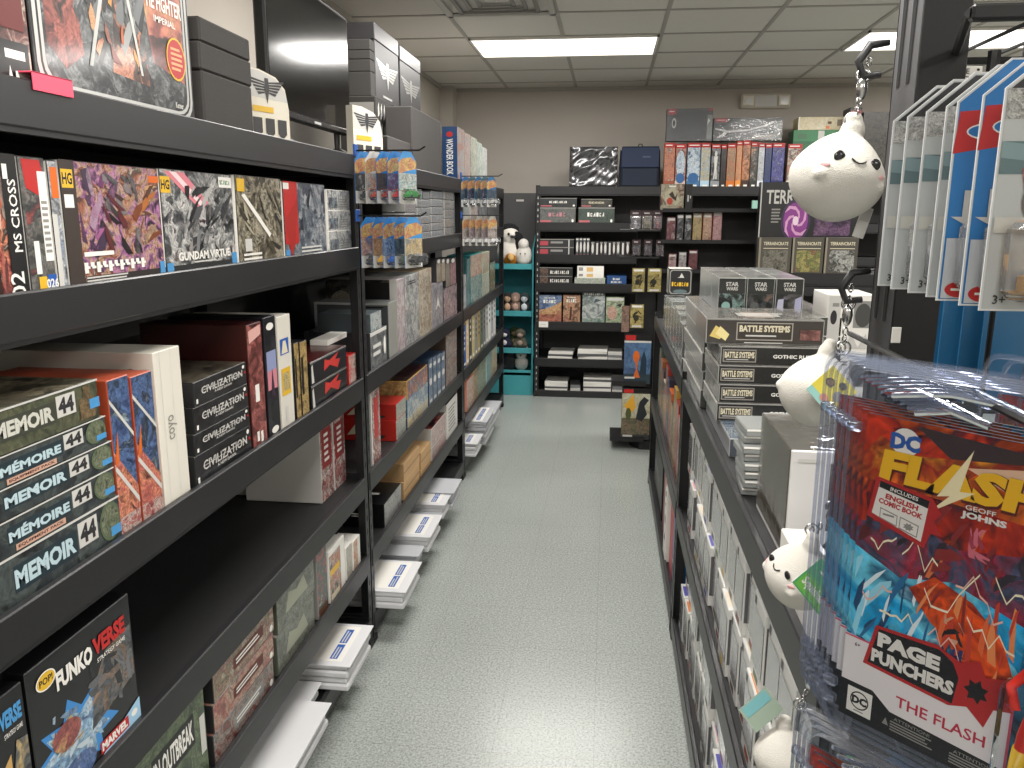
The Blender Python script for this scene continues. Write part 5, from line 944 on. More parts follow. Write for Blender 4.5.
B(851.5, 886, 112, zk[0]+.0005, .2, 'dark_box', 'dark mottled box behind the slotted post on the back rack', 'box', {'*': mat('#2a2824', .5), 'F': art('#2a2824 #4c4a40 #1c1c1a', 14)}, Y=YG+.04)
# under the top: cup-shaped boxes to the far side
B(664, 704, None, zk[1], .1, 'x', 'x', 'x', DG, h=.1) if 0 else None
t = thing('wire_bundle', 'tangle of clear plastic packs on the second tier of the back rack', 'plastic packs', (at(733, 210, 'Y', YG+.06).x, YG+.06, zk[1]+.001))
for k in range(6):
    m = MB(); M = Matrix.Rotation(rng.uniform(-.5, .5), 4, 'Z') @ Matrix.Rotation(rng.uniform(-.3, .3), 4, 'Y'); x = -.16+.06*k
    m.ball((x, .05, .05), .05, clear(gloss=.4, haze=.3, hcol='#9aa0a4'), 1, (1.1, .8, .8), M=M); m.build('pack', t, smooth=False)
B(749, 758, 200.5, zk[1]+.0005, .03, 'mint_card', 'small mint green card standing beside the planet game box', 'card', {'*': mat('#8cb8a8', .5)}, {'F': [('bars', .2, .3, .8, .7, 3, LGY)]})
B(772, 800, 203, zk[1]+.0005, .25, 'dark_box', 'dark box on the second tier behind the planet game box', 'box', {'*': mat('#222326', .5)}, Y=YG+.1)
# ================================================================== floor display between the racks
SX, SY = .50, 5.62
t = thing('floor_display', 'black floor display stand with shelves and hooks in front of the back rack', 'display stand', (SX, SY, 0))
bx_ = at(652, 440, 'Y', SY).x-SX
m = MB(); m.prism([(bx_-.10, -.2), (bx_+.24, -.2), (bx_+.30, -.1), (bx_+.30, .22), (bx_-.16, .22), (bx_-.16, -.1)], 2, 0, .06, RACKD); m.prism([(bx_-.08, -.15), (bx_+.22, -.15), (bx_+.24, .18), (bx_-.12, .18)], 2, .06, .20, RACKD); m.build('base', t)
ZQ = lambda y, Y=SY-.16: at(650, y, 'Y', Y).z-.001
zsp = [ZQ(440, SY-.22), ZQ(384, SY-.21), ZQ(270.5), ZQ(241), ZQ(210, SY-.12)]; zsl = [ZQ(256.5), ZQ(229.5)]
m = MB(); m.box((bx_, .06, .2), (.55, .12, zsp[4]-.012), RACKD, .004); m.build('back_panel', t)
m = MB(); m.box((-.30, .09, zsp[0]-.02), (bx_, .11, zsl[1]+.1), RACKD, .004); m.build('back_panel', t)
for z in zsp[2:]:
    m = MB(); m.box((-.155, -.18, z-.012), (.55, .12, z), RACKD, .002); m.box((-.155, -.185, z-.012), (.55, -.178, z+.012), RACKD); m.build('shelf', t)
for z in zsl:
    m = MB(); m.box((-.42, -.18, z-.012), (-.16, .10, z), RACKD, .002); m.build('shelf', t)
for z in zsp[:2]:
    m = MB(); m.box((-.45, -.225, z-.012), (-.22, .09, z), RACKD, .002); m.box((-.45, -.231, z-.012), (-.22, -.224, z+.02), RACKD); m.build('shelf', t)
DY = SY-.19
def S(x0, x1, y0, y1, name, label, cat, m, D=None, d=.05, Y=None, group=None, zb=None):
    Y = DY if Y is None else Y
    a0 = at(x0, y1, 'Y', Y); a1 = at(x1, y1, 'Y', Y); z0 = a0.z if zb is None else zb; h = at(x0, y0, 'Y', Y).z-z0
    return item(name, label, cat, ((a0.x+a1.x)/2, Y, z0), 0, a1.x-a0.x-.002, d, h, m, D, .0012, group)
S(623, 650, 334, 383, 'poster_book', 'large blue book with an orange figure low on the floor display', 'book', {'*': BK, 'F': art('#1c4474 #2c64a0 #4c88b8 #24508c', 12, detail=.25)}, {'F': [('r', 0, .86, 1, 1, BK), ('r', .04, .88, .42, .98, RED), ('r', 0, .83, 1, .87, LGY), ('r', 0, 0, 1, .2, mat('#2c3c44', .4)), ('e', .46, .55, .12, .12, ORG), ('p', [(.4, .55), (.54, .52), (.5, .3), (.62, .12), (.36, .12), (.46, .3)], mat('#c8642c', .4)), ('p', [(.6, .2), (.85, .2), (.84, .5), (.74, .68), (.64, .5)], mat('#1c3040', .4)), ('r', .04, .1, .42, .14, LGY)]}, Y=DY-.02, zb=zsp[1]+.001)
S(620.5, 649, 388, 440, 'poster_book', 'large cream and yellow book with dark riders at the bottom of the floor display', 'book', {'*': BK, 'F': art('#d8d0a8 #c8c090 #e0dcc0 #b8ac78', 10, detail=.2)}, {'F': [('r', 0, .9, 1, 1, BK), ('r', .06, .91, .4, .98, RED), ('p', [(.08, .66), (.4, .88), (.5, .62), (.3, .5)], mat('#d8a030', .4)), ('r', 0, 0, 1, .42, art('#4a4a34 #6c6a44 #8c6c4c #34382c', 24)), ('p', [(.5, .4), (.62, .74), (.78, .84), (.95, .78), (.8, .66), (.9, .5), (.72, .36)], mat('#22262a', .4)), ('e', .24, .5, .1, .12, mat('#4c542c', .4)), ('r', 0, 0, 1, .1, DG), ('r', .06, .03, .4, .09, LGY)]}, Y=DY-.03, zb=zsp[0]+.001)
GOLD = '#b8a038 #d0b84a #8c7828 #c8b458'
for x0, x1, y0, y1, lb in ((631.5, 644.5, 268, 292, 'gold booklet, the one over the narrow red booklet'), (647, 661, 268, 292, 'gold booklet with a dark beast beside the boxed yellow title'), (629.5, 643.5, 304, 328, 'gold booklet on the lower hook of the floor display')):
    S(x0, x1, y0, y1, 'gold_booklet', lb, 'booklet', {'*': BK, 'F': art(GOLD, 16, detail=.25)}, {'F': [('r', .12, .86, .88, .95, WH), ('e', .45, .42, .2, .13, mat('#2c2a1c', .4))] + shards(7, ['#2c2a1c', '#4a4020', '#1c1a12'], .18, .2, .85, .74, .2, int(x0)) + [('r', .15, .04, .85, .12, LGY)]}, d=.015, group='gold booklets')
S(621, 629, 306, 332, 'red_booklet', 'narrow brown and red booklet beside the lower gold booklet', 'booklet', {'*': mat('#6a5448', .5), 'F': art('#7a5c4c #a87c64 #5a4840', 30)}, d=.015)
for z, xs in ((at(640, 296, 'Y', DY).z, 'upper'), (at(640, 330, 'Y', DY).z, 'lower')):
    pass
S(660, 683.5, 184, 210, 'art_box', 'grey pictured box with black side standing on top of the floor display', 'board game', {'*': BK, 'F': art('#6a6c58 #b8a888 #c8c0a0 #8c4a34 #4a4c40', 14)}, {'F': [('e', .5, .5, .34, .36, art('#c8bc90 #e0d8b0 #a89870', 14, detail=.2)), ('e', .4, .34, .13, .14, mat('#b8402c', .4)), ('p', [(.35, .6), (.5, .72), (.62, .5), (.72, .66), (.66, .35), (.5, .45)], mat('#34221c', .4)), ('r', .35, .88, .65, .94, WH)]}, d=.1, Y=SY-.12, zb=zsp[4]+.001)
S(684.5, 692, 184, 210, 'dark_box', 'black box with vertical grey lettering beside the grey pictured box', 'box', {'*': BK}, {'F': [('bars', .3, .2, .55, .7, 1, LGY), ('bars', .65, .4, .8, .6, 1, LGY)]}, d=.1, Y=SY-.11, zb=zsp[4]+.001)
k = 0
for x0, x1, y0, y1, cl, lb in ((630, 641, 211, 229, '#8c8c90 #c8c4c8 #5c4a50 #3c3a3e', 'clear miniature pack with a grey figure, first on the upper tier of the floor display'), (642, 652, 211, 229, '#c8b890 #8c7c5c #e0d4b8 #3a3630', 'clear miniature pack with a tan figure on the upper tier of the floor display'), (653, 662, 211, 229, '#7a2c34 #a8646c #3c2c30 #c8c0c0', 'clear miniature pack with a red figure on the upper tier of the floor display'),
                           (632, 640.5, 240, 256, '#2c2426 #5a3a40 #8c888a', 'first small dark pack on the middle tier of the floor display'), (644, 652, 240, 256, '#2c2426 #5a3a40 #a8a4a4', 'second small dark pack on the middle tier of the floor display'), (656, 664, 240, 256, '#34242a #6a3a44 #b8b4b4', 'third small dark pack on the middle tier of the floor display')):
    z = zsl[1] if y0 < 230 else zsl[0]
    a0 = at(x0, y1, 'Y', DY+.03); a1 = at(x1, y1, 'Y', DY+.03); h = (y1-y0)*5.45/811; w = a1.x-a0.x
    t2 = thing('miniature_pack', lb, 'miniature pack', ((a0.x+a1.x)/2, DY+.03, z+.001), 0, 'miniature packs')
    m = MB(); m.box((-w/2, .03, 0), (w/2, .034, h), {'*': DG, 'F': art(cl, 50)}, .0005); m.decals((-w/2, .03, 0), (1, 0, 0), (0, 0, 1), w, h, [('r', 0, .72, 1, 1, mat('#3a2228', .4)), ('bars', .2, .8, .8, .92, 1, LGY)]); m.build('backing_card', t2)
    m = MB(); m.box((-w*.42, .0, .004), (w*.42, .029, h*.68), clear(gloss=.35, haze=.12), .006); m.build('blister', t2)
    m = MB(); m.lathe([(.012, 0), (.014, .004), (.006, .006), (.008, .02), (.012, .03), (.005, .036), (.007, .042), (.002, .05)], mat(cl.split()[1], .6), 8, (0, .016, .006)); m.build('miniature', t2)
for x0, x1, y0, y1, z, cl, lb in ((666, 675, 217, 241, 3, '#2c2426 #8c3a44 #c8c0c0', 'dark red and black box, first beside the clear miniature packs'), (676, 683, 214, 240, 3, '#1c1c20 #4a4a50 #d8d8d8', 'black box with white edge marks beside the dark red one'), (684, 691, 214, 240, 3, '#1c1c20 #3a3a40 #c8c8cc', 'second black box with white edge marks beside the dark red one'),
                           (692, 701, 213, 242, 3, '#a88c4c #c8ac68 #7a5c34', 'tan boxed figure on the upper tier of the floor display'), (702, 711, 213, 242, 3, '#b87a54 #d8a884 #7a3c2c', 'copper boxed figure on the upper tier of the floor display'), (712, 721, 211, 240, 3, '#a8545c #d8a0a0 #5a2c30', 'rosy boxed figure at the end of the upper tier of the floor display'),
                           (668, 676, 254, 270, 2, '#8c2c34 #d8b0b0 #2c2426', 'small red box on the middle tier near the yellow titled box'), (678, 686, 252, 270, 2, '#34242c #c8c8c8 #8c3440', 'small black and white box on the middle tier near the yellow titled box'), (688, 697, 250, 270, 2, '#5a2430 #8c3c44 #2c1c20', 'small maroon box on the middle tier near the yellow titled box')):
    S(x0, x1, y0, y1, 'figure_box', lb, 'toy box', {'*': mat(cl.split()[0], .4), 'F': art(cl, 34)}, {'F': [('r', .1, .85, .9, .95, LGY)]}, d=.08, Y=DY+.05, zb=zsp[z]+.001, group='figure boxes on the floor display')
# ================================================================== planet game and its shelf
YP = 5.15
z0 = at(800, 275, 'Y', YP).z; xa = at(753, 275, 'Y', YP).x
rack('low black rack behind the plush ghost carrying the planet game box', (xa+.02, YP-.012, 0), 0, 1.3, .5, [z0+BRD, .72, .12], z0+.02, group='low black racks')
o = S(757, 856, 182, 250, 'planet_game_box', 'large black game box with a purple spiral planet behind the hanging ghost', 'board game', {'*': mat('#17171a', .35, coat=.4)}, {'F': [('t', 'TERRAFORMING', .55, .77, .11, LGY, {'w': .86, 'b': .03}) if 0 else ('t', 'TERRA', .24, .84, .15, LGY, {'w': .36, 'b': .02}), ('bars', .12, .55, .22, .72, 5, GY),
   ('e', .37, .58, .15, .24, mat('#3c2c4c', .4)), ('e', .37, .58, .125, .2, mat('#8c3c8c', .4))] + [('p', [(.37+(.02+.11*s)*math.cos(a+s*2.2), .58+(.03+.17*s)*math.sin(a+s*2.2)) for s in (0, .25, .5, .75, 1)]+[(.37+(.02+.11*s)*math.cos(a+.5+s*2.2), .58+(.03+.17*s)*math.sin(a+.5+s*2.2)) for s in (1, .75, .5, .25, 0)], mat('#d8a0c8', .4)) for a in (0, 1.57, 3.14, 4.71)] + [('e', .37, .58, .03, .05, mat('#f0d8e8', .4)), ('r', .56, .42, .92, .62, art('#2a1c34 #5c3468 #8c5c8c #1c1824', 16)), ('r', 0, 0, .012, 1, LGY)]}, d=.09, Y=YP+.13, zb=z0+.001)
for x0, x1, cl, lb in ((757, 789.5, '#4a463c #8c8878 #6c6658 #2c2a24', 'grey mottled small terrain game box, first before the planet box'), (790.5, 822, '#8c8c3c #b8a848 #6a7a34 #b8482c', 'yellow green small terrain game box in the middle before the planet box'), (823, 856, '#5c5c58 #c8c8c0 #34342f #8c8c84', 'black and white small terrain game box, last before the planet box')):
    S(x0, x1, 237.5, 275, 'terrain_game_box', lb, 'board game', {'*': mat('#4c4840', .4, coat=.3)}, {'F': [('r', .0, 0, .06, 1, mat('#8c8474', .5)), ('r', .14, .08, .9, .66, art(cl, 24)), ('t', 'TERRAINCRATE', .52, .84, .09, CRM, {'w': .76, 'b': .02}), ('r', .14, .7, .9, .72, CRM)]}, d=.08, Y=YP, zb=z0+.001, group='terrain game boxes')
# ================================================================== goods on the low row
zr0 = ZR[0]-BRD
WRAP = dict(rough=.25, coat=.6)
def box3(name, label, cat, x0, x1, y0, y1, z0, h, m, D=None, group=None, b=.002):
    """box whose printed front looks back up the aisle"""
    return item(name, label, cat, ((x0+x1)/2, y0, z0), 0, x1-x0, y1-y0, h, m, D, b, group), z0+h
EDGE_GLINT = mat('#b4b4b0', .2, coat=.8)  # pale edge colour painting the highlights of shrink wrap and clear plastic
def lay(c, side='#a2a29e', top='#a8a49c'): return {'E': EDGE_GLINT, '*': mat(c, .25, coat=.6), 'L': mat(side, .3, coat=.6), 'T': art(' '.join([top, '#7c7a74', '#aca8a0', '#6a6864']), 10, coat=.6, rough=.2)}  # top colours are lightened to paint the light glossy wrap reflects
zz = zr0
o, zz = box3('terrain_game_box', 'blue grey shrink wrapped box under the stack of ruins boxes', 'board game', .312, .63, 1.98, 2.46, zz, .048, {'*': mat('#4a5058', .2, coat=.8), 'E': EDGE_GLINT, 'T': mat('#6a7a8c', .12, coat=.9), 'L': mat('#9c9ea0', .3, coat=.6)})
LOGO = [('r', .02, .16, .3, .84, mat('#8c8780', .4)), ('r', .03, .22, .29, .78, mat('#34332f', .4)), ('t', 'BATTLE SYSTEMS', .16, .55, .34, CRM, {'w': .25, 'b': .04}), ('bars', .05, .26, .27, .34, 1, LGY)]
for k, lb in enumerate(('bottom dark ruins game box in the shrink wrapped stack of four', 'second dark ruins game box from the bottom of the stack of four', 'third dark ruins game box from the bottom of the stack of four', 'top dark ruins game box of the stack of four')):
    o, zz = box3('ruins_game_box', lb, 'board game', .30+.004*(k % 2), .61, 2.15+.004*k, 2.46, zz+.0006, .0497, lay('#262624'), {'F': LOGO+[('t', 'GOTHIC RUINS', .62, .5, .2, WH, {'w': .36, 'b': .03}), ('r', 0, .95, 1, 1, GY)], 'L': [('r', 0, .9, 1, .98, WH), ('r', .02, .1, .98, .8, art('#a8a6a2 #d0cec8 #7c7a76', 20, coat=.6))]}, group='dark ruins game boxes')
o, zz = box3('battle_game_box', 'brown grey battle game box with yellow cards printed at one end, crowning the ruins stack', 'board game', .268, .572, 2.2, 2.46, zz+.0006, .068, lay('#3c3834', '#98948e', '#b8a89c'), {'F': [('r', .26, .16, .74, .86, mat('#a09a92', .4)), ('r', .27, .2, .73, .82, mat('#3c3832', .4)), ('t', 'BATTLE SYSTEMS', .5, .62, .26, CRM, {'w': .43, 'b': .05}), ('bars', .34, .28, .66, .4, 1, LGY), ('bars', .33, .03, .67, .1, 1, LGY), ('p', [(.03, .3), (.12, .18), (.17, .5), (.08, .72)], mat('#d8c070', .4)), ('p', [(.08, .4), (.17, .12), (.2, .38), (.12, .7)], mat('#e8d898', .4)), ('r', .8, .2, .97, .6, art('#8c3c34 #a86458 #5c2c28', 24)), ('r', 0, .94, 1, 1, GY)], 'T': [('r', .35, .1, .6, .6, mat('#a8988c', .3, coat=.6)), ('bars', .3, .2, .75, .5, 3, LGY)]})  # pinkish grey top has its reflected light put into the colour
# pile behind with the small space battle cartons
zz = zr0
for k, lb in enumerate(('bottom grey shrink wrapped box of the pile under the space cartons', 'second grey shrink wrapped box of the pile under the space cartons', 'third grey shrink wrapped box of the pile under the space cartons', 'fourth grey shrink wrapped box of the pile under the space cartons', 'top grey green shrink wrapped box right under the space cartons')):
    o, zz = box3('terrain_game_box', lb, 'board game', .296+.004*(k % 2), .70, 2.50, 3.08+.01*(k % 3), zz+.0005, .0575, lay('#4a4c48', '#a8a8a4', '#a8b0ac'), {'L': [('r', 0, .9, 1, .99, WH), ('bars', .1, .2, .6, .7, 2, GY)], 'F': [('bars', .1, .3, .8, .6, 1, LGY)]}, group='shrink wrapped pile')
for r_ in range(3):
    for c_ in range(3):
        lb = '%s space battle carton with %s art, %s row back from the ruins stack' % (('first', 'middle', 'last')[c_], ('green', 'copper', 'pale lilac')[c_], ('front', 'second', 'third')[r_])
        cl = (('#2c4a44', '#8cb0a8'), ('#8c5a3c', '#5a5c5c'), ('#8c8ca8', '#5c5854'))[c_]
        box3('space_carton', lb, 'board game', .342+.086*c_, .424+.086*c_, 2.56+.17*r_, 2.725+.17*r_, zz+.0006, .108, {'*': mat('#262a2a', .25, coat=.6), 'E': EDGE_GLINT, 'L': mat('#8c9090', .3, coat=.6), 'T': art('#5a5e5c #848884 #a8aca8 #4a4c50', 16, coat=.6)},
             {'F': [('r', .04, .03, .96, .55, art('%s %s #1c2222 #3c4444' % cl, 26)), ('t', 'STAR', .5, .82, .12, LGY, {'w': .46, 'b': .03}), ('t', 'WARS', .5, .69, .1, LGY, {'w': .42, 'b': .03})] + ([('p', [(.05, .05), (.3, .1), (.3, .42), (.1, .4)], mat('#b8b8cc', .4)), ('p', [(.7, .1), (.95, .1), (.95, .5), (.72, .42)], mat('#a8a8c4', .4))] if c_ == 2 else [('e', .3, .2, .16, .12, mat(cl[1], .4))])}, group='space battle cartons')
# clear packs along the aisle edge on the far low rack
def clearpack(x0, x1, y0, y1, z0, h, cl, label, cat='clear box'):
    t = thing('clear_pack', label, cat, ((x0+x1)/2, y0, z0), 0, 'clear packs on the low rack'); w = x1-x0; d = y1-y0
    m = MB(); m.box((-w/2, 0, 0), (w/2, d, h), clear(gloss=.45, haze=.22, hcol='#b8bcb8'), .003); 
    for (a_, b_) in ((-w/2, 0), (w/2-.003, 0)):
        m.box((a_, b_-.0005, 0), (a_+.003, b_+.0025, h), EDGE_GLINT)
    m.box((-w/2, -.0005, h-.003), (w/2, .0025, h+.0005), EDGE_GLINT); m.box((-w/2-.0005, 0, h-.003), (-w/2+.0025, d, h+.0005), EDGE_GLINT); m.box((w/2-.0025, 0, h-.003), (w/2+.0005, d, h+.0005), EDGE_GLINT); m.box((-w/2, d-.003, h-.003), (w/2, d, h+.0005), EDGE_GLINT)  # thin pale strips paint highlights along the case edges
    m.build('case', t)
    m = MB(); m.box((-w*.4, d*.25, .004), (w*.4, d*.8, h*.72), {'*': art(cl, 40)}, .002); m.decals((-w*.4, d*.25, .004), (1, 0, 0), (0, 0, 1), w*.8, h*.72, [('r', .1, .78, .9, .94, LGY)]); m.build('insert', t)
y = 3.17
for k, (w, h, cl, lb) in enumerate(((.12, .17, '#a87c54 #c8b89c #4a4c50 #6c7478', 'clear box with a brown figure at the aisle edge behind the grey pile'), (.13, .19, '#8c8c84 #c8c4b8 #3c3e40', 'clear box with grey contents, next along the aisle edge'), (.13, .2, '#b8a848 #d8d0a0 #4c4c44', 'clear box with yellow contents along the aisle edge'), (.14, .18, '#7c8c8c #c8d0d0 #34383a', 'clear box with teal grey contents along the aisle edge'), (.15, .2, '#9c8c6c #d8ccb0 #4a443a', 'clear box with tan contents along the aisle edge'), (.16, .19, '#8c8c8c #d0d0d0 #3c3c3c', 'clear box with silver contents near the end of the low row'), (.16, .18, '#6a6c70 #b8bcc0 #2c2e30', 'clear box with slate contents at the end of the low row'))):
    clearpack(.296, .296+.10, y, y+w, zr0+.0005, h, cl, lb); clearpack(.40, .52, y+.005, y+w, zr0+.0005, h-.02, cl, lb.replace('clear box', 'inner clear box'))
    y += w+.012
box3('titled_box', 'dark rounded box with yellow title letters standing on the clear boxes', 'board game', .30, .41, 4.02, 4.16, zr0+.203, .125, {'*': mat('#2c2c2c', .25, coat=.6), 'T': LGY, 'L': mat('#8c8c88', .3, coat=.5)}, {'F': [('p', frame_pts(.03, .12), mat('#8c8c88', .4)), ('p', frame_pts(.07, .11), mat('#242424', .35, coat=.4)), ('w', .5, .42, .74, .17, 7, YEL), ('p', [(.36, .66), (.66, .66), (.54, .84), (.46, .7)], LGY), ('e', .5, .13, .3, .08, mat('#5a6a6c', .4))]})
# white boxes by the post
zz = zr0
for k, lb in enumerate(('lower white box with black round marks behind the second ghost plush', 'upper white box with black round marks behind the second ghost plush')):
    o, zz = box3('white_figure_box', lb, 'toy box', .655, .79, 2.50, 2.68, zz+.0006, .178, {'*': WH, 'T': LGY}, {'F': [('r', .02, .02, .28, .98, LGY), ('e', .14, .62, .07, .12, DG), ('e', .44, .62, .07, .12, DG), ('r', .1, .8, .24, .86, GY), ('r', .56, .45, .98, .9, mat('#8c8c88', .4)), ('e', .76, .66, .17, .2, mat('#4a4a48', .4)), ('bars', .35, .8, .55, .9, 2, GY), ('r', .08, .05, .18, .12, RED), ('p', [(.4, .1), (.55, .35), (.7, .12), (.85, .36), (.95, .1)], LGY)]}, group='white boxes with round marks')
# tilted pile of clear packs
r = random.Random(9)
for k in range(8):
    t = thing('clear_pack', 'clear flat pack, %s from the bottom of the tilted pile at the aisle edge' % ('first', 'second', 'third', 'fourth', 'fifth', 'sixth', 'seventh', 'eighth', 'ninth')[k], 'clear pack', (.298+.004*r.uniform(-1, 1), 1.70+.012*r.uniform(-1, 1), zr0+.001+.0185*k), r.uniform(-.09, .09), 'tilted clear flat packs')
    m = MB(); m.box((0, 0, 0), (.085, .12, .017), clear(gloss=.5, haze=.38, hcol='#c4c8c6'), .0025); m.build('case', t)
    m = MB(); m.box((.008, .012, .002), (.077, .108, .006), art('#a8aaa4 #d0d0c8 #6c706c #c8b88c', 50), .001); m.build('card', t)
    m = MB(); m.box((.002, -.0012, .012), (.083, .0, .016), WH, .0004); m.build('rim', t)
# big windowed toy box: white ends, clear aisle side and top
t = thing('window_toy_box', 'white ended toy box with clear plastic over its aisle side and top', 'toy box', (.318, 1.36, zr0+.0005))
W, D_, H = .15, .27, .2
m = MB(); WE = mat('#dad8d6', .35, coat=.3)
m.box((0, 0, 0), (W, .008, H), WE, .003); m.box((0, D_-.008, 0), (W, D_, H), WE, .003); m.box((0, .008, 0), (W, D_-.008, .012), WE, .001); m.box((W-.006, .008, .012), (W, D_-.008, H), WE, .001)
m.decals((0, 0, 0), (1, 0, 0), (0, 0, 1), W, H, [('r', .43, .3, .62, .9, art('#3a2c24 #7a6a54 #1c1a18 #a89878', 40)), ('p', [(.4, .15), (.55, .3), (.6, .1)], DG), ('r', .07, .9, .35, .93, LGY)])
m.build('carton', t)
m = MB(); m.box((-.002, .006, .012), (.0, D_-.006, H), clear(gloss=.45, haze=.14, hcol='#b0a898'), .0006); m.box((0, .008, H-.002), (W, D_-.008, H+.001), clear(gloss=.5, haze=.12, hcol='#b8b4ac'), .0008); m.build('window', t)
m = MB(); m.box((.012, .03, .013), (.03, D_-.03, H*.9), art('#9c8c78 #c8bca8 #6a5c4c #b0a490', 16)); m.build('insert', t)
m = MB()
for (a, b, c) in ((.06, .08, .05), (.07, .15, .06), (.06, .21, .045)): m.lathe([(.02, 0), (.028, .02), (.018, .05), (.026, .09), (.02, .11), (.022, .13), (.006, .15)], mat('#7a5a44', .5), 10, (a, b, .013))
m.build('figurine', t)
# little boxes near the front end
box3('small_white_box', 'small white carton on the shelf behind the third ghost plush', 'carton', .296, .345, 1.20, 1.30, zr0+.0005, .085, {'*': WH}, {'F': [('bars', .15, .3, .85, .7, 2, LGY)]})
for k, lb in enumerate(('first white spined box with a barcode below the third ghost plush', 'second white spined box with a barcode below the third ghost plush', 'third white spined box with a barcode below the third ghost plush')):
    box3('barcode_box', lb, 'carton', .294+.0245*k, .3175+.0245*k, 1.04, 1.18, zr0+.0005, .072, {'*': LGY, 'T': GY}, {'F': [('bars', .2, .1, .8, .8, 8, mat('#3c3c3c', .5))], 'L': [('bars', .1, .1, .5, .8, 4, LGY)]}, group='barcode boxes')
# ---------------- white figure boxes in rows
WB = mat('#dddcd8', .35, coat=.3); WIN = mat('#a2a3a3', .12, coat=.7); WIN2 = mat('#5c5c5e', .15, coat=.7)
def popbox(label, skin, hair, loc, group, sil):
    """front (window) faces local -y"""
    t = thing('figure_window_box', label, 'toy box', loc, -PI/2, group); w, d, h = .114, .09, .17
    m = MB(); m.box((-w/2, 0, 0), (w/2, d, h), WB, .0015)
    m.bdecals(w, d, h, {'F': [('r', 0, 0, 1, .16, WB), ('r', .3, .03, .7, .12, mat(hair, .4)), ('r', .06, .86, .2, .96, DG)],
      'T': [('r', .2, .05, .86, .62, mat(skin, .4)), ('p', [(.2, .45), (.86, .45), (.86, .66), (.2, .66)], mat(hair, .4)), ('e', .36, .25, .07, .09, BK), ('e', .7, .25, .07, .09, BK), ('r', .25, .74, .8, .9, mat('#a8a8ac', .4)), ('bars', .3, .77, .7, .88, 2, GY)],
      'R': [('r', .0, .0, 1, .13, WB), ('r', .55, .18, .95, .9, mat('#b4b3b0', .4)), ('e', .75, .6, .14, .16, mat(skin, .4)), ('bars', .2, .03, .8, .1, 1, GY)]})
    m.build('carton', t)
    m = MB(); m.decals((-w/2, 0, 0), (1, 0, 0), (0, 0, 1), w, h, [('r', .07, .18, .93, .84, WIN)], .0012); m.decals((w/2, 0, 0), (0, 1, 0), (0, 0, 1), d, h, [('r', .03, .18, .48, .86, WIN2)], .0012); m.build('window', t)
    m = MB(); m.ball((0, .03, .1), .032, mat(skin, .5), 1, (1, .5, .9)) if sil else None
    return t
VAR = [('#e0c4a4', '#4a3020'), ('#d8843c', '#8c3c1c'), ('#e8d8c0', '#c8a850'), ('#c8b090', '#2c2c2e'), ('#5a5cae', '#3a3c8c'), ('#d8d0b8', '#7a3428'), ('#b8c8a8', '#4c6a3c'), ('#d8a0a4', '#a83c44')]
ORD = ('first', 'second', 'third', 'fourth', 'fifth', 'sixth', 'seventh', 'eighth', 'ninth', 'tenth', 'eleventh', 'twelfth', 'thirteenth', 'fourteenth', 'fifteenth', 'sixteenth')
PROT = {}
r = random.Random(5)
for lv, (zb_, nm) in enumerate(((ZR[1]-BRD, 'middle shelf'), (ZR[2]-BRD, 'bottom shelf'))):
    for row in range(2):
        y = 1.06
        for k in range(15):
            v = VAR[(k*3+row*5+lv*2+r.randrange(2)) % len(VAR)]
            lb = '%s white window box from the entrance, %s row, %s of the low rack' % (ORD[k], 'lower' if row == 0 else 'upper', nm)
            loc = (XR+.018+r.uniform(0, .014)+(.006 if row else 0), y+.058, zb_+.0005+row*.1708)
            if v not in PROT: PROT[v] = popbox(lb, v[0], v[1], loc, 'white window boxes on the low rack', False)
            else: dup(PROT[v], loc, None, lb)
            y += .1185
# ---------------- far low rack, lower shelves
zq = ZR[1]-BRD
def RB(y0, y1, z, h, name, label, cat, m, D=None, x=None, d=.2, group=None):
    """box whose printed front faces the aisle"""
    x = XR+.02 if x is None else x
    return item(name, label, cat, (x, (y0+y1)/2, z+.0005), -PI/2, y1-y0, d, h, m, D, .0015, group), z+h
y = 3.0
BC = [('#2c3a34 #8ca08c #c8c8b0', 'dark green'), ('#b8482c #d88c5c #4a2018', 'rust'), ('#8c2420 #c85040 #3a1412', 'crimson'), ('#d8b050 #8c6a2c #e8d8a0', 'golden'), ('#3c3428 #a88c5c #c8b490', 'brown'), ('#c8622c #7a2c18 #e0a070', 'orange'), ('#1c2c40 #4a6a8c #a8b8c8', 'navy'), ('#a83c2c #d8907c #2c1814', 'brick'), ('#c8c0a8 #8c7c5c #e8e0cc', 'cream'), ('#26262a #6c6c70 #c8c8c8', 'black'), ('#9c5a34 #d8a878 #4a2c1c', 'copper'), ('#4c5c4c #9cac94 #2c342c', 'olive')]
for k, (cl, nm) in enumerate(BC):
    w = .11+.03*((k*7) % 3)/2; h = .24+.10*((k*5) % 4)/3
    RB(y, y+w-.006, zq, h, 'upright_game_box', '%s upright boxed game on the middle shelf of the far low rack' % nm, 'board game', {'*': mat(cl.split()[0], .4, coat=.3), 'F': art(cl, 22)}, {'R': [('r', .1, .7, .9, .9, mat(cl.split()[1], .4)), ('bars', .2, .2, .8, .5, 3, mat(cl.split()[2], .4))]}, group='upright boxed games on the far low rack')
    y += w
zq = ZR[2]-BRD
RB(3.02, 3.2, zq, .3, 'storage_folder', 'bright blue folder standing on the bottom shelf of the far low rack', 'folder', {'*': mat('#2468b8', .35, coat=.3)}, {'F': [('r', 0, 0, 1, .35, mat('#123c6c', .4)), ('r', 0, .34, 1, .36, WH)]}, x=XR-.0+.02, d=.25)
RB(3.21, 3.36, zq, .36, 'storage_folder', 'red folder between the blue folder and the white box', 'folder', {'*': mat('#b8444a', .4)}, {'F': [('r', 0, .9, 1, 1, mat('#8c2c30', .4))]}, d=.25)
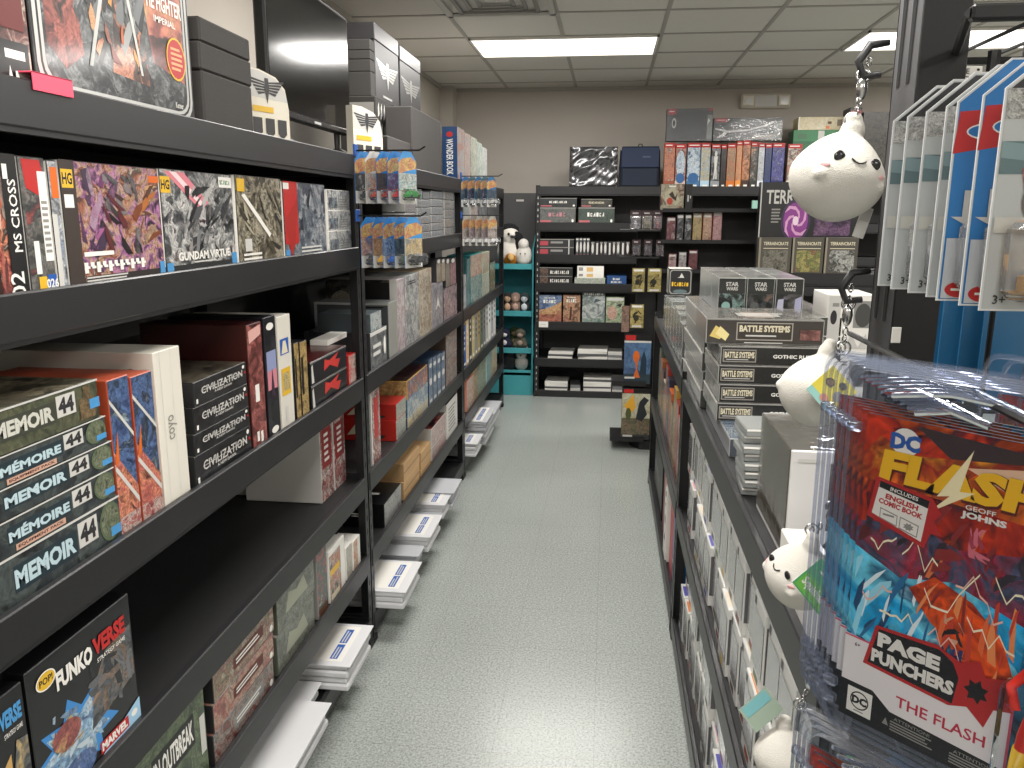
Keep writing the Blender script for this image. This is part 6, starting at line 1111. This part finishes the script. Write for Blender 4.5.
RB(3.40, 3.52, zq, .40, 'long_white_box', 'white upright box with red and black symbols on the bottom shelf', 'box', {'*': WH}, {'F': [('e', .5, .88, .28, .05, RED), ('p', [(.3, .7), (.7, .72), (.6, .78), (.35, .76)], DG), ('r', .4, .6, .6, .64, DG), ('e', .5, .45, .2, .05, GY), ('p', [(.3, .2), (.7, .22), (.5, .3)], DG)], 'R': [('e', .5, .88, .28, .05, RED), ('p', [(.3, .7), (.7, .72), (.6, .78), (.35, .76)], DG), ('r', .4, .6, .6, .64, DG), ('e', .5, .45, .2, .05, GY), ('p', [(.3, .2), (.7, .22), (.5, .3)], DG)]}, d=.07, x=XR+.005)
RB(3.56, 3.8, zq, .3, 'red_crate_box', 'dark red boxed game beyond the white symbol box', 'board game', {'*': mat('#7a2420', .4)}, d=.3)
RB(3.9, 4.5, zq, .28, 'dark_game_box', 'wide dark boxed game at the far end of the bottom shelf', 'board game', {'*': mat('#1c1c1e', .4)}, {'F': [('bars', .1, .4, .6, .6, 2, GY)]}, d=.4)
# ================================================================== tall slotted display rack at the aisle entrance
PXX, PYY = .290, .861
t = thing('display_rack', 'tall black slotted rack with wire grid holding the hanging toy cards', 'rack', (PXX, PYY, 0))
GP = mat('#3f3f40', .5, var=.06, vscale=20)
def slotted_post(x):
    m = MB(); H = 2.25
    m.box((x, 0, 0), (x+.003, .072, H), GP, .001); m.box((x, -.001, 0), (x+.044, .003, H), mat('#0f0f10', .45), .001); m.box((x+.0, .069, 0), (x+.02, .072, H), GP)
    z = .06
    while z < H-.1:
        for y in (.018, .046):
            m.face([(x-.0006, y+.011, z), (x-.0006, y+.011, z+.085), (x-.0006, y, z+.085), (x-.0006, y+.003, z)], HOLE)
            m.face([(x-.0007, y+.011, z), (x-.0007, y+.0125, z-.001), (x-.0007, y+.0125, z+.086), (x-.0007, y+.011, z+.085)], mat('#5a5a5a', .5))
        z += .118
    m.box((x-.003, -.006, 0), (x+.05, .078, .02), RACKD, .003)
    return m.build('post', t)
slotted_post(0); slotted_post(.95)
m = MB()
for k in range(14): m.tube([(.055+.068*k, .062, .75), (.055+.068*k, .062, 2.0)], .0028, WIRE, 6)
for z in (.80, 1.05, 1.30, 1.375, 1.62, 1.90): m.tube([(.045, .058, z), (.95, .058, z)], .003, WIRE, 6)
m.build('wire_grid', t)
m = MB(); zt = at(930, 14, 'Y', PYY-.16).z
m.tube([(-.02, -.16, zt), (.95, -.16, zt)], .004, WIRE, 6); m.tube([(.03, .05, zt), (.95, .05, zt)], .004, WIRE, 6); m.tube([(-.02, -.16, zt), (.05, .05, zt)], .004, WIRE, 6)
for k in range(24): m.tube([(.05+.038*k, -.16, zt+.005), (.05+.038*k, .05, zt+.005)], .0018, WIRE, 5)
m.box((-.02, -.165, zt-.006), (.95, -.155, zt+.006), WIRE, .002); m.build('wire_shelf', t)
m = MB(); m.box((.044, .004, .72), (.95, .06, .735), RACKD, .002); m.build('rail', t)
m = MB(); zk_ = at(938, 92, 'Y', PYY).z; m.box((.052, -.012, zk_-.012), (.078, .01, zk_+.012), BK, .004); m.tube([(.066, -.004, zk_-.1), (.066, -.004, zt)], .006, BK, 8); m.build('clamp', t)
# price stickers on the post
p = at(896, 335, 'Y', PYY-.002); m = MB(); m.box((-.0045, -.0008, -.008), (.0045, .0004, .008), WH, .0008); tag(m.build('sticker', loc=(p.x, PYY-.0022, p.z)), 'small white sticker on the black face of the slotted post', 'sticker')
p = at(917, 335, 'Y', PYY+.05); m = MB(); m.box((-.009, -.0005, -.012), (.009, .0005, .012), WH, .0003); m.decals((-.009, -.0005, -.012), (1, 0, 0), (0, 0, 1), .018, .024, [('e', .9, .3, .28, .2, RED), ('bars', .1, .4, .8, .85, 4, GY)]); tag(m.build('price_tag', loc=(p.x, PYY+.05, p.z)), 'white price tag with a red dot on the wire grid by the slotted post', 'price tag')
# sign card with a big outlined letter
p = at(958, 84, 'Y', .98); m = MB(); w, h = .043, .034
m.box((-w/2-.012, 0, -h/2), (w/2, .0015, h/2), WH, .0004); m.decals((-w/2-.012, 0, -h/2), (1, 0, 0), (0, 0, 1), w+.012, h, [('t', 'STORE', .55, .86, .16, BK, {'w': .42}), ('e', .92, .9, .03, .04, BK), ('t', 'C', .66, .4, .62, BK, {'b': .03}), ('t', 'C', .66, .4, .56, WH, {'b': -.01}), ('r', .0, .0, .0, .0, BK), ('t', 'L', .22, .3, .5, BK, {})])
tag(m.build('sign_card', loc=(p.x, .975, p.z)), 'white sign card with a big outlined letter C behind the slotted post', 'sign')
# ---------------- hanging toy cards
PLAS = clear(gloss=.4, haze=.1, hcol='#d8dce0')
EDGE = mat('#d4d6d6', .3, coat=.4)
def big_card(label, loc, rotz, kind):
    t = thing('toy_car_card', label, 'toy card', loc, rotz, 'toy car cards on the display rack'); w, h = .108, .166; ch = .028
    ol = [(0, 0), (w, 0), (w, h-ch), (w-.032, h), (.032, h), (0, h-ch)]
    m = MB(); m.prism(ol, 1, 0, .0014, EDGE)
    f = lambda x, y: (x/w, y/h)
    if kind == 'grey':
        D = [('p', [f(x*.976+.0013, y*.984+.0013) for x, y in ol], mat('#b4b8b8', .4, coat=.3)), ('p', [(.03, .83), (.3, .985), (.7, .985), (.97, .83), (.97, .80), (.03, .80)], mat('#2a2b2d', .4)), ('r', .015, .72, .985, .83, art('#c8c8c4 #a8a8a4 #d8d8d4 #8c8c8a', 90)), ('r', .015, .52, .985, .64, mat('#5c7478', .35, coat=.3)),
             ('p', [(.015, .64), (.4, .61), (.985, .66), (.985, .6), (.4, .55), (.015, .58)], mat('#7c9498', .35, coat=.3)), ('p', [(.1, .735), (.4, .69), (.985, .72), (.985, .66), (.4, .665)], RED), ('p', [(.14, .54), (.25, .6), (.7, .6), (.95, .52), (.95, .42), (.18, .42)], art('#a8342a #c8604c #7a2018 #d8b0a0', 40)),
             ('e', .28, .42, .12, .09, mat('#6c6862', .4)), ('e', .28, .42, .07, .052, mat('#a8a49c', .4)), ('e', .78, .4, .12, .08, mat('#6c6862', .4)), ('r', .02, .3, .98, .36, mat('#c0bfb8', .4)), ('t', '3+', .1, .045, .035, DG)]
    else:
        D = [('p', [f(x*.976+.0013, y*.984+.0013) for x, y in ol], mat('#2273b4', .35, coat=.3)), ('p', [(.02, .64), (.02, .79), (.6, .82), (.97, .8), (.97, .6), (.5, .62)], RED), ('p', [(.3, .65), (.5, .8), (.97, .79), (.97, .62), (.6, .63)], YEL), ('p', [(.0, .62), (.35, .66), (.45, .72), (.3, .78), (.02, .79)], RED), ('e', .22, .71, .15, .035, WH), ('e', .2, .71, .12, .026, mat('#2273b4', .35)),
             ('p', [(.25, .52), (.5, .6), (.95, .56), (.95, .38), (.3, .38)], mat('#2c3a54', .35)), ('p', [(.3, .54), (.6, .59), (.6, .5), (.35, .48)], mat('#a83440', .35)), ('r', .1, .36, .6, .47, LGY), ('p', [(.03, .36), (.3, .36), (.5, .32), (.2, .3)], LGY), ('r', .02, .012, .98, .27, mat('#b9bcc0', .35, coat=.3)), ('e', .14, .05, .1, .035, RED), ('bars', .08, .04, .2, .06, 1, WH)]
    m.decals((0, 0, 0), (1, 0, 0), (0, 0, 1), w, h, D, .0003); m.build('card', t)
    m = MB(); m.box((.008, -.026, .008), (w-.008, -.0012, .058), PLAS, .010); m.build('blister', t)
    m = MB(); cz = .014
    body = [(.018, 0), (.09, 0), (.09, .009), (.074, .012), (.064, .021), (.038, .021), (.028, .012), (.018, .009)]
    m.prism([(a, b+cz) for a, b in body], 1, -.021, -.006, mat('#e0a018' if kind == 'grey' and 'nearest' in label or 'front of' in label else '#c8cacc', .25, coat=.6)); c = m.build('toy_car', t)
    for sx in (.034, .074):
        m = MB(); m.tube([(sx, -.0225, cz+.002), (sx, -.0045, cz+.002)], .006, DG, 10); m.build('wheel', c)
    return t
LX = [(885, .745, 'grey'), (898.5, .713, 'grey'), (916.5, .680, 'grey'), (935.5, .648, 'grey'), (946, .622, 'blue'), (970, .590, 'blue'), (991, .560, 'grey')]
LBS = ['grey toy car card at the back of the hook, hanging against the slotted post', 'second grey toy car card out from the slotted post', 'third grey toy car card out from the slotted post', 'grey toy car card just behind the two blue ones', 'blue toy car card with a flame logo, the one behind the other blue card', 'blue toy car card with a flame logo touching the front grey card', 'grey toy car card at the front of the hook, fully in view']
zb = at(940, 297, 'Y', .65).z
for (px, Y, kd), lb in zip(LX, LBS):
    a = at(px, 210, 'Y', Y); big_card(lb, (a.x, Y, zb+.0), 0, kd)
m = MB(); m.tube([(0, 0, 0), (0, -.40, 0), (0, -.41, .012)], .0028, WIRE, 6); tag(m.build('peg_hook', loc=(.315, .925, zb+.152)), 'black wire hook carrying the toy car cards', 'hook', 'peg hooks of the display rack')
# ---------------- blue carded packs hung behind the grid
for k in range(5):
    m = MB(); w, h = .15, .15
    m.prism([(p[0]*w, p[1]*h) for p in frame_pts(0, .04)], 1, 0, .004, mat('#2f6f9c', .3, coat=.5)); m.decals((0, 0, 0), (1, 0, 0), (0, 0, 1), w, h, [('r', .3, .1, .97, .95, mat('#4c5c66', .35)), ('bars', .34, .2, .92, .82, 8, mat('#23303a', .5))])
    tag(m.build('backing_card', loc=(.372+.012*k, 1.06-.026*k, 1.372), rotz=-.12), 'blue card pack with fine print, %s of five hanging past the slotted post' % ordn[k], 'card pack', 'blue card packs')
m = MB(); m.tube([(0, 0, 0), (.02, -.17, 0)], .0028, WIRE, 6); tag(m.build('peg_hook', loc=(.45, 1.1, 1.5)), 'black wire hook through the blue card packs', 'hook', 'peg hooks of the display rack')
# ---------------- comic figure packs in clear shells
SHELL = clear('#fafbfd', gloss=.12, rough=.04, haze=.015, hcol='#c4ccd8')
SPINE = clear('#e8ebf3', gloss=.3, rough=.06, haze=.12, hcol='#b4bccc')
U = Vector((.7071, -.7071, 0)); RZ = -PI/4
CW, CH = .128, .260
def shell_pack(label, loc, group):
    """origin = upper corner of the printed card; local x along the card, -y out of the shell towards the viewer, z up"""
    t = thing('comic_figure_pack', label, 'figure pack', loc, RZ, group)
    m = MB(); m.box((0, 0, -CH), (CW+.055, .0022, 0), {'*': mat('#1c1c20', .4), 'F': art('#16324c #2a6a94 #4c98bc #143048 #7ab4cc', 9, detail=.35, rough=.25, vivid=True)}, .0004)
    D = [('r', 0, .60, 1, 1, art('#2c1418 #7a2420 #c8402a #3a1a22 #e0602c #4a1c20', 14, detail=.35, rough=.25, vivid=True)), ('r', 0, .26, 1, .62, art('#1c5480 #3a9cd0 #7cd0e8 #1c4870 #b8e8f4 #3c8cb8', 12, detail=.35, rough=.25, vivid=True)),
         ('p', [(0, .66), (.35, .70), (.6, .66), (1, .70), (1, .5), (.6, .56), (.3, .52), (0, .58)], art('#5c2438 #8c3444 #34445c #a8404c #243448', 16, rough=.25, vivid=True)),
         ('p', [(.3, .99), (1, .97), (1, .93), (.55, .9)], mat('#3a2a2c', .35)), ('p', [(0, .88), (.1, .94), (.3, .9), (1, .95), (1, .78), (0, .80)], art('#b83a20 #e0702c #8c2416 #f0a850', 16, vivid=True)), ('p', [(.6, .90), (1, .94), (1, .88), (.8, .86)], mat('#e8c0a0', .35))]
    D += shards(24, ['#1f6c9c', '#3ca4d8', '#9ce0f4', '#14466c', '#e8f6fa'], .02, .28, .5, .56, .07, 71, 1.0, dk=False) + shards(20, ['#8c2420', '#c8462c', '#e07840', '#5a181c', '#2c2430'], .02, .55, .98, .78, .08, 72, .5, dk=False)
    D += [('p', [(.36, .5), (.5, .56), (.72, .52), (.9, .44), (.99, .32), (.96, .26), (.7, .3), (.62, .38), (.5, .42)], art('#b8341c #e0582a #8c2012 #f08040', 20, rough=.25, vivid=True))] + shards(16, ['#c83c20', '#e86830', '#8c2012', '#f09050'], .42, .29, .98, .55, .07, 73, 1.2, dk=False) + shards(8, ['#2c2c64', '#4c4c90', '#1a1a30'], .55, .27, .72, .37, .05, 74, dk=False) + shards(7, ['#d8a080', '#181416', '#e8bc98'], .58, .38, .70, .46, .035, 75, dk=False) + shards(10, ['#a83448', '#d87080', '#6a1c2c'], .66, .6, .82, .74, .05, 76, dk=False)
    for a, (u, v, s) in enumerate(((.08, .44, .14), (.2, .40, .16), (.45, .52, .22), (.62, .56, .2), (.3, .60, .16), (.7, .48, .2), (.5, .38, .18), (.82, .62, .16), (.1, .62, .12))):
        rr = random.Random(80+a); pts = [(u, v)]
        for q in range(6): pts.append((pts[-1][0]+s*.22, pts[-1][1]+s*rr.uniform(-.3, .3)))
        D.append(('p', pts+[(x, y-.007) for x, y in reversed(pts)], mat('#fbf0d0' if a % 3 else '#f0c0b0', .35)))
    D = [d if d[0] != 'p' else ('p', [(min(max(x, 0), 1), min(max(y, 0), 1)) for x, y in d[1]], d[2]) for d in D]
    D += [('e', .25, .935, .085, .042, WH), ('t', 'DC', .25, .935, .050, BLU, {'b': .06})]
    D += [('t', 'FLASH', .585, .852, .105, mat('#5a1c10', .35), {'w': .93, 'b': .07, 'sh': .12}), ('t', 'FLASH', .58, .856, .096, mat('#f2bc14', .35, coat=.2), {'w': .92, 'b': .055, 'sh': .12}),
          ('p', [(.63, .955), (.46, .80), (.53, .81), (.42, .745), (.66, .835), (.58, .83)], mat('#f8ecc0', .35)),
          ('t', 'GEOFF', .70, .792, .014, WH, {'w': .16}), ('t', 'JOHNS', .72, .768, .024, WH, {'w': .24, 'b': .05}), ('t', 'ANDY', .97, .79, .014, WH, {'w': .06})]
    D += [('p', [(.10, .815), (.44, .79), (.50, .75), (.46, .725), (.52, .685), (.45, .685), (.42, .635), (.06, .685)], RED), ('p', [(.125, .803), (.425, .78), (.40, .652), (.09, .697)], WH), ('p', [(.125, .803), (.425, .78), (.42, .757), (.12, .783)], BK), ('t', 'INCLUDES', .275, .781, .012, WH, {'w': .17, 'rot': -7, 'b': .02}),
          ('t', 'ENGLISH', .265, .755, .017, RED, {'w': .2, 'rot': -7, 'b': .05}), ('t', 'COMIC BOOK', .26, .735, .017, RED, {'w': .27, 'rot': -7, 'b': .05}), ('p', [(.14, .722), (.25, .71), (.25, .675), (.14, .688)], GY), ('p', [(.145, .718), (.245, .707), (.245, .679), (.145, .691)], WH), ('p', [(.265, .71), (.38, .698), (.375, .66), (.262, .672)], GY), ('p', [(.27, .706), (.374, .695), (.37, .664), (.268, .676)], WH), ('star', .32, .685, .035, .013, 8, GY), ('r', .16, .70, .23, .706, GY)]
    D += [('p', [(0, .285), (.22, .275), (1, .27), (1, .03), (0, .03)], mat('#eae4e4', .35, coat=.2)), ('p', [(0, .282), (1, .27), (1, .263), (0, .276)], mat('#d8506a', .35)), ('r', .985, .03, 1, .27, mat('#d8506a', .35)), ('t', '6+', .085, .255, .013, DG, {'b': .03}),
          ('p', [(0, .125), (.21, .125), (.33, .082), (1, .07), (1, 0), (0, 0)], BK), ('r', .05, .022, .215, .108, WH), ('e', .1325, .069, .062, .031, BK), ('e', .1325, .069, .054, .0265, WH), ('t', 'DC', .1325, .069, .028, BK, {'b': .06}), ('bars', .1, .028, .17, .036, 1, GY),
          ('t', 'THE FLASH', .62, .128, .036, mat('#c02c44', .35), {'w': .52, 'b': .015}), ('bars', .34, .022, .62, .058, 4, GY), ('bars', .70, .014, .97, .05, 4, GY), ('p', [(.29, .034), (.33, .034), (.31, .058)], GY), ('t', 'ATTENTION!', .47, .066, .011, GY, {'w': .22}), ('t', 'ATTENTION!', .83, .057, .011, GY, {'w': .22})]
    D += [('p', [(.19, .345), (.56, .36), (.70, .335), (.80, .362), (.84, .32), (.985, .345), (.92, .285), (1.0, .25), (.90, .235), (.86, .17), (.76, .21), (.66, .19), (.13, .205)], RED), ('p', [(.21, .336), (.58, .348), (.66, .325), (.70, .285), (.68, .2), (.16, .215)], BK),
          ('star', .80, .268, .07, .038, 7, BK), ('t', 'PAGE', .40, .303, .048, WH, {'w': .38, 'b': .06}), ('t', 'PUNCHERS', .43, .245, .044, WH, {'w': .5, 'b': .055})]
    m.decals((0, 0, -CH), (1, 0, 0), (0, 0, 1), CW, CH, D, .0003); m.build('printed_card', t)
    # clear shell: hollow rounded tray with a rim and a hang tab
    m = MB(); x0, x1, z0, z1 = -.013, CW+.072, -CH-.012, .034
    ol = [(x0+(x1-x0)*p[0], z0+(z1-z0)*p[1]) for p in frame_pts(0, .06)]
    m.face([(p[0], -.0058, p[1]) for p in ol], SHELL)
    n = len(ol)
    for i in range(n):
        a, b = ol[i], ol[(i+1) % n]; m.face([(a[0], -.0058, a[1]), (b[0], -.0058, b[1]), (b[0], .0005, b[1]), (a[0], .0005, a[1])], SPINE)
    rim = [(x0-.004+(x1-x0+.008)*p[0], z0-.004+(z1-z0+.008)*p[1]) for p in frame_pts(0, .06)]
    for i in range(n):
        a, b, c, d = ol[i], ol[(i+1) % n], rim[(i+1) % n], rim[i]; m.face([(a[0], .0006, a[1]), (b[0], .0006, b[1]), (c[0], .0006, c[1]), (d[0], .0006, d[1])], SPINE)
    for z in (-CH*.96, -CH*.90, -.012): m.box((x0-.001, -.0062, z-.004), (-.003, .0, z+.004), SPINE, .001)
    m.build('clear_shell', t)
    m = MB(); m.tube([(.02, -.0048, .018), (.05, -.005, .024), (CW*.5, -.0052, .026), (CW*.8, -.005, .024), (CW*.95, -.0048, .016)], .0022, SPINE, 6); m.tube([(CW*.3, -.004, .008), (CW*.5, -.004, .014), (CW*.7, -.004, .008)], .003, SPINE, 6); m.build('hang_tab', t)
    return t
def bubble(t):
    """figure bubble and small figure on a front pack"""
    m = MB(); m.box((CW-.004, -.026, -CH+.002), (CW+.06, -.007, -CH*.62), SHELL, .012); m.build('figure_bubble', t)
    m = MB(); x, y, z = CW+.022, -.016, -CH+.03
    rd, yl = mat('#c02a20', .4), mat('#d8b01c', .4)
    m.tube([(x-.012, y, z), (x-.009, y, z+.03), (x-.004, y, z+.05)], [.004, .005, .006], rd, 8); m.tube([(x+.012, y, z), (x+.009, y, z+.03), (x+.004, y, z+.05)], [.004, .005, .006], rd, 8)
    m.tube([(x, y, z+.046), (x, y, z+.065), (x, y, z+.082)], [.008, .009, .011], rd, 10); m.ball((x, y, z+.096), .009, rd, 2, (1, 1, 1.15))
    m.tube([(x-.011, y, z+.08), (x-.02, y-.004, z+.065), (x-.014, y-.01, z+.052)], .0035, rd, 8); m.tube([(x+.011, y, z+.08), (x+.02, y-.004, z+.065), (x+.014, y-.01, z+.052)], .0035, rd, 8)
    f = m.build('figure', t, smooth=True)
    for s in (-1, 1):
        m = MB(); m.tube([(x+s*.0125, y-.008, z-.002), (x+s*.0122, y, z), (x+s*.010, y, z+.02)], [.004, .005, .0058], yl, 8); m.build('boot', f, smooth=True)
T0 = Vector((.206, .645, 1.434))
f0 = shell_pack('comic figure pack with yellow title, frontmost of the upper stack', T0, 'comic figure packs')
for k in range(1, 6): dup(f0, T0+Vector((-.0012, .0115, .0004))*k, None, 'comic figure pack, %s behind the front pack of the upper stack' % ordn[k-1])
bubble(f0)
T1 = Vector((.200, .655, 1.434-.325))
f1 = dup(f0, T1, None, 'comic figure pack at the front of the stack below, only its clear top in view')
for k in range(1, 4): dup(f1, T1+Vector((-.0012, .0115, .0004))*k, None, 'comic figure pack in the stack below, %s behind its front pack' % ordn[k-1])
T2 = Vector((.372, .80, 1.42))
for k in range(4): dup(f1, T2+Vector((.006, -.024, .0005))*k, None, 'comic figure pack of the stack further along the grid, %s out from the grid' % ordn[k])
for loc, L_, lb in (((.268, .925, 1.457), .40, 'upper black wire hook carrying the comic figure packs'), ((.262, .925, 1.132), .40, 'lower black wire hook carrying the comic figure packs')):
    m = MB(); m.tube([(0, 0, 0), (0, -L_, 0), (0, -L_-.01, .012)], .0028, WIRE, 6); tag(m.build('peg_hook', loc=loc), lb, 'hook', 'peg hooks of the display rack')
# ================================================================== ghost plush key rings
PL = mat('#d9d5cc', .95, bump=.45, bscale=900)
def ghost(label, loc, size, yaw, roll, pitch=0, face=True, tagc=None, chain_to=None):
    """round white ghost hanging from a chain; size = body width; its face looks along local -y"""
    t = thing('ghost_plush', label, 'plush key ring', loc, 0, 'white ghost plush key rings')
    t.rotation_euler = (pitch, roll, yaw)
    R_ = size/2
    def fn(p):      # pear: wide low body, narrow top
        z = p.z/R_; k = 1.04-.30*max(0, z)**1.3-.10*max(0, -z)**3
        return Vector((p.x*k, p.y*k*.92, p.z*.98))
    m = MB(); m.ball((0, 0, 0), R_, PL, 4, fn=fn); m.ball((R_*.05, .0, R_*1.0), R_*.27, PL, 3, (1, .8, 1.2)); m.ball((R_*.0, 0, R_*1.26), R_*.2, PL, 3, (1.05, .8, .8))
    for s in (-1, 1): m.ball((s*R_*.62, -R_*.62, -R_*.12), R_*.19, PL, 3, (1, 1, .85))
    o = m.build('body', t, smooth=True)
    r = o.modifiers.new('fuse', 'REMESH'); r.mode = 'VOXEL'; r.voxel_size = size/52; r.use_smooth_shade = True
    s_ = o.modifiers.new('soft', 'SMOOTH'); s_.iterations = 5; s_.factor = .5
    def on(u, v):     # point on the face surface
        x, z = u*R_, v*R_; k = 1.04-.30*max(0, v)**1.3-.10*max(0, -v)**3; z_ = z/.98
        q = max(0, 1-(x/(R_*k))**2-(z_/R_)**2); return Vector((x, -R_*k*.92*math.sqrt(q), z))
    if face:
        for s in (-1, 1):
            p = on(s*.40, .30); m = MB(); m.ball(p+Vector((0, -.0003, 0)), R_*.125, mat('#222124', .2, coat=.6), 3, (1.0, .35, 1.0)); m.build('eye', t, smooth=True)
            p = on(s*.64, .08); m = MB(); M = Matrix.Rotation(s*.75, 4, 'Z'); m.ball(p, R_*.12, mat('#e8b4b4', .9), 2, (1, .15, .45), M=M); m.build('cheek', t, smooth=True)
        m = MB(); m.tube([on(-.16, .30)+Vector((0, -.0008, 0)), on(-.08, .245)+Vector((0, -.001, 0)), on(0, .225)+Vector((0, -.001, 0)), on(.08, .245)+Vector((0, -.001, 0)), on(.16, .30)+Vector((0, -.0008, 0))], R_*.018, mat('#2a2628', .5), 6); m.build('mouth', t)
    # chain from the top knot up to its clasp
    if chain_to is not None:
        top = t.matrix_basis @ Vector((R_*.15, 0, R_*1.34)) if False else None
    return t
def keychain(label, a, b, post=True):
    t = thing('key_chain', label, 'key chain', (0, 0, 0)); a, b = Vector(a), Vector(b); n = max(4, int((b-a).length/.0085))
    m = MB()
    for k in range(n):
        p = a.lerp(b, k/(n-1)) + Vector((0, 0, -.004*math.sin(PI*k/(n-1)))); M = Matrix.Rotation(k % 2*PI/2+.4, 4, 'Z') @ Matrix.Rotation(PI/2, 4, 'X')
        m.torus(p, .0042, .0011, METAL, M, 12, 6, .7)
    m.build('links', t, smooth=True)
    m = MB(); m.torus(a, .0075, .0012, METAL, Matrix.Rotation(PI/2, 4, 'X'), 18, 6); m.build('ring', t, smooth=True)
    mid = a.lerp(b, .55); m = MB(); m.ball(mid, .008, METAL, 2, (.7, .55, 1.5)); m.torus(mid+Vector((0, 0, .012)), .006, .0018, METAL, Matrix.Rotation(PI/2, 4, 'X'), 14, 6); m.build('clasp', t, smooth=True)
    m = MB(); m.tube([b+Vector((.012, .0, -.012)), b+Vector((-.004, 0, -.014)), b+Vector((-.010, 0, 0)), b+Vector((.0, 0, .016)), b+Vector((.018, 0, .018))], [.0035, .004, .004, .0045, .003], mat('#2a2a2c', .4), 8); m.build('hook', t, smooth=True)
    return t
YG_ = .895
def gp(px, py, Y=YG_): return at(px, py, 'Y', Y)
p = gp(837, 177); g1 = ghost('white ghost plush with a smiling face hanging highest by the slotted post', p, .093, .16, .22, -.02)
keychain('silver chain holding the highest ghost plush', gp(853, 121), gp(869, 62))
p = gp(817, 390); g2 = ghost('white ghost plush with a yellow card, second down, turned away', p, .082, -2.4, -.35, 0, face=False)
keychain('dark hook and chain holding the second ghost plush', gp(843, 348), gp(851, 288))
p = gp(800, 575, .92); g3 = ghost('white ghost plush with one eye showing and a green tag, third down', p, .082, -1.2, .2, -.1)
p = gp(785, 756, .93); g4 = ghost('white ghost plush hanging lowest, seen from above behind', p, .075, 2.6, .1, .1, face=False)
keychain('silver chain holding the lowest ghost plush', gp(800, 704, .93), gp(818, 662, .93))
keychain('silver chain holding the third ghost plush', gp(812, 530, .93), gp(846, 505, .945))
def swing_tag(label, pts, Y, cols, eyes=False, text=None, th=.0006):
    P = [at(x, y, 'Y', Y+dy) for x, y, dy in pts]; O = P[0]; Uv = (P[1]-P[0]); V0 = (P[-1]-P[0])
    w = Uv.length; Uv = Uv.normalized(); Nv = Uv.cross(V0).normalized(); V = Nv.cross(Uv); h = V0.dot(V)
    m = MB(); q = [Vector((0, 0, 0)), Uv*w, Uv*w+V*h, V*h]
    m.face(q, mat(cols[0], .4, coat=.2)); m.face([x-Nv*th for x in reversed(q)], WH)
    for i in range(4): m.face([q[i], q[i]-Nv*th, q[(i+1) % 4]-Nv*th, q[(i+1) % 4]], WH)
    D = [('r', .08, .55, .92, .95, mat(cols[1], .4))]
    if eyes: D = [('r', .0, .0, 1, .2, mat(cols[1], .4)), ('e', .3, .62, .14, .12, mat('#3a2c1c', .4)), ('e', .3, .62, .1, .085, mat('#7a5c30', .4)), ('e', .62, .8, .12, .1, mat('#3a2c1c', .4)), ('e', .75, .5, .16, .14, GY), ('e', .5, .2, .13, .11, mat('#c8806a', .4))]
    if text: D = [('r', .04, .04, .96, .5, mat(cols[1], .4)), ('t', text, .5, .28, .3, WH, {'w': .8, 'b': .03}), ('bars', .2, .7, .8, .8, 1, WH)]
    m.decals((0, 0, 0), tuple(Uv), tuple(V), w, h, D)
    return tag(m.build('swing_tag', loc=O), label, 'tag')
swing_tag('yellow card with printed eyes in front of the second ghost plush', [(806, 389, -.06), (830, 416, -.065), (845, 392, -.05), (834, 366, -.05)], YG_, ('#d4c43c', '#8cc0b8'), eyes=True)
swing_tag('green swing tag with white letters on the third ghost plush', [(792, 582, -.06), (822, 619, -.062), (829, 596, -.05), (820, 556, -.05)], .93, ('#4aa870', '#6ab848'), text='Squishable')
swing_tag('pale green and brown tag propped above the lowest ghost plush', [(756, 733, -.0), (784, 710, .0), (788, 702, .01), (750, 700, .02)], .93, ('#8c9c8c', '#6aa0a4'))
swing_tag('small white cloth label under the highest ghost plush', [(852, 236, -.0), (863, 239, .0), (868, 205, .0), (855, 204, .0)], .905, ('#dcdad4', '#c4c2bc'))
